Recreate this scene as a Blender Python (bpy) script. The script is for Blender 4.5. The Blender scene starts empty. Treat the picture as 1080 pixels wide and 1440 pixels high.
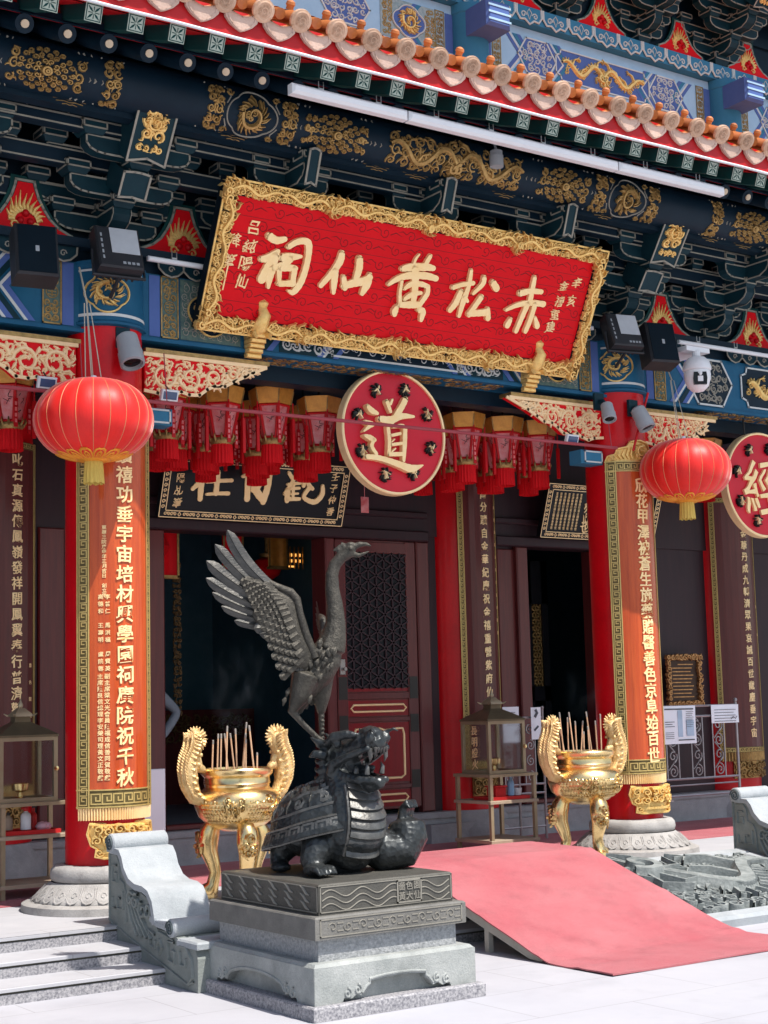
import bpy, math, random
from mathutils import Vector, Matrix

SC = bpy.context.scene
COL = SC.collection
R_ = math.radians
PI = math.pi

# ------------------------------------------------------------------ camera
YAW, PITCH, ROLL = 0.60648665, 0.12567052, -0.02596898
_r = Vector((math.cos(YAW), -math.sin(YAW), 0))
_f = Vector((math.sin(YAW) * math.cos(PITCH), math.cos(YAW) * math.cos(PITCH), math.sin(PITCH)))
_u = _r.cross(_f)
_r2 = math.cos(ROLL) * _r + math.sin(ROLL) * _u
_u2 = -math.sin(ROLL) * _r + math.cos(ROLL) * _u
cam_data = bpy.data.cameras.new('camera')
cam_data.sensor_fit = 'VERTICAL'
cam_data.sensor_height = 36
cam_data.lens = 36 * 2166.6 / 1440
cam_data.clip_start = 0.05
cam_data.clip_end = 2000
cam = bpy.data.objects.new('camera', cam_data)
COL.objects.link(cam)
mw = Matrix((_r2, _u2, -_f)).transposed().to_4x4()
mw.translation = (-4.27402, -9.43390, 1.23102)
cam.matrix_world = mw
SC.camera = cam

# ------------------------------------------------------------------ light
SUN = Vector((0.38, -1.0, 1.92)).normalized()
W = bpy.data.worlds.new('World')
SC.world = W
W.use_nodes = True
wn = W.node_tree
sky = wn.nodes.new('ShaderNodeTexSky')
sky.sky_type = 'NISHITA'
sky.sun_disc = False
sky.sun_elevation = math.asin(SUN.z)
sky.sun_rotation = math.atan2(SUN.x, SUN.y)
sky.air_density = 1.2
sky.dust_density = 2.0
wn.links.new(sky.outputs[0], wn.nodes['Background'].inputs[0])
wn.nodes['Background'].inputs[1].default_value = 0.125
sd = bpy.data.lights.new('sun', 'SUN')
sd.energy = 4.6
sd.angle = R_(0.55)
sd.color = (1.0, 0.95, 0.88)
sun = bpy.data.objects.new('sun', sd)
COL.objects.link(sun)
sun.rotation_euler = SUN.to_track_quat('Z', 'Y').to_euler()
sun.location = (0, -8, 20)
SC.view_settings.view_transform = 'Standard'
SC.view_settings.look = 'None'
SC.view_settings.exposure = 0.52
SC.view_settings.gamma = 1.0

# ------------------------------------------------------------------ materials
MATS = {}


def mat(name, col, rough=0.5, metal=0.0, col2=None, scale=6.0, bump=0.0, bscale=40.0, rnd=0.0, coat=0.0, kind='noise',
        stretch=None, contrast=0.25, trans=0.0, ior=1.45, alpha=1.0, emit=None, estr=0.0, detail=5.0, joint=None, grain=None, stain=None, transl=0.0, crough=0.12, bkind='noise', sheen=0.0, spec=0.3):
    m = bpy.data.materials.new(name)
    m.use_nodes = True
    nt = m.node_tree
    b = nt.nodes['Principled BSDF']
    b.inputs['Roughness'].default_value = rough
    b.inputs['Metallic'].default_value = metal
    b.inputs['IOR'].default_value = ior
    b.inputs['Specular IOR Level'].default_value = spec
    b.inputs['Sheen Roughness'].default_value = 0.35
    b.inputs['Coat Weight'].default_value = coat
    b.inputs['Coat Roughness'].default_value = crough
    b.inputs['Transmission Weight'].default_value = trans
    b.inputs['Alpha'].default_value = alpha
    b.inputs['Sheen Weight'].default_value = sheen
    if emit:
        b.inputs['Emission Color'].default_value = (*emit, 1)
        b.inputs['Emission Strength'].default_value = estr
    if col2 is None:
        col2 = tuple(c * 0.72 for c in col)
    tc = nt.nodes.new('ShaderNodeTexCoord')
    mp = nt.nodes.new('ShaderNodeMapping')
    nt.links.new(tc.outputs['Object'], mp.inputs[0])
    if stretch:
        mp.inputs['Scale'].default_value = stretch

    def tex(k, s, d=detail):
        if k == 'voronoi':
            t = nt.nodes.new('ShaderNodeTexVoronoi')
            t.inputs['Scale'].default_value = s
            nt.links.new(mp.outputs[0], t.inputs['Vector'])
            return t.outputs['Distance']
        if k == 'wave':
            t = nt.nodes.new('ShaderNodeTexWave')
            t.inputs['Scale'].default_value = s
            t.inputs['Distortion'].default_value = 6
            t.inputs['Detail'].default_value = 3
            nt.links.new(mp.outputs[0], t.inputs['Vector'])
            return t.outputs['Fac']
        t = nt.nodes.new('ShaderNodeTexNoise')
        t.inputs['Scale'].default_value = s
        t.inputs['Detail'].default_value = d
        t.inputs['Roughness'].default_value = 0.65
        nt.links.new(mp.outputs[0], t.inputs['Vector'])
        return t.outputs['Fac']
    src = tex(kind, scale)
    rp = nt.nodes.new('ShaderNodeMapRange')
    rp.inputs['From Min'].default_value = 0.5 - contrast
    rp.inputs['From Max'].default_value = 0.5 + contrast
    nt.links.new(src, rp.inputs['Value'])
    mx = nt.nodes.new('ShaderNodeMix')
    mx.data_type = 'RGBA'
    mx.inputs[6].default_value = (*col, 1)
    mx.inputs[7].default_value = (*col2, 1)
    nt.links.new(rp.outputs[0], mx.inputs[0])
    out = mx.outputs[2]
    if rnd:
        oi = nt.nodes.new('ShaderNodeObjectInfo')
        hs = nt.nodes.new('ShaderNodeHueSaturation')
        mr = nt.nodes.new('ShaderNodeMapRange')
        mr.inputs['To Min'].default_value = 1 - rnd
        mr.inputs['To Max'].default_value = 1 + rnd
        nt.links.new(oi.outputs['Random'], mr.inputs['Value'])
        nt.links.new(mr.outputs[0], hs.inputs['Value'])
        nt.links.new(out, hs.inputs['Color'])
        out = hs.outputs[0]
    def times(a, b_):
        ml = nt.nodes.new('ShaderNodeMix')
        ml.data_type = 'RGBA'
        ml.blend_type = 'MULTIPLY'
        ml.inputs[0].default_value = 1.0
        nt.links.new(a, ml.inputs[6])
        nt.links.new(b_, ml.inputs[7])
        return ml.outputs[2]
    for gs in (grain, stain):       # mineral grain, dirt and wear
        if gs:
            gm = nt.nodes.new('ShaderNodeMapRange')
            gm.inputs['From Min'].default_value = gs[2] if len(gs) > 2 else 0.3
            gm.inputs['From Max'].default_value = gs[3] if len(gs) > 3 else 0.7
            gm.inputs['To Min'].default_value = 1.0
            gm.inputs['To Max'].default_value = 1 - gs[1]
            nt.links.new(tex('noise', gs[0], 7), gm.inputs['Value'])
            out = times(out, gm.outputs[0])
    if joint:       # slab joints and old stains
        bk = nt.nodes.new('ShaderNodeTexBrick')
        bk.inputs['Scale'].default_value = 1.0
        bk.inputs['Brick Width'].default_value = joint[0]
        bk.inputs['Row Height'].default_value = joint[1]
        bk.inputs['Mortar Size'].default_value = 0.004
        bk.inputs['Mortar Smooth'].default_value = 0.3
        bk.inputs['Color1'].default_value = (1, 1, 1, 1)
        bk.inputs['Color2'].default_value = (0.97, 0.97, 0.975, 1)
        bk.inputs['Mortar'].default_value = (0.74, 0.73, 0.72, 1)
        nt.links.new(tc.outputs['Object'], bk.inputs['Vector'])
        sn = nt.nodes.new('ShaderNodeMapRange')
        sn.inputs['From Min'].default_value = 0.52
        sn.inputs['From Max'].default_value = 0.72
        sn.inputs['To Min'].default_value = 1.0
        sn.inputs['To Max'].default_value = 0.82
        nt.links.new(tex('noise', 0.9, 8), sn.inputs['Value'])
        out = times(times(out, bk.outputs['Color']), sn.outputs[0])
    nt.links.new(out, b.inputs['Base Color'])
    # uneven gloss
    rr = nt.nodes.new('ShaderNodeMapRange')
    rr.inputs['To Min'].default_value = max(0.03, rough - 0.10)
    rr.inputs['To Max'].default_value = min(1, rough + 0.12)
    nt.links.new(tex('noise', 3.1), rr.inputs['Value'])
    nt.links.new(rr.outputs[0], b.inputs['Roughness'])
    if bump:
        bp = nt.nodes.new('ShaderNodeBump')
        bp.inputs['Strength'].default_value = min(1, bump)
        bp.inputs['Distance'].default_value = 0.01 * max(1, bump)
        nt.links.new(tex(bkind, bscale), bp.inputs['Height'])
        nt.links.new(bp.outputs[0], b.inputs['Normal'])
    if transl:      # thin cloth or paper that lets light through
        tl = nt.nodes.new('ShaderNodeBsdfTranslucent')
        nt.links.new(out, tl.inputs['Color'])
        ms = nt.nodes.new('ShaderNodeMixShader')
        ms.inputs[0].default_value = transl
        nt.links.new(b.outputs[0], ms.inputs[1])
        nt.links.new(tl.outputs[0], ms.inputs[2])
        nt.links.new(ms.outputs[0], nt.nodes['Material Output'].inputs['Surface'])
    MATS[name] = m
    return m


mat('red_lacquer', (0.68, 0.003, 0.009), 0.34, col2=(0.54, 0.003, 0.008), scale=2.5, bump=0.12, bscale=9, coat=0.14, spec=0.25, stain=(1.7, .22, .5, .75), grain=(40, .08))
mat('red_board', (0.74, 0.005, 0.011), 0.5, col2=(0.62, 0.004, 0.010), scale=3, bump=0.1, bscale=20, spec=0.15)
mat('red_dark', (0.60, 0.007, 0.012), 0.45, col2=(0.42, 0.006, 0.010), scale=5, spec=0.25)
mat('red_fascia', (0.46, 0.010, 0.012), 0.42, col2=(0.36, 0.008, 0.01), scale=3)
mat('red_line', (0.22, 0.003, 0.006), 0.5)
mat('couplet_wood', (0.55, 0.092, 0.021), 0.24, col2=(0.36, 0.046, 0.013), scale=4, contrast=0.2, stretch=(7, 7, 0.4), coat=0.35, bump=0.08, bscale=14, stain=(1.6, .2, .5, .75))
mat('maroon_wood', (0.12, 0.024, 0.022), 0.32, col2=(0.07, 0.015, 0.016), scale=4, stretch=(8, 8, 0.5), coat=0.15, spec=0.3)
mat('door_wood', (0.135, 0.026, 0.024), 0.36, col2=(0.08, 0.017, 0.019), scale=4, stretch=(8, 8, 0.6), coat=0.14, spec=0.35)
mat('door_red', (0.24, 0.008, 0.012), 0.36, col2=(0.15, 0.007, 0.010), scale=4, spec=0.3, stretch=(6, 6, .6))
mat('lintel_wood', (0.040, 0.018, 0.022), 0.45, col2=(0.024, 0.013, 0.018), scale=4, spec=0.3, stretch=(5, 5, .6))
mat('black_lacquer', (0.007, 0.008, 0.011), 0.35, col2=(0.011, 0.012, 0.015), scale=5, spec=0.2)
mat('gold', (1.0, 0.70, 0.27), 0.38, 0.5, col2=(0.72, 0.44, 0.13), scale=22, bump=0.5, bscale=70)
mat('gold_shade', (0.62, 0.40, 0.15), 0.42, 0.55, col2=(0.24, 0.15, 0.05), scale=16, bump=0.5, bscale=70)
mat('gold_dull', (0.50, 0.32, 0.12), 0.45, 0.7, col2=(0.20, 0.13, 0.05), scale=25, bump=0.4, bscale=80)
mat('gold_pale', (0.98, 0.76, 0.44), 0.42, 0.3, col2=(0.88, 0.64, 0.32), scale=14, bump=0.1, bscale=50)
mat('gold_text', (1.0, 0.77, 0.42), 0.42, 0.2, col2=(0.94, 0.66, 0.30), scale=9)
mat('gold_key', (0.70, 0.52, 0.20), 0.42, 0.55, col2=(0.52, 0.38, 0.14), scale=30)
mat('key_ground', (0.16, 0.12, 0.045), 0.5, 0.3, col2=(0.10, 0.075, 0.03), scale=20)
mat('brass', (0.94, 0.72, 0.37), 0.24, 0.97, col2=(0.84, 0.57, 0.24), scale=5, bump=0.14, bscale=26, stain=(4, .35, .52, .72))
mat('brass_carved', (0.93, 0.70, 0.34), 0.30, 1.0, col2=(0.50, 0.31, 0.11), scale=30, bump=1.0, bscale=34, bkind='voronoi')
mat('brass_pale', (0.82, 0.61, 0.32), 0.45, 0.6, col2=(0.58, 0.38, 0.16), scale=18, bump=0.7, bscale=60)
mat('navy', (0.0055, 0.019, 0.034), 0.5, col2=(0.0035, 0.013, 0.024), scale=5, spec=0.2)
mat('navy_deep', (0.003, 0.010, 0.017), 0.6, col2=(0.002, 0.007, 0.012), scale=5, spec=0.12)
mat('teal', (0.006, 0.034, 0.046), 0.5, col2=(0.004, 0.022, 0.033), scale=6, spec=0.2)
mat('green_paint', (0.008, 0.055, 0.052), 0.5, col2=(0.005, 0.038, 0.038), scale=6, spec=0.15)
mat('edge_line', (0.36, 0.34, 0.28), 0.55, 0.1, col2=(0.22, 0.21, 0.18), scale=14, spec=0.2)
mat('blue_paint', (0.014, 0.11, 0.20), 0.48, col2=(0.009, 0.075, 0.155), scale=4, spec=0.2)
mat('blue_bright', (0.045, 0.20, 0.33), 0.5, col2=(0.032, 0.155, 0.27), scale=4, spec=0.2)
mat('periwinkle', (0.09, 0.15, 0.38), 0.5, col2=(0.07, 0.12, 0.32), scale=5, spec=0.15)
mat('sky_blue', (0.38, 0.56, 0.72), 0.45, col2=(0.30, 0.48, 0.65), scale=5, spec=0.2)
mat('olive_panel', (0.10, 0.15, 0.12), 0.5, col2=(0.055, 0.10, 0.10), scale=30, contrast=0.12)
mat('grey_panel', (0.34, 0.40, 0.40), 0.5, col2=(0.22, 0.30, 0.32), scale=30, contrast=0.12)
mat('white_line', (0.62, 0.64, 0.62), 0.5, col2=(0.5, 0.52, 0.52), scale=12)
mat('rafter_end', (0.42, 0.47, 0.40), 0.5, col2=(0.32, 0.39, 0.33), scale=14)
mat('cream_scroll', (0.95, 0.70, 0.42), 0.5, 0.1, col2=(0.85, 0.58, 0.30), scale=16)
mat('tile_glaze', (0.55, 0.19, 0.055), 0.32, col2=(0.34, 0.10, 0.03), scale=7, coat=0.25, rnd=0.22, bump=0.2, bscale=25, contrast=0.2)
mat('tile_face', (0.62, 0.42, 0.30), 0.45, col2=(0.44, 0.25, 0.15), scale=10, rnd=0.16, bump=0.4, bscale=60, contrast=0.2)
mat('tile_pale', (0.66, 0.48, 0.40), 0.45, col2=(0.50, 0.33, 0.25), scale=10, rnd=0.14, bump=0.4, bscale=60, contrast=0.22)
mat('red_disc', (0.60, 0.010, 0.028), 0.4, col2=(0.52, 0.008, 0.024), scale=3, spec=0.35)
mat('hall_gold', (0.20, 0.12, 0.05), 0.5, 0.4, col2=(0.10, 0.06, 0.025), scale=20)
mat('lantern_red', (0.92, 0.014, 0.006), 0.52, col2=(0.78, 0.008, 0.004), scale=1.6, contrast=0.14, sheen=0.7, bump=0.16, bscale=30, spec=0.6, stretch=(4, 4, .6), transl=0.30, coat=0.25, crough=0.4)
mat('lantern_seam', (0.72, 0.26, 0.12), 0.5)
mat('lantern_gold', (0.85, 0.38, 0.05), 0.36, 0.3, col2=(0.74, 0.26, 0.03), scale=20)
mat('tassel', (0.72, 0.52, 0.12), 0.7, col2=(0.5, 0.36, 0.08), scale=40, stretch=(6, 6, 0.4))
mat('cord', (0.55, 0.50, 0.40), 0.7)
mat('skirt_red', (0.85, 0.007, 0.013), 0.7, col2=(0.60, 0.005, 0.010), scale=30, stretch=(5, 5, 0.3), transl=0.25)
mat('palace_gold', (0.80, 0.38, 0.07), 0.34, 0.3, col2=(0.55, 0.22, 0.04), scale=20, spec=0.5, transl=0.15)
mat('palace_pane', (0.95, 0.46, 0.46), 0.3, col2=(0.85, 0.16, 0.17), scale=16, contrast=0.16, spec=0.5, transl=0.4)
mat('ink', (0.06, 0.012, 0.015), 0.6)
mat('granite', (0.44, 0.44, 0.46), 0.75, col2=(0.37, 0.37, 0.395), scale=3, bump=0.1, bscale=150, joint=(1.5, 0.75))
mat('granite_riser', (0.42, 0.41, 0.42), 0.8, col2=(0.13, 0.13, 0.15), scale=75, contrast=0.16, bump=0.2, bscale=90)
mat('nosing_shade', (0.10, 0.095, 0.075), 0.8, col2=(0.06, 0.058, 0.048), scale=25)  # shadow line under each step nosing, painted in as a dark strip
mat('paving', (0.43, 0.43, 0.46), 0.72, col2=(0.375, 0.375, 0.41), scale=1.4, bump=0.1, bscale=160, joint=(1.2, 0.6))
mat('wall_stone', (0.40, 0.395, 0.405), 0.7, col2=(0.29, 0.287, 0.297), scale=7, bump=0.2, bscale=60, grain=(170, .22), stain=(2.6, .30, .5, .75))
mat('base_stone', (0.45, 0.435, 0.42), 0.72, col2=(0.31, 0.295, 0.285), scale=8, bump=0.4, bscale=90, grain=(150, .18), stain=(4, .25, .5, .75))
mat('carved_stone', (0.32, 0.342, 0.322), 0.78, col2=(0.19, 0.215, 0.205), scale=7, bump=0.5, bscale=95, grain=(170, .22), stain=(2.6, .30, .5, .75))
mat('carved_line', (0.10, 0.125, 0.13), 0.8)
mat('scroll_top', (0.43, 0.455, 0.475), 0.78, col2=(0.33, 0.36, 0.38), scale=9, bump=0.5, bscale=95, grain=(170, .16), stain=(3.0, .22, .5, .75))
mat('rough_stone', (0.40, 0.41, 0.42), 0.85, col2=(0.20, 0.21, 0.215), scale=60, contrast=0.2, bump=1.0, bscale=45)
mat('cap_stone', (0.21, 0.203, 0.186), 0.6, col2=(0.13, 0.127, 0.118), scale=9, bump=0.4, bscale=110, grain=(170, .22), stain=(2.6, .30, .5, .75))
mat('wave_stone', (0.120, 0.115, 0.100), 0.52, 0.25, col2=(0.075, 0.073, 0.066), scale=9, bump=0.4, bscale=110, grain=(170, .22))
mat('cap_line', (0.25, 0.235, 0.20), 0.6, col2=(0.19, 0.18, 0.155), scale=20)
mat('plinth_stone', (0.45, 0.465, 0.45), 0.75, col2=(0.25, 0.27, 0.262), scale=5, bump=0.4, bscale=95, grain=(170, .22), stain=(2.6, .30, .5, .75))
mat('relief_stone', (0.36, 0.385, 0.375), 0.8, col2=(0.12, 0.14, 0.14), scale=11, contrast=0.25, bump=0.6, bscale=45, grain=(170, .22), stain=(2.6, .30, .5, .75))
mat('carpet', (0.50, 0.185, 0.20), 0.92, col2=(0.44, 0.10, 0.12), scale=1.3, contrast=0.20, bump=0.7, bscale=230, sheen=0.12, detail=6, grain=(90, .16), stain=(5, .16, .50, .70))
mat('plywood', (0.40, 0.385, 0.34), 0.7, col2=(0.30, 0.285, 0.25), scale=8)
mat('bronze', (0.070, 0.074, 0.074), 0.38, 0.55, col2=(0.028, 0.034, 0.038), scale=12, bump=0.55, bscale=34, bkind='voronoi', grain=(60, .3))
mat('bronze_scale', (0.085, 0.092, 0.095), 0.36, 0.6, col2=(0.03, 0.037, 0.042), scale=9, bump=0.5, bscale=46, bkind='voronoi')
mat('bronze_worn', (0.15, 0.147, 0.138), 0.36, 0.55, col2=(0.06, 0.06, 0.058), scale=16, bump=0.5, bscale=30)
mat('bronze_green', (0.105, 0.095, 0.078), 0.44, 0.45, col2=(0.048, 0.045, 0.038), scale=22, bump=0.7, bscale=60, grain=(80, .35))
mat('bronze_feather', (0.120, 0.113, 0.103), 0.36, 0.55, col2=(0.050, 0.053, 0.053), scale=12, bump=0.4, bscale=40, stretch=(1, 1, 3), grain=(60, .3))
mat('steel', (0.40, 0.38, 0.36), 0.35, 0.8)
mat('bronze_frame', (0.46, 0.38, 0.25), 0.36, 0.45, col2=(0.34, 0.27, 0.17))
mat('shelf_wood', (0.42, 0.33, 0.24), 0.5)
mat('lid_bronze', (0.22, 0.18, 0.11), 0.4, 0.5, col2=(0.15, 0.12, 0.075))
mat('dark_iron', (0.045, 0.043, 0.040), 0.4, 0.5)
mat('glass', (0.9, 0.95, 0.95), 0.05, trans=1.0, col2=(0.88, 0.93, 0.93))
mat('grey_metal', (0.40, 0.38, 0.39), 0.4, 0.6)
mat('black_plastic', (0.018, 0.020, 0.024), 0.45, col2=(0.028, 0.03, 0.034), scale=8)
mat('lamp_window', (0.55, 0.57, 0.60), 0.35, col2=(0.40, 0.42, 0.45), scale=4)
mat('white_plastic', (0.74, 0.75, 0.77), 0.38, col2=(0.68, 0.69, 0.71), scale=3)
mat('grey_plastic', (0.34, 0.36, 0.38), 0.4, col2=(0.28, 0.30, 0.32), scale=4)
mat('lens', (0.01, 0.01, 0.012), 0.08)
mat('led_blue', (0.06, 0.10, 0.20), 0.15, coat=0.6)
mat('paper', (0.80, 0.81, 0.86), 0.7, col2=(0.74, 0.76, 0.82), scale=4)
mat('print_blue', (0.45, 0.58, 0.72), 0.7)
mat('print_dark', (0.10, 0.10, 0.12), 0.7)
mat('incense', (0.52, 0.30, 0.17), 0.8, col2=(0.62, 0.42, 0.28), scale=30, rnd=0.2)
mat('ash', (0.34, 0.31, 0.28), 0.95)
mat('tray_red', (0.60, 0.03, 0.03), 0.35)
mat('bottle_white', (0.75, 0.76, 0.78), 0.35)
mat('bottle_blue', (0.25, 0.42, 0.62), 0.3)
mat('cloth_pink', (0.75, 0.45, 0.50), 0.8)
mat('hall_haze', (0.09, 0.20, 0.27), 0.7, col2=(0.05, 0.14, 0.20))  # bluish haze and glass reflection of the doorway put into the wall colour
mat('hall_floor', (0.14, 0.16, 0.18), 0.35)
mat('shirt', (0.24, 0.28, 0.32), 0.85)
mat('skin', (0.40, 0.24, 0.17), 0.6)
mat('rod_red', (0.34, 0.06, 0.075), 0.5, col2=(0.28, 0.045, 0.055))
mat('pearl', (0.75, 0.62, 0.45), 0.5, col2=(0.6, 0.48, 0.33), scale=14)
mat('hair', (0.012, 0.011, 0.010), 0.6)
mat('trousers', (0.03, 0.04, 0.06), 0.8)
mat('bronze_plaque', (0.055, 0.030, 0.020), 0.4, 0.4)
mat('copper_frame', (0.62, 0.34, 0.14), 0.42, 0.7, col2=(0.30, 0.14, 0.05), scale=30, bump=0.6, bscale=60)


# ------------------------------------------------------------------ mesh tools
class MB:
    def __init__(self):
        self.v, self.f, self.m = [], [], []

    def add(self, verts, faces, mi=0):
        n = len(self.v)
        self.v.extend([tuple(p) for p in verts])
        for f in faces:
            self.f.append([i + n for i in f])
            self.m.append(mi)

    def box(self, x0, x1, y0, y1, z0, z1, mi=0):
        self.obox(lambda u, v, w: (u, v, w), x0, x1, y0, y1, z0, z1, mi)

    def obox(self, fn, u0, u1, v0, v1, w0, w1, mi=0, b=0.0):
        p = [fn(u, v, w) for w in (w0, w1) for v in (v0, v1) for u in (u0, u1)]
        self.add(p, [(0, 2, 3, 1), (4, 5, 7, 6), (0, 1, 5, 4), (2, 6, 7, 3), (0, 4, 6, 2), (1, 3, 7, 5)], mi)

    def bbox(self, fn, u0, u1, v0, v1, w0, w1, c, mi=0):
        """box with its front edges chamfered by c"""
        def ring(d, w):
            return [fn(u0 + d, v0 + d, w), fn(u1 - d, v0 + d, w), fn(u1 - d, v1 - d, w), fn(u0 + d, v1 - d, w)]
        p = ring(0, w0) + ring(0, w1 - c) + ring(c, w1)
        f = [(3, 2, 1, 0), (8, 9, 10, 11)]
        for k in (0, 4):
            for i in range(4):
                j = (i + 1) % 4
                f.append((k + i, k + j, k + 4 + j, k + 4 + i))
        self.add(p, f, mi)

    def prism(self, fn, poly, w0, w1, mi=0, mside=None):
        n = len(poly)
        p = [fn(a, b, w0) for a, b in poly] + [fn(a, b, w1) for a, b in poly]
        self.add(p, [list(range(n))[::-1], list(range(n, 2 * n))], mi)
        self.add(p, [(i, (i + 1) % n, n + (i + 1) % n, n + i) for i in range(n)], mi if mside is None else mside)

    def lathe(self, prof, n=24, c=(0, 0), a0=0.0, a1=2 * PI, mi=0, fn=None):
        full = abs(a1 - a0 - 2 * PI) < 1e-6
        m = n if full else n + 1
        vs = []
        for r, z in prof:
            for i in range(m):
                a = a0 + (a1 - a0) * i / n
                q = (c[0] + r * math.cos(a), c[1] + r * math.sin(a), z)
                vs.append(fn(*q) if fn else q)
        fs = []
        for k in range(len(prof) - 1):
            for i in range(n):
                j = (i + 1) % m
                fs.append((k * m + i, k * m + j, (k + 1) * m + j, (k + 1) * m + i))
        self.add(vs, fs, mi)

    def tube(self, pts, r, n=6, mi=0, cap=True, flat=None):
        """round tube; r a number or a list; flat=(Vector,k) squashes along an axis"""
        pts = [Vector(p) for p in pts]
        k = len(pts)
        rs = [r] * k if isinstance(r, (int, float)) else r
        vs, fs = [], []
        t0 = (pts[1] - pts[0]).normalized()
        a = Vector((0, 0, 1)) if abs(t0.z) < 0.9 else Vector((1, 0, 0))
        x = t0.cross(a).normalized()
        for i in range(k):
            t = (pts[min(k - 1, i + 1)] - pts[max(0, i - 1)]).normalized()
            x = (x - t * x.dot(t)).normalized()
            y = t.cross(x)
            for j in range(n):
                an = 2 * PI * j / n
                o = (x * math.cos(an) + y * math.sin(an)) * rs[i]
                if flat:
                    o = o - flat[0] * (o.dot(flat[0]) * (1 - flat[1]))
                vs.append(pts[i] + o)
        for i in range(k - 1):
            for j in range(n):
                q = (j + 1) % n
                fs.append((i * n + j, i * n + q, (i + 1) * n + q, (i + 1) * n + j))
        if cap:
            e0 = len(vs)
            vs.append(pts[0] - t0 * rs[0] * 0.5)
            te = (pts[-1] - pts[-2]).normalized()
            vs.append(pts[-1] + te * rs[-1] * 0.5)
            for j in range(n):
                q = (j + 1) % n
                fs.append((e0, q, j))
                fs.append((e0 + 1, (k - 1) * n + j, (k - 1) * n + q))
        self.add(vs, fs, mi)

    def ball(self, c, r, n=12, mi=0, axes=None):
        """ellipsoid; r=(ra,rb,rc) along axes"""
        if isinstance(r, (int, float)):
            r = (r, r, r)
        ax = axes or (Vector((1, 0, 0)), Vector((0, 1, 0)), Vector((0, 0, 1)))
        c = Vector(c)
        vs, fs = [], []
        h = n // 2
        vs.append(c - ax[2] * r[2])
        for i in range(1, h):
            ph = -PI / 2 + PI * i / h
            for j in range(n):
                t = 2 * PI * j / n
                vs.append(c + ax[0] * (r[0] * math.cos(ph) * math.cos(t)) + ax[1] * (r[1] * math.cos(ph) * math.sin(t)) + ax[2] * (r[2] * math.sin(ph)))
        vs.append(c + ax[2] * r[2])
        e = len(vs) - 1
        for j in range(n):
            q = (j + 1) % n
            fs.append((0, 1 + q, 1 + j))
            fs.append((e, 1 + (h - 2) * n + j, 1 + (h - 2) * n + q))
        for i in range(h - 2):
            for j in range(n):
                q = (j + 1) % n
                fs.append((1 + i * n + j, 1 + i * n + q, 1 + (i + 1) * n + q, 1 + (i + 1) * n + j))
        self.add(vs, fs, mi)

    def ribbon(self, fn, pts, wd, h, mi=0, closed=False):
        """raised line with a ridge on a surface fn(u,v,w)"""
        k = len(pts)
        ws = [wd] * k if isinstance(wd, (int, float)) else wd
        vs, fs = [], []
        for i, (u, v) in enumerate(pts):
            if closed:
                a, b = pts[i - 1], pts[(i + 1) % k]
            else:
                a, b = pts[max(0, i - 1)], pts[min(k - 1, i + 1)]
            dx, dy = b[0] - a[0], b[1] - a[1]
            L = math.hypot(dx, dy) or 1
            nx, ny = -dy / L, dx / L
            e = ws[i] / 2
            vs += [fn(u + nx * e, v + ny * e, 0), fn(u + nx * e * 0.45, v + ny * e * 0.45, h), fn(u - nx * e * 0.45, v - ny * e * 0.45, h), fn(u - nx * e, v - ny * e, 0)]
        for i in range(k if closed else k - 1):
            j = (i + 1) % k
            for s in range(3):
                fs.append((i * 4 + s, j * 4 + s, j * 4 + s + 1, i * 4 + s + 1))
        self.add(vs, fs, mi)

    def grid(self, fn, nu, nv, mi=0):
        vs = [fn(i / nu, j / nv) for j in range(nv + 1) for i in range(nu + 1)]
        m = nu + 1
        self.add(vs, [(j * m + i, j * m + i + 1, (j + 1) * m + i + 1, (j + 1) * m + i) for j in range(nv) for i in range(nu)], mi)

    def mesh(self, name, mats, smooth=None):
        me = bpy.data.meshes.new(name)
        me.from_pydata(self.v, [], self.f)
        if isinstance(mats, str):
            mats = [mats]
        for k in mats:
            me.materials.append(MATS[k])
        me.polygons.foreach_set('material_index', self.m)
        if smooth:
            me.polygons.foreach_set('use_smooth', [True] * len(self.f))
            me.update()
            me.set_sharp_from_angle(angle=R_(smooth))
        me.update()
        return me

    def build(self, name, mats, parent=None, smooth=None):
        return link(name, self.mesh(name, mats, smooth), parent)


def link(name, me, parent=None):
    o = bpy.data.objects.new(name, me)
    COL.objects.link(o)
    if parent is not None:
        o.parent = parent
        o.matrix_parent_inverse = wm(parent).inverted()
    return o


def wm(o):
    m = Matrix.Translation(o.location)
    if o.parent is not None:
        return wm(o.parent) @ o.matrix_parent_inverse @ m
    return m


def tag(o, label, cat, group=None, kind=None):
    if label:
        o['label'] = label
    if cat:
        o['category'] = cat
    if group:
        o['group'] = group
    if kind:
        o['kind'] = kind
    return o


def thing(name, label, cat, loc, group=None):
    o = bpy.data.objects.new(name, None)
    COL.objects.link(o)
    o.empty_display_size = 0.1
    o.location = loc
    return tag(o, label, cat, group)


KIDS = None


def copy_tree(o, d, label=None, parent=None):
    """copy a thing or part with its parts, shifted by d"""
    c = o.copy()
    COL.objects.link(c)
    if parent is None:
        c.location = o.location + Vector(d)
        if label:
            c['label'] = label
    else:
        c.parent = parent
        c.matrix_parent_inverse = o.matrix_parent_inverse.copy()
    for ch in [k for k in bpy.data.objects if k.parent == o]:
        copy_tree(ch, d, None, c)
    return c


def shift_part(o, d):
    """a second piece of the same thing"""
    c = o.copy()
    COL.objects.link(c)
    c.location = o.location + Vector(d)
    for ch in [k for k in bpy.data.objects if k.parent == o]:
        s = ch.copy()
        COL.objects.link(s)
        s.parent = c
        s.matrix_parent_inverse = ch.matrix_parent_inverse.copy()
    return c


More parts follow.
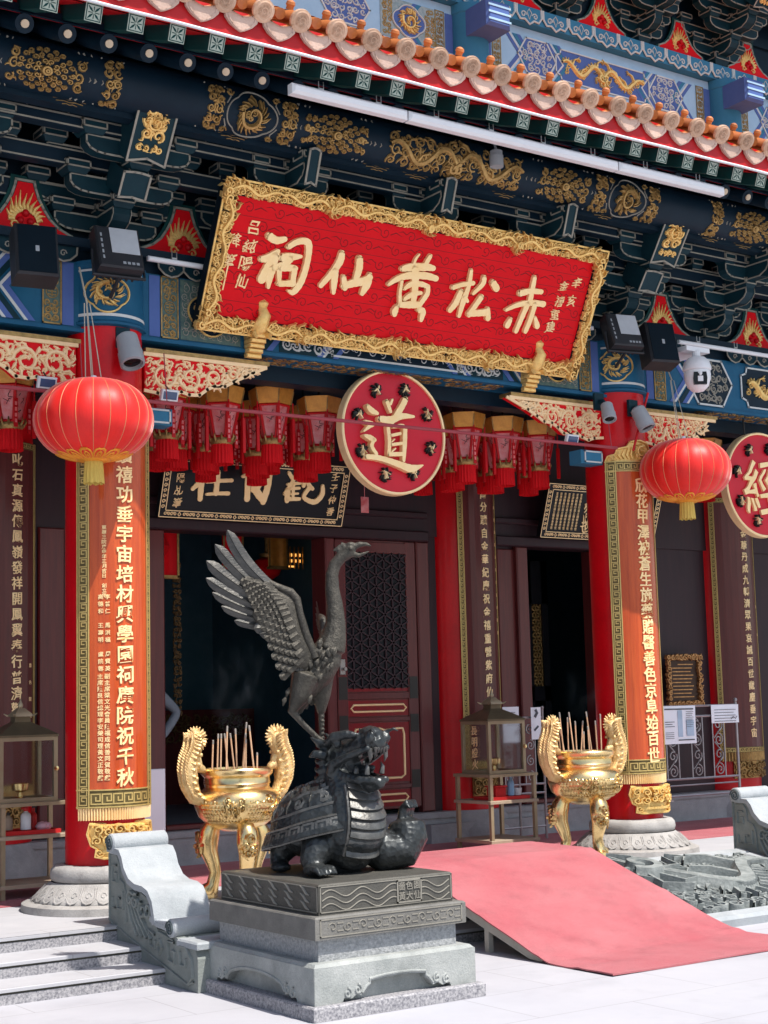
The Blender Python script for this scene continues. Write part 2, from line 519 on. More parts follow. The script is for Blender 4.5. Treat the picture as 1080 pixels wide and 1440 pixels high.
def fuse(mb, voxel, name, mats, parent, passes=2):
    """weld overlapping solids into one skin"""
    o = mb.build(name + '_draft', mats)
    m = o.modifiers.new('r', 'REMESH')
    m.mode = 'VOXEL'
    m.voxel_size = voxel
    s = o.modifiers.new('s', 'SMOOTH')
    s.iterations = passes
    s.factor = 0.5
    dg = bpy.context.evaluated_depsgraph_get()
    me = bpy.data.meshes.new_from_object(o.evaluated_get(dg))
    old = o.data
    bpy.data.objects.remove(o)
    bpy.data.meshes.remove(old)
    me.name = name
    me.materials.clear()
    for k in ([mats] if isinstance(mats, str) else mats):
        me.materials.append(MATS[k])
    me.polygons.foreach_set('use_smooth', [True] * len(me.polygons))
    me.polygons.foreach_set('material_index', [0] * len(me.polygons))
    me.update()
    return link(name, me, parent)


def F(o, U, V):
    o, U, V = Vector(o), Vector(U).normalized(), Vector(V).normalized()
    N = U.cross(V)
    return lambda u, v, w=0.0: o + U * u + V * v + N * w


def FRONT(y):
    """a wall facing the court: u = X, v = Z, w = out of the wall"""
    return lambda u, v, w=0.0: Vector((u, y - w, v))


def CYL(cx, cy, r):
    def fn(u, v, w=0.0):
        t = u / r
        return Vector((cx + (r + w) * math.sin(t), cy - (r + w) * math.cos(t), v))
    return fn


# ---- ornament
def spiral(cu, cv, r, turns, a0, sgn, n=14, tail=0.0):
    out = []
    for i in range(n + 1):
        t = i / n
        rr = r * (1 - 0.82 * t)
        a = a0 + sgn * turns * 2 * PI * t
        out.append((cu + rr * math.cos(a), cv + rr * math.sin(a)))
    return out


def scrollfill(mb, fn, u0, u1, v0, v1, size, seed, h=0.008, wd=None, mi=0, dens=1.0):
    """leafy scrollwork filling a rectangle"""
    rg = random.Random(seed)
    wd = wd or size * 0.24
    nu = max(1, round((u1 - u0) / size))
    nv = max(1, round((v1 - v0) / size))
    du, dv = (u1 - u0) / nu, (v1 - v0) / nv
    for j in range(nv):
        for i in range(nu):
            cu, cv = u0 + (i + 0.5) * du, v0 + (j + 0.5) * dv
            cu += rg.uniform(-.12, .12) * du
            cv += rg.uniform(-.12, .12) * dv
            s = 1 if (i + j) % 2 else -1
            r = min(du, dv) * rg.uniform(0.40, 0.50)
            a0 = rg.uniform(0, 2 * PI)
            p = spiral(cu, cv, r, rg.uniform(1.1, 1.6), a0, s)
            ww = [wd * (0.55 + 0.6 * math.sin(PI * min(1, 0.25 + k / len(p)))) for k in range(len(p))]
            mb.ribbon(fn, p, ww, h * rg.uniform(0.8, 1.2), mi)
            for q in range(int(2 * dens + rg.random())):
                a = a0 + rg.uniform(0, 2 * PI)
                b0 = (cu + r * 0.8 * math.cos(a), cv + r * 0.8 * math.sin(a))
                L = rg.uniform(.4, .75) * min(du, dv)
                a2 = a + rg.choice((-1, 1)) * rg.uniform(.7, 1.3)
                lf = []
                for k in range(5):
                    t = k / 4
                    aa = a2 + 0.9 * t * s
                    lf.append((min(u1, max(u0, b0[0] + L * t * math.cos(aa))), min(v1, max(v0, b0[1] + L * t * math.sin(aa)))))
                mb.ribbon(fn, lf, [wd * .4, wd * 1.0, wd * .9, wd * .6, wd * .15], h * rg.uniform(.6, 1.0), mi)


def dragon(mb, fn, u0, u1, vc, amp, wd, seed, h=0.02, mi=0, waves=1.5, flip=False):
    """a long coiling dragon: body, spines, legs, head, beard"""
    rg = random.Random(seed)
    n = 44
    P = []
    for i in range(n + 1):
        t = i / n
        u = u0 + (u1 - u0) * t
        if flip:
            u = u1 - (u1 - u0) * t
        P.append((u, vc + amp * math.sin(2 * PI * waves * t + 0.6) * (0.75 + 0.25 * t)))
    wv = [wd * (0.25 + 0.85 * math.sin(PI * min(1, (i / n) * 0.72 + 0.12))) for i in range(n + 1)]
    mb.ribbon(fn, P, wv, h, mi)
    for i in range(2, n - 2, 2):
        a, b = P[i - 1], P[i + 1]
        L = math.hypot(b[0] - a[0], b[1] - a[1]) or 1
        nx, ny = -(b[1] - a[1]) / L, (b[0] - a[0]) / L
        s = 1
        p0 = (P[i][0] + nx * wv[i] * .4 * s, P[i][1] + ny * wv[i] * .4 * s)
        p1 = (P[i][0] + nx * wv[i] * .95 * s, P[i][1] + ny * wv[i] * .95 * s)
        mb.ribbon(fn, [p0, p1], [wd * .35, wd * .08], h * .7, mi)
    for i in (10, 18, 27, 35):
        s = -1 if i % 4 else 1
        x, y = P[i]
        d = 1 if not flip else -1
        lg = [(x, y), (x + d * wd * .6, y - s * wd * 1.2), (x + d * wd * 1.4, y - s * wd * 1.5)]
        mb.ribbon(fn, lg, [wd * .6, wd * .4, wd * .3], h * .9, mi)
        for q in (-.5, 0, .5):
            mb.ribbon(fn, [lg[2], (lg[2][0] + d * wd * .55, lg[2][1] + q * wd)], [wd * .2, wd * .08], h * .8, mi)
    hx, hy = P[-1]
    mb.ribbon(fn, spiral(hx, hy, wd * .8, 1.1, rg.uniform(0, 6), 1), wd * .7, h * 1.35, mi)
    for k in range(9):
        a = rg.uniform(0, 2 * PI)
        L = wd * rg.uniform(1.2, 2.0)
        mb.ribbon(fn, [(hx + .4 * wd * math.cos(a), hy + .4 * wd * math.sin(a)), (hx + L * math.cos(a + .3), hy + L * math.sin(a + .3)), (hx + L * 1.2 * math.cos(a + .8), hy + L * 1.2 * math.sin(a + .8))],
                  [wd * .35, wd * .22, wd * .06], h, mi)
    for k in range(int(abs(u1 - u0) / (wd * 1.4))):
        c = (rg.uniform(min(u0, u1), max(u0, u1)), vc + rg.uniform(-1.25, 1.25) * amp)
        mb.ribbon(fn, spiral(c[0], c[1], wd * rg.uniform(.4, .7), 1.2, rg.uniform(0, 6), rg.choice((-1, 1)), 10), wd * .22, h * .5, mi)


def phoenix(mb, fn, cu, cv, r, seed, h=0.02, mi=0, sq=1.0):
    """a coiled beast filling a round medallion"""
    rg = random.Random(seed)
    g = lambda u, v, w=0: fn(cu + u * sq, cv + v, w)
    mb.ribbon(g, spiral(0, 0, r * .62, 1.25, rg.uniform(0, 6), 1, 20), [r * .30 * (1 - k / 26) for k in range(21)], h * 1.3, mi)
    for k in range(26):
        a = 2 * PI * k / 26 + rg.uniform(-.1, .1)
        r0, r1 = r * rg.uniform(.45, .6), r * rg.uniform(.8, .98)
        c = rg.uniform(.25, .6)
        mb.ribbon(g, [(r0 * math.cos(a), r0 * math.sin(a)), ((r0 + r1) / 2 * math.cos(a + c * .5), (r0 + r1) / 2 * math.sin(a + c * .5)), (r1 * math.cos(a + c), r1 * math.sin(a + c))],
                  [r * .05, r * .12, r * .03], h, mi)
    for k in range(7):
        a, q = rg.uniform(0, 6.3), rg.uniform(.1, .8) * r
        mb.ribbon(g, spiral(q * math.cos(a), q * math.sin(a), r * .16, 1.2, rg.uniform(0, 6), 1, 9), r * .08, h * .9, mi)


def sunburst(mb, fn, cu, cv, r, seed, h=0.015, mi=0, sq=1.0):
    """round flower boss with rings of small scrolls"""
    rg = random.Random(seed)
    g = lambda u, v, w=0: fn(cu + u * sq, cv + v, w)
    ring = lambda q, n=20: [(q * math.cos(2 * PI * i / n), q * math.sin(2 * PI * i / n)) for i in range(n)]
    mb.ribbon(g, ring(r * .13), r * .14, h * 1.6, mi, True)
    mb.ribbon(g, ring(r * .05, 8), r * .10, h * 2.0, mi, True)
    for k, (q, n) in enumerate(((.34, 10), (.58, 15), (.84, 20))):
        for i in range(n):
            a = 2 * PI * (i + .5 * k) / n
            s = r * .115
            mb.ribbon(g, spiral(q * r * math.cos(a), q * r * math.sin(a), s, 1.2, a + PI, 1 if i % 2 else -1, 8), s * .55, h * (1.1 - .2 * k), mi)


def keyline(mb, fn, u0, u1, v0, v1, mi=0, h=0.003, along='v', unit=None):
    """a run of Greek key in a strip"""
    W_ = (u1 - u0) if along == 'v' else (v1 - v0)
    L = (v1 - v0) if along == 'v' else (u1 - u0)
    unit = unit or W_ * 0.95
    n = max(1, round(L / unit))
    un = L / n
    pat = [(0, .08), (0, .90), (.80, .90), (.80, .34), (.42, .34), (.42, .62)]
    pat2 = [(0, .08), (1.0, .08)]
    for i in range(n):
        for pt in (pat, pat2):
            pp = []
            for a, b in pt:
                s, t = (i + a) * un, b * W_
                pp.append((u0 + t, v0 + s) if along == 'v' else (u0 + s, v0 + t))
            q = []
            for k in range(len(pp) - 1):
                mb_line(mb, fn, pp[k], pp[k + 1], W_ * .11, h, mi)


def mb_line(mb, fn, a, b, w, h, mi=0):
    dx, dy = b[0] - a[0], b[1] - a[1]
    L = math.hypot(dx, dy) or 1
    dx, dy = dx / L, dy / L
    nx, ny = -dy * w / 2, dx * w / 2
    ex, ey = dx * w / 2, dy * w / 2
    c = [(a[0] - ex + nx, a[1] - ey + ny), (a[0] - ex - nx, a[1] - ey - ny), (b[0] + ex - nx, b[1] + ey - ny), (b[0] + ex + nx, b[1] + ey + ny)]
    p = [fn(u, v, 0) for u, v in c] + [fn(u, v, h) for u, v in c]
    mb.add(p, [(4, 5, 6, 7), (0, 1, 5, 4), (1, 2, 6, 5), (2, 3, 7, 6), (3, 0, 4, 7)], mi)


def outline(mb, fn, poly, w, h, mi=0, closed=True):
    k = len(poly)
    for i in range(k if closed else k - 1):
        a, b = poly[i], poly[(i + 1) % k]
        mb_line(mb, fn, a, b, w, h, mi)


# ---- writing
_GL = {}


def glyph(ch, offset=0.0, ext=0.02):
    key = (ch, offset, ext)
    if key not in _GL:
        cu = bpy.data.curves.new('glyph', 'FONT')
        cu.body = ch
        cu.size = 1.0
        cu.offset = offset
        cu.extrude = ext
        cu.resolution_u = 3
        o = bpy.data.objects.new('glyph', cu)
        COL.objects.link(o)
        dg = bpy.context.evaluated_depsgraph_get()
        dg.update()
        me = bpy.data.meshes.new_from_object(o.evaluated_get(dg))
        vs = [tuple(v.co) for v in me.vertices]
        fs = [tuple(p.vertices) for p in me.polygons]
        bpy.data.objects.remove(o)
        bpy.data.meshes.remove(me)
        bpy.data.curves.remove(cu)
        if vs:
            xs, ys = [v[0] for v in vs], [v[1] for v in vs]
            cx, cy = (min(xs) + max(xs)) / 2, (min(ys) + max(ys)) / 2
            vs = [(x - cx, y - cy, z + ext) for x, y, z in vs]
        _GL[key] = (vs, fs)
    return _GL[key]


def write(mb, fn, ch, cu, cv, size, depth=0.006, bold=0.012, brush=0.0, seed=0, mi=0, sx=1.0, shear=0.0, w0=0.0):
    vs, fs = glyph(ch, bold, 0.02)
    rg = random.Random(seed * 31 + ord(ch[0]))
    p1, p2, p3 = rg.uniform(0, 6), rg.uniform(0, 6), rg.uniform(0, 6)
    out = []
    for x, y, z in vs:
        if brush:
            x2 = x + brush * (0.06 * math.sin(7 * y + p1) + 0.022 * math.sin(23 * y + 17 * x + p2))
            y2 = y + brush * (0.06 * math.sin(6 * x + p3) + 0.12 * x + 0.022 * math.sin(21 * x - 19 * y + p1))
            x, y = x2, y2
        x += shear * y
        out.append(fn(cu + x * size * sx, cv + y * size, w0 + z / 0.04 * depth))
    mb.add(out, fs, mi)


# brush strokes (u, v, width) of the big calligraphy
STROKES = {"祠":[[-1.327,0.713,0.056,-1.265,0.693,0.052,-1.202,0.711,0.038],[-1.354,0.547,0.042,-1.297,0.567,0.056,-1.238,0.618,0.038],[-1.248,0.583,0.066,-1.28,0.494,0.084,-1.318,0.413,0.066],[-1.252,0.498,0.056,-1.26,0.43,0.052,-1.254,0.363,0.024],[-1.243,0.5,0.042,-1.193,0.532,0.038],[-1.162,0.663,0.038,-1.109,0.704,0.042,-1.046,0.722,0.047,-1.007,0.703,0.052,-0.991,0.62,0.047,-0.993,0.51,0.048,-1.011,0.422,0.052,-1.049,0.357,0.043,-1.089,0.36,0.019],[-1.195,0.582,0.056,-1.131,0.596,0.057,-1.048,0.612,0.024],[-1.128,0.584,0.052,-1.165,0.536,0.052,-1.199,0.497,0.047],[-1.199,0.497,0.042,-1.176,0.399,0.028],[-1.187,0.508,0.042,-1.113,0.522,0.047,-1.07,0.524,0.033],[-1.08,0.523,0.043,-1.072,0.413,0.043],[-1.18,0.399,0.038,-1.069,0.418,0.047]],"仙":[[-0.723,0.681,0.048,-0.724,0.625,0.058,-0.763,0.542,0.048,-0.836,0.433,0.038],[-0.746,0.553,0.053,-0.736,0.477,0.053,-0.721,0.396,0.029],[-0.567,0.665,0.053,-0.554,0.598,0.058,-0.559,0.518,0.048],[-0.666,0.517,0.039,-0.636,0.443,0.044],[-0.649,0.454,0.048,-0.576,0.486,0.058,-0.5,0.509,0.058,-0.447,0.543,0.049],[-0.452,0.564,0.039,-0.46,0.497,0.068,-0.482,0.424,0.039]],"黃":[[-0.065,0.771,0.013,-0.087,0.735,0.02,-0.095,0.686,0.02],[0.035,0.774,0.03,0.02,0.739,0.037,0.009,0.701,0.036],[-0.187,0.644,0.039,-0.125,0.665,0.056,0.013,0.687,0.056,0.085,0.688,0.04],[-0.275,0.516,0.026,-0.205,0.57,0.043,-0.109,0.607,0.053,0.031,0.624,0.053,0.131,0.617,0.043],[-0.078,0.665,0.059,-0.048,0.568,0.06,-0.032,0.487,0.053,-0.023,0.404,0.046],[-0.166,0.558,0.026,-0.158,0.464,0.026,-0.133,0.384,0.033],[-0.13,0.504,0.026,-0.078,0.546,0.043,0.006,0.558,0.04,0.074,0.549,0.033],[0.074,0.549,0.033,0.081,0.496,0.04,0.054,0.438,0.04,0.031,0.393,0.04],[-0.109,0.429,0.03,-0.05,0.473,0.04,0.024,0.494,0.027],[-0.136,0.383,0.04,-0.05,0.395,0.053,0.027,0.404,0.047],[-0.16,0.365,0.033,-0.168,0.331,0.053,-0.165,0.308,0.04],[0.038,0.367,0.04,0.077,0.357,0.053,0.08,0.296,0.033]],"松":[[0.432,0.723,0.027,0.439,0.663,0.035,0.442,0.585,0.037,0.427,0.493,0.05,0.42,0.368,0.031],[0.301,0.571,0.037,0.381,0.604,0.035,0.477,0.629,0.035],[0.382,0.554,0.042,0.361,0.462,0.05,0.324,0.401,0.042],[0.428,0.516,0.037,0.464,0.487,0.025],[0.565,0.686,0.038,0.566,0.635,0.04,0.5,0.553,0.027],[0.657,0.659,0.05,0.704,0.62,0.057],[0.582,0.536,0.045,0.551,0.475,0.043,0.507,0.39,0.045],[0.505,0.396,0.045,0.591,0.412,0.05,0.671,0.428,0.055],[0.669,0.456,0.033,0.691,0.385,0.048]],"赤":[[1.045,0.752,0.036,1.051,0.667,0.044,1.058,0.552,0.046],[0.944,0.612,0.051,1.037,0.642,0.044,1.144,0.651,0.039],[0.845,0.467,0.025,0.944,0.52,0.038,1.065,0.553,0.044,1.196,0.559,0.047],[1.04,0.539,0.049,1.016,0.431,0.044,0.993,0.318,0.038],[1.111,0.548,0.044,1.104,0.431,0.044,1.085,0.329,0.041],[0.909,0.401,0.038,0.895,0.353,0.051],[1.143,0.447,0.026,1.186,0.382,0.049]],"道":[[-0.082,0.226,0.035,-0.051,0.151,0.027],[-0.031,0.245,0.016,-0.049,0.208,0.02],[0.089,0.256,0.047,0.053,0.195,0.047,-0.001,0.12,0.047,-0.054,0.045,0.019],[-0.15,0.086,0.047,-0.053,0.087,0.055,0.05,0.124,0.047,0.162,0.13,0.02],[-0.08,0.028,0.031,-0.071,-0.076,0.031,-0.078,-0.175,0.031],[-0.038,0.032,0.019,0.048,0.049,0.031,0.081,0.027,0.031],[0.077,0.027,0.035,0.069,-0.08,0.039,0.056,-0.215,0.027],[-0.078,-0.179,0.031,0.041,-0.167,0.031],[-0.053,-0.033,0.023,0.029,-0.012,0.023],[-0.051,-0.103,0.023,0.039,-0.086,0.023],[-0.024,-0.059,0.009,-0.05,-0.082,0.009],[-0.018,-0.129,0.011,-0.052,-0.156,0.011],[-0.264,0.174,0.031,-0.228,0.142,0.046,-0.178,0.125,0.027],[-0.292,0.053,0.027,-0.231,0.037,0.046],[-0.231,0.037,0.039,-0.303,-0.021,0.012],[-0.3,-0.052,0.019,-0.25,-0.066,0.042,-0.209,-0.08,0.031],[-0.218,-0.081,0.027,-0.236,-0.131,0.031,-0.196,-0.184,0.027],[-0.288,-0.211,0.038,-0.197,-0.212,0.039,-0.097,-0.226,0.043,0.021,-0.253,0.051,0.122,-0.274,0.059,0.227,-0.242,0.012]],"在":[[0.427,0.452,0.054,0.392,0.37,0.06,0.282,0.252,0.035],[0.355,0.306,0.054,0.363,0.171,0.046],[0.4,0.321,0.033,0.521,0.335,0.033,0.636,0.346,0.033],[0.495,0.408,0.046,0.504,0.229,0.049],[0.417,0.214,0.025,0.524,0.227,0.03,0.62,0.233,0.036]],"自":[[0.907,0.535,0.055,0.861,0.469,0.041],[0.781,0.445,0.055,0.808,0.196,0.055],[0.761,0.394,0.041,0.734,0.386,0.028],[0.864,0.451,0.042,0.99,0.465,0.047],[0.989,0.472,0.056,0.988,0.307,0.061,0.967,0.18,0.056],[0.927,0.417,0.047,0.889,0.301,0.061,0.851,0.274,0.042],[0.845,0.311,0.055,0.914,0.24,0.069,0.965,0.192,0.056]],"觀":[[1.181,0.447,0.034,1.235,0.386,0.034],[1.169,0.261,0.034,1.225,0.36,0.037,1.265,0.465,0.034],[1.289,0.492,0.028,1.381,0.473,0.042],[1.184,0.345,0.028,1.312,0.366,0.028],[1.192,0.294,0.056,1.201,0.205,0.048],[1.206,0.218,0.037,1.322,0.225,0.031],[1.219,0.309,0.025,1.305,0.32,0.025],[1.227,0.264,0.02,1.299,0.272,0.02],[1.241,0.348,0.028,1.256,0.221,0.028],[1.342,0.444,0.042,1.345,0.342,0.034],[1.398,0.461,0.048,1.385,0.37,0.042,1.438,0.322,0.034],[1.363,0.407,0.023,1.413,0.417,0.023],[1.406,0.333,0.042,1.361,0.253,0.037,1.412,0.217,0.042,1.487,0.211,0.048,1.543,0.276,0.048,1.537,0.354,0.031],[1.287,0.505,0.037,1.308,0.468,0.037]]}


def brush_char(mb, fn, ch, depth, mi=0):
    for k, fl in enumerate(STROKES[ch]):
        P = [fl[i:i + 3] for i in range(0, len(fl), 3)]
        n = len(P)
        pts = []
        for i in range(n - 1):
            a, b, c, d = P[max(0, i - 1)], P[i], P[i + 1], P[min(n - 1, i + 2)]
            for j in range(6):
                t = j / 6
                pts.append([.5 * (2 * b[q] + (c[q] - a[q]) * t + (2 * a[q] - 5 * b[q] + 4 * c[q] - d[q]) * t * t + (3 * b[q] - a[q] - 3 * c[q] + d[q]) * t ** 3) for q in range(3)])
        pts.append(list(P[-1]))
        L, Rr = [], []
        m_ = len(pts)
        for i in range(m_):
            a, b = pts[max(0, i - 1)], pts[min(m_ - 1, i + 1)]
            dx, dy = b[0] - a[0], b[1] - a[1]
            l = math.hypot(dx, dy) or 1
            e = pts[i][2] / 2 * (1 + .05 * math.sin(i * 2.1 + k))
            L.append((pts[i][0] - dy / l * e, pts[i][1] + dx / l * e))
            Rr.append((pts[i][0] + dy / l * e, pts[i][1] - dx / l * e))

        def capend(i, j):
            a, b = pts[i], pts[j]
            l = math.hypot(a[0] - b[0], a[1] - b[1]) or 1
            ux, uy = (a[0] - b[0]) / l, (a[1] - b[1]) / l
            r = a[2] / 2
            return [(a[0] + ux * r * math.cos(t) - uy * r * math.sin(t), a[1] + uy * r * math.cos(t) + ux * r * math.sin(t)) for t in (-.9, -.3, .3, .9)]
        c0, c1 = capend(0, 1), capend(m_ - 1, m_ - 2)
        h = depth + k * .0006
        vs = [fn(u, v, h) for pr in zip(L, Rr) for u, v in pr]
        mb.add(vs, [(2 * i, 2 * i + 1, 2 * i + 3, 2 * i + 2) for i in range(m_ - 1)], mi)
        ringp = L + c1[::-1] + Rr[::-1] + c0[::-1]
        mb.add([fn(u, v, h) for u, v in [L[0]] + c0[::1][::-1] + [Rr[0]]], [tuple(range(6))], mi)
        mb.add([fn(u, v, h) for u, v in [L[-1]] + c1[::-1] + [Rr[-1]]], [tuple(range(6))], mi)
        q = len(ringp)
        mb.add([fn(u, v, 0) for u, v in ringp] + [fn(u, v, h) for u, v in ringp], [(i, (i + 1) % q, q + (i + 1) % q, q + i) for i in range(q)], mi)


def column_text(mb, fn, s, cu, v_top, v_bot, size, **k):
    n = len(s)
    for i, ch in enumerate(s):
        if ch == ' ':
            continue
        v = v_top + (v_bot - v_top) * i / max(1, n - 1)
        write(mb, fn, ch, cu, v, size, seed=i, **k)


# ================================================================== THE SETTING
FW = FRONT(0)
G = -0.255
m = MB()
m.add([(-300, -300, G), (300, -300, G), (300, 300, G), (-300, 300, G)], [(0, 1, 2, 3)])
tag(m.build('plaza_ground', 'paving'), None, None, kind='structure')

m = MB()   # terrace and its three long steps, open between the balustrades for the carved slab
TX0, TX1 = -9.0, 14.0
prof = []
for y, z, zn in ((-0.90, 0.0, -.085), (-1.225, -.085, -.17), (-1.52, -.17, G)):
    prof += [(y + .004, z), (y, z - .004), (y, z - .020), (y + .012, z - .021), (y + .013, z - .031), (y + .008, z - .032), (y + .008, zn)]
for i in range(len(prof) - 1):
    (y0, z0), (y1, z1) = prof[i], prof[i + 1]
    mi = 0
    k = i % 7
    mi = {2: 2, 3: 2, 4: 2, 5: 1}.get(k, 0)
    m.add([(TX0, y0, z0), (TX1, y0, z0), (TX1, y1, z1), (TX0, y1, z1)], [(0, 1, 2, 3)], mi)
m.add([(TX0, -0.90, 0), (TX1, -0.90, 0), (TX1, 6.5, 0), (TX0, 6.5, 0)], [(0, 1, 2, 3)])
tag(m.build('stone_terrace', ['granite', 'granite_riser', 'nosing_shade']), None, None, kind='structure')

m = MB()
m.add([(-1.6, 0.42, 0.005), (14, 0.42, 0.005), (14, 1.9, 0.005), (-1.6, 1.9, 0.005)], [(0, 1, 2, 3)])
m.add([(-1.6, 0.42, 0.0), (14, 0.42, 0.0), (14, 0.42, 0.005), (-1.6, 0.42, 0.005)], [(0, 1, 2, 3)])
tag(m.build('terrace_carpet', 'carpet'), 'faded red carpet laid along the terrace in front of the doors', 'carpet')

# ================================================================== THE TEMPLE HALL
hall = thing('temple_hall', 'ornate red, navy and gold temple hall with orange tiled eaves', 'temple', (2.33, 2.2, 0))
CX = (0.0, 4.66)


def make_column(x, th):
    c = (x, 0.0)
    m = MB()
    m.lathe([(.0, .278), (.255, .278), (.256, 2), (.255, 3.785)], 40, c)
    col = m.build('column', 'red_lacquer', hall, 40)
    m = MB()
    m.lathe([(.535, 0.0), (.53, .045), (.50, .058), (.40, .06)], 48, c)
    m.lathe([(.462, .06), (.455, .085), (.435, .10), (.40, .135), (.360, .165), (.345, .175)], 48, c)
    m.lathe([(.33, .175), (.345, .185), (.352, .215), (.346, .25), (.328, .272), (.29, .28), (.26, .28)], 48, c)
    fn0 = CYL(x, 0, .455)
    for k in range(28):   # lotus petals round the base
        a = 2 * PI * k / 28
        u = a * .455
        fnp = lambda u_, v_, w_=0, a=a: Vector((x + (.470 - (v_ - .07) * 1.02 + w_) * math.sin(a + u_ / .45), -(.470 - (v_ - .07) * 1.02 + w_) * math.cos(a + u_ / .45), v_))
        m.ribbon(fnp, [(-.042, .16), (-.046, .10), (-.025, .078), (0, .07), (.025, .078), (.046, .10), (.042, .16)], .010, .0025)
        m.ribbon(fnp, spiral(0, .115, .022, 1.1, 0, 1, 8), .008, .002)
    m.build('column_base', 'base_stone', col, 45)
    m = MB()
    m.lathe([(.258, 3.775), (.285, 3.785), (.288, 3.80), (.270, 3.815), (.268, 4.17), (.284, 4.185), (.286, 4.215), (.262, 4.225), (0, 4.225)], 40, c)
    m.lathe([(.2725, 3.84), (.2735, 3.85), (.2725, 3.86)], 40, c, mi=1)
    m.lathe([(.2705, 4.145), (.2715, 4.15), (.2705, 4.16)], 40, c, mi=1)
    hd = m.build('column_head', ['blue_paint', 'white_line'], col, 40)
    fn = CYL(x, 0, .271)
    m = MB()
    q = []
    for i in range(40):
        a = 2 * PI * i / 40
        rr = .118 + .018 * abs(math.cos(2 * a))
        q.append((th * .271 + rr * 1.12 * math.cos(a), 4.0 + rr * math.sin(a)))
    m.ribbon(fn, q, .014, .012, 0, True)
    m2 = MB()
    phoenix(m, fn, th * .271, 4.0, .112, int(x * 10) + 3, .022, 0, 1.1)
    m.build('medallion', 'gold', hd, 40)
    return col


make_column(0.0, R_(-19))
make_column(4.66, R_(-36))
make_column(-4.66, 0.0)

# ---- front beam with its painted compartments
m = MB()
m.box(-9, 13, -.13, .13, 3.76, 4.21)
m.box(-9, 13, -.15, .15, 3.735, 3.76)
beam = m.build('front_beam', 'blue_paint', hall)
m = MB()
m.box(-9, 13, -.10, .10, 4.212, 4.30)
m.box(-9, 13, -.20, .20, 4.30, 4.36)
m.build('beam_plate', 'navy', beam)
fb = FRONT(-.131)
fb2 = FRONT(-.134)


def panel_strip(mbs, fn, u0, u1, v0, v1, seed):
    """olive strip with gilt scrolls and a round longevity mark"""
    mbs['olive'].obox(fn, u0, u1, v0, v1, 0, .006)
    g = lambda u, v, w=0: fn(u, v, w + .0065)
    outline(mbs['gilt'], g, [(u0, v0), (u1, v0), (u1, v1), (u0, v1)], .010, .004)
    c, r = ((u0 + u1) / 2, (v0 + v1) / 2), (u1 - u0) * .33
    mbs['gilt'].ribbon(g, [(c[0] + r * math.cos(a * PI / 9), c[1] + r * math.sin(a * PI / 9)) for a in range(18)], .007, .005, 0, True)
    for k in (-.5, 0, .5):
        mb_line(mbs['gilt'], g, (c[0] - r * .6, c[1] + k * r), (c[0] + r * .6, c[1] + k * r), .007, .004)
    mb_line(mbs['gilt'], g, (c[0], c[1] - r * .7), (c[0], c[1] + r * .7), .007, .004)
    scrollfill(mbs['gilt'], g, u0 + .012, u1 - .012, c[1] + r * 1.2, v1 - .012, (u1 - u0) * .42, seed, .005)
    scrollfill(mbs['gilt'], g, u0 + .012, u1 - .012, v0 + .012, c[1] - r * 1.2, (u1 - u0) * .42, seed + 1, .005)


def chevrons(mbs, fn, u, v0, v1, sgn, n=3, w=.05):
    """stacked pointed bands closing a compartment"""
    vm = (v0 + v1) / 2
    d = sgn * (v1 - v0) * .42
    for k, key in zip(range(n), ('peri', 'white', 'teal', 'peri', 'white')):
        a = u + sgn * k * w
        ww = w if key != 'white' else w * .5
        g = lambda p, q, r=0, k=k: fn(p, q, r)
        poly = [(a, v0), (a + d, vm), (a, v1), (a + sgn * ww, v1), (a + sgn * ww + d, vm), (a + sgn * ww, v0)]
        mbs[key].prism(g, poly, 0, .004 + .0011 * k)


def hexpanel(mbs, fn, u0, u1, v0, v1, seed):
    """pointed panel of pale swirls"""
    vm, d = (v0 + v1) / 2, (v1 - v0) * .30
    poly = [(u0, vm), (u0 + d, v1 - .01), (u1 - d, v1 - .01), (u1, vm), (u1 - d, v0 + .01), (u0 + d, v0 + .01)]
    mbs['deep'].prism(fn, poly, 0, .005)
    g = lambda u, v, w=0: fn(u, v, w + .0055)
    outline(mbs['white'], g, poly, .016, .006)
    scrollfill(mbs['pale'], g, u0 + d, u1 - d, v0 + .03, v1 - .03, .085, seed, .008, .014, dens=1.4)
    scrollfill(mbs['pale'], g, u0 + d * .45, u0 + d, vm - .07, vm + .07, .07, seed + 1, .008, .012)
    scrollfill(mbs['pale'], g, u1 - d, u1 - d * .45, vm - .07, vm + .07, .07, seed + 2, .008, .012)


def cartouche(mbs, fn, u0, u1, v0, v1, key='deep', lw=.014):
    c = (v1 - v0) * .22
    poly = [(u0, v0 + c), (u0, v1 - c), (u0 + c * .8, v1 - c * .7), (u0 + c, v1), (u1 - c, v1), (u1 - c * .8, v1 - c * .7), (u1, v1 - c), (u1, v0 + c),
            (u1 - c * .8, v0 + c * .7), (u1 - c, v0), (u0 + c, v0), (u0 + c * .8, v0 + c * .7)]
    mbs[key].prism(fn, poly, 0, .005)
    g = lambda u, v, w=0: fn(u, v, w + .0055)
    outline(mbs['white'], g, poly, lw, .008)
    return g


class Sub(MB):
    def __init__(self, base, k):
        self.b, self.k = base, k

    def add(self, v, f, mi=0):
        self.b.add(v, f, self.k)


def new_set():
    base = MB()
    s = {k: Sub(base, i) for i, k in enumerate(SETMATS)}
    s['_'] = base
    return s


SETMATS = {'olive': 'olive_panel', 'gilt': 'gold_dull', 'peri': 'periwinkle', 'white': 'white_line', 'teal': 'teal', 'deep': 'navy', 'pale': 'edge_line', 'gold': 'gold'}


def build_set(s, name, parent, over=None):
    o = s['_'].build(name, [(over or {}).get(k, v) for k, v in SETMATS.items()], parent, 40)
    s['_'].__init__()
    return o


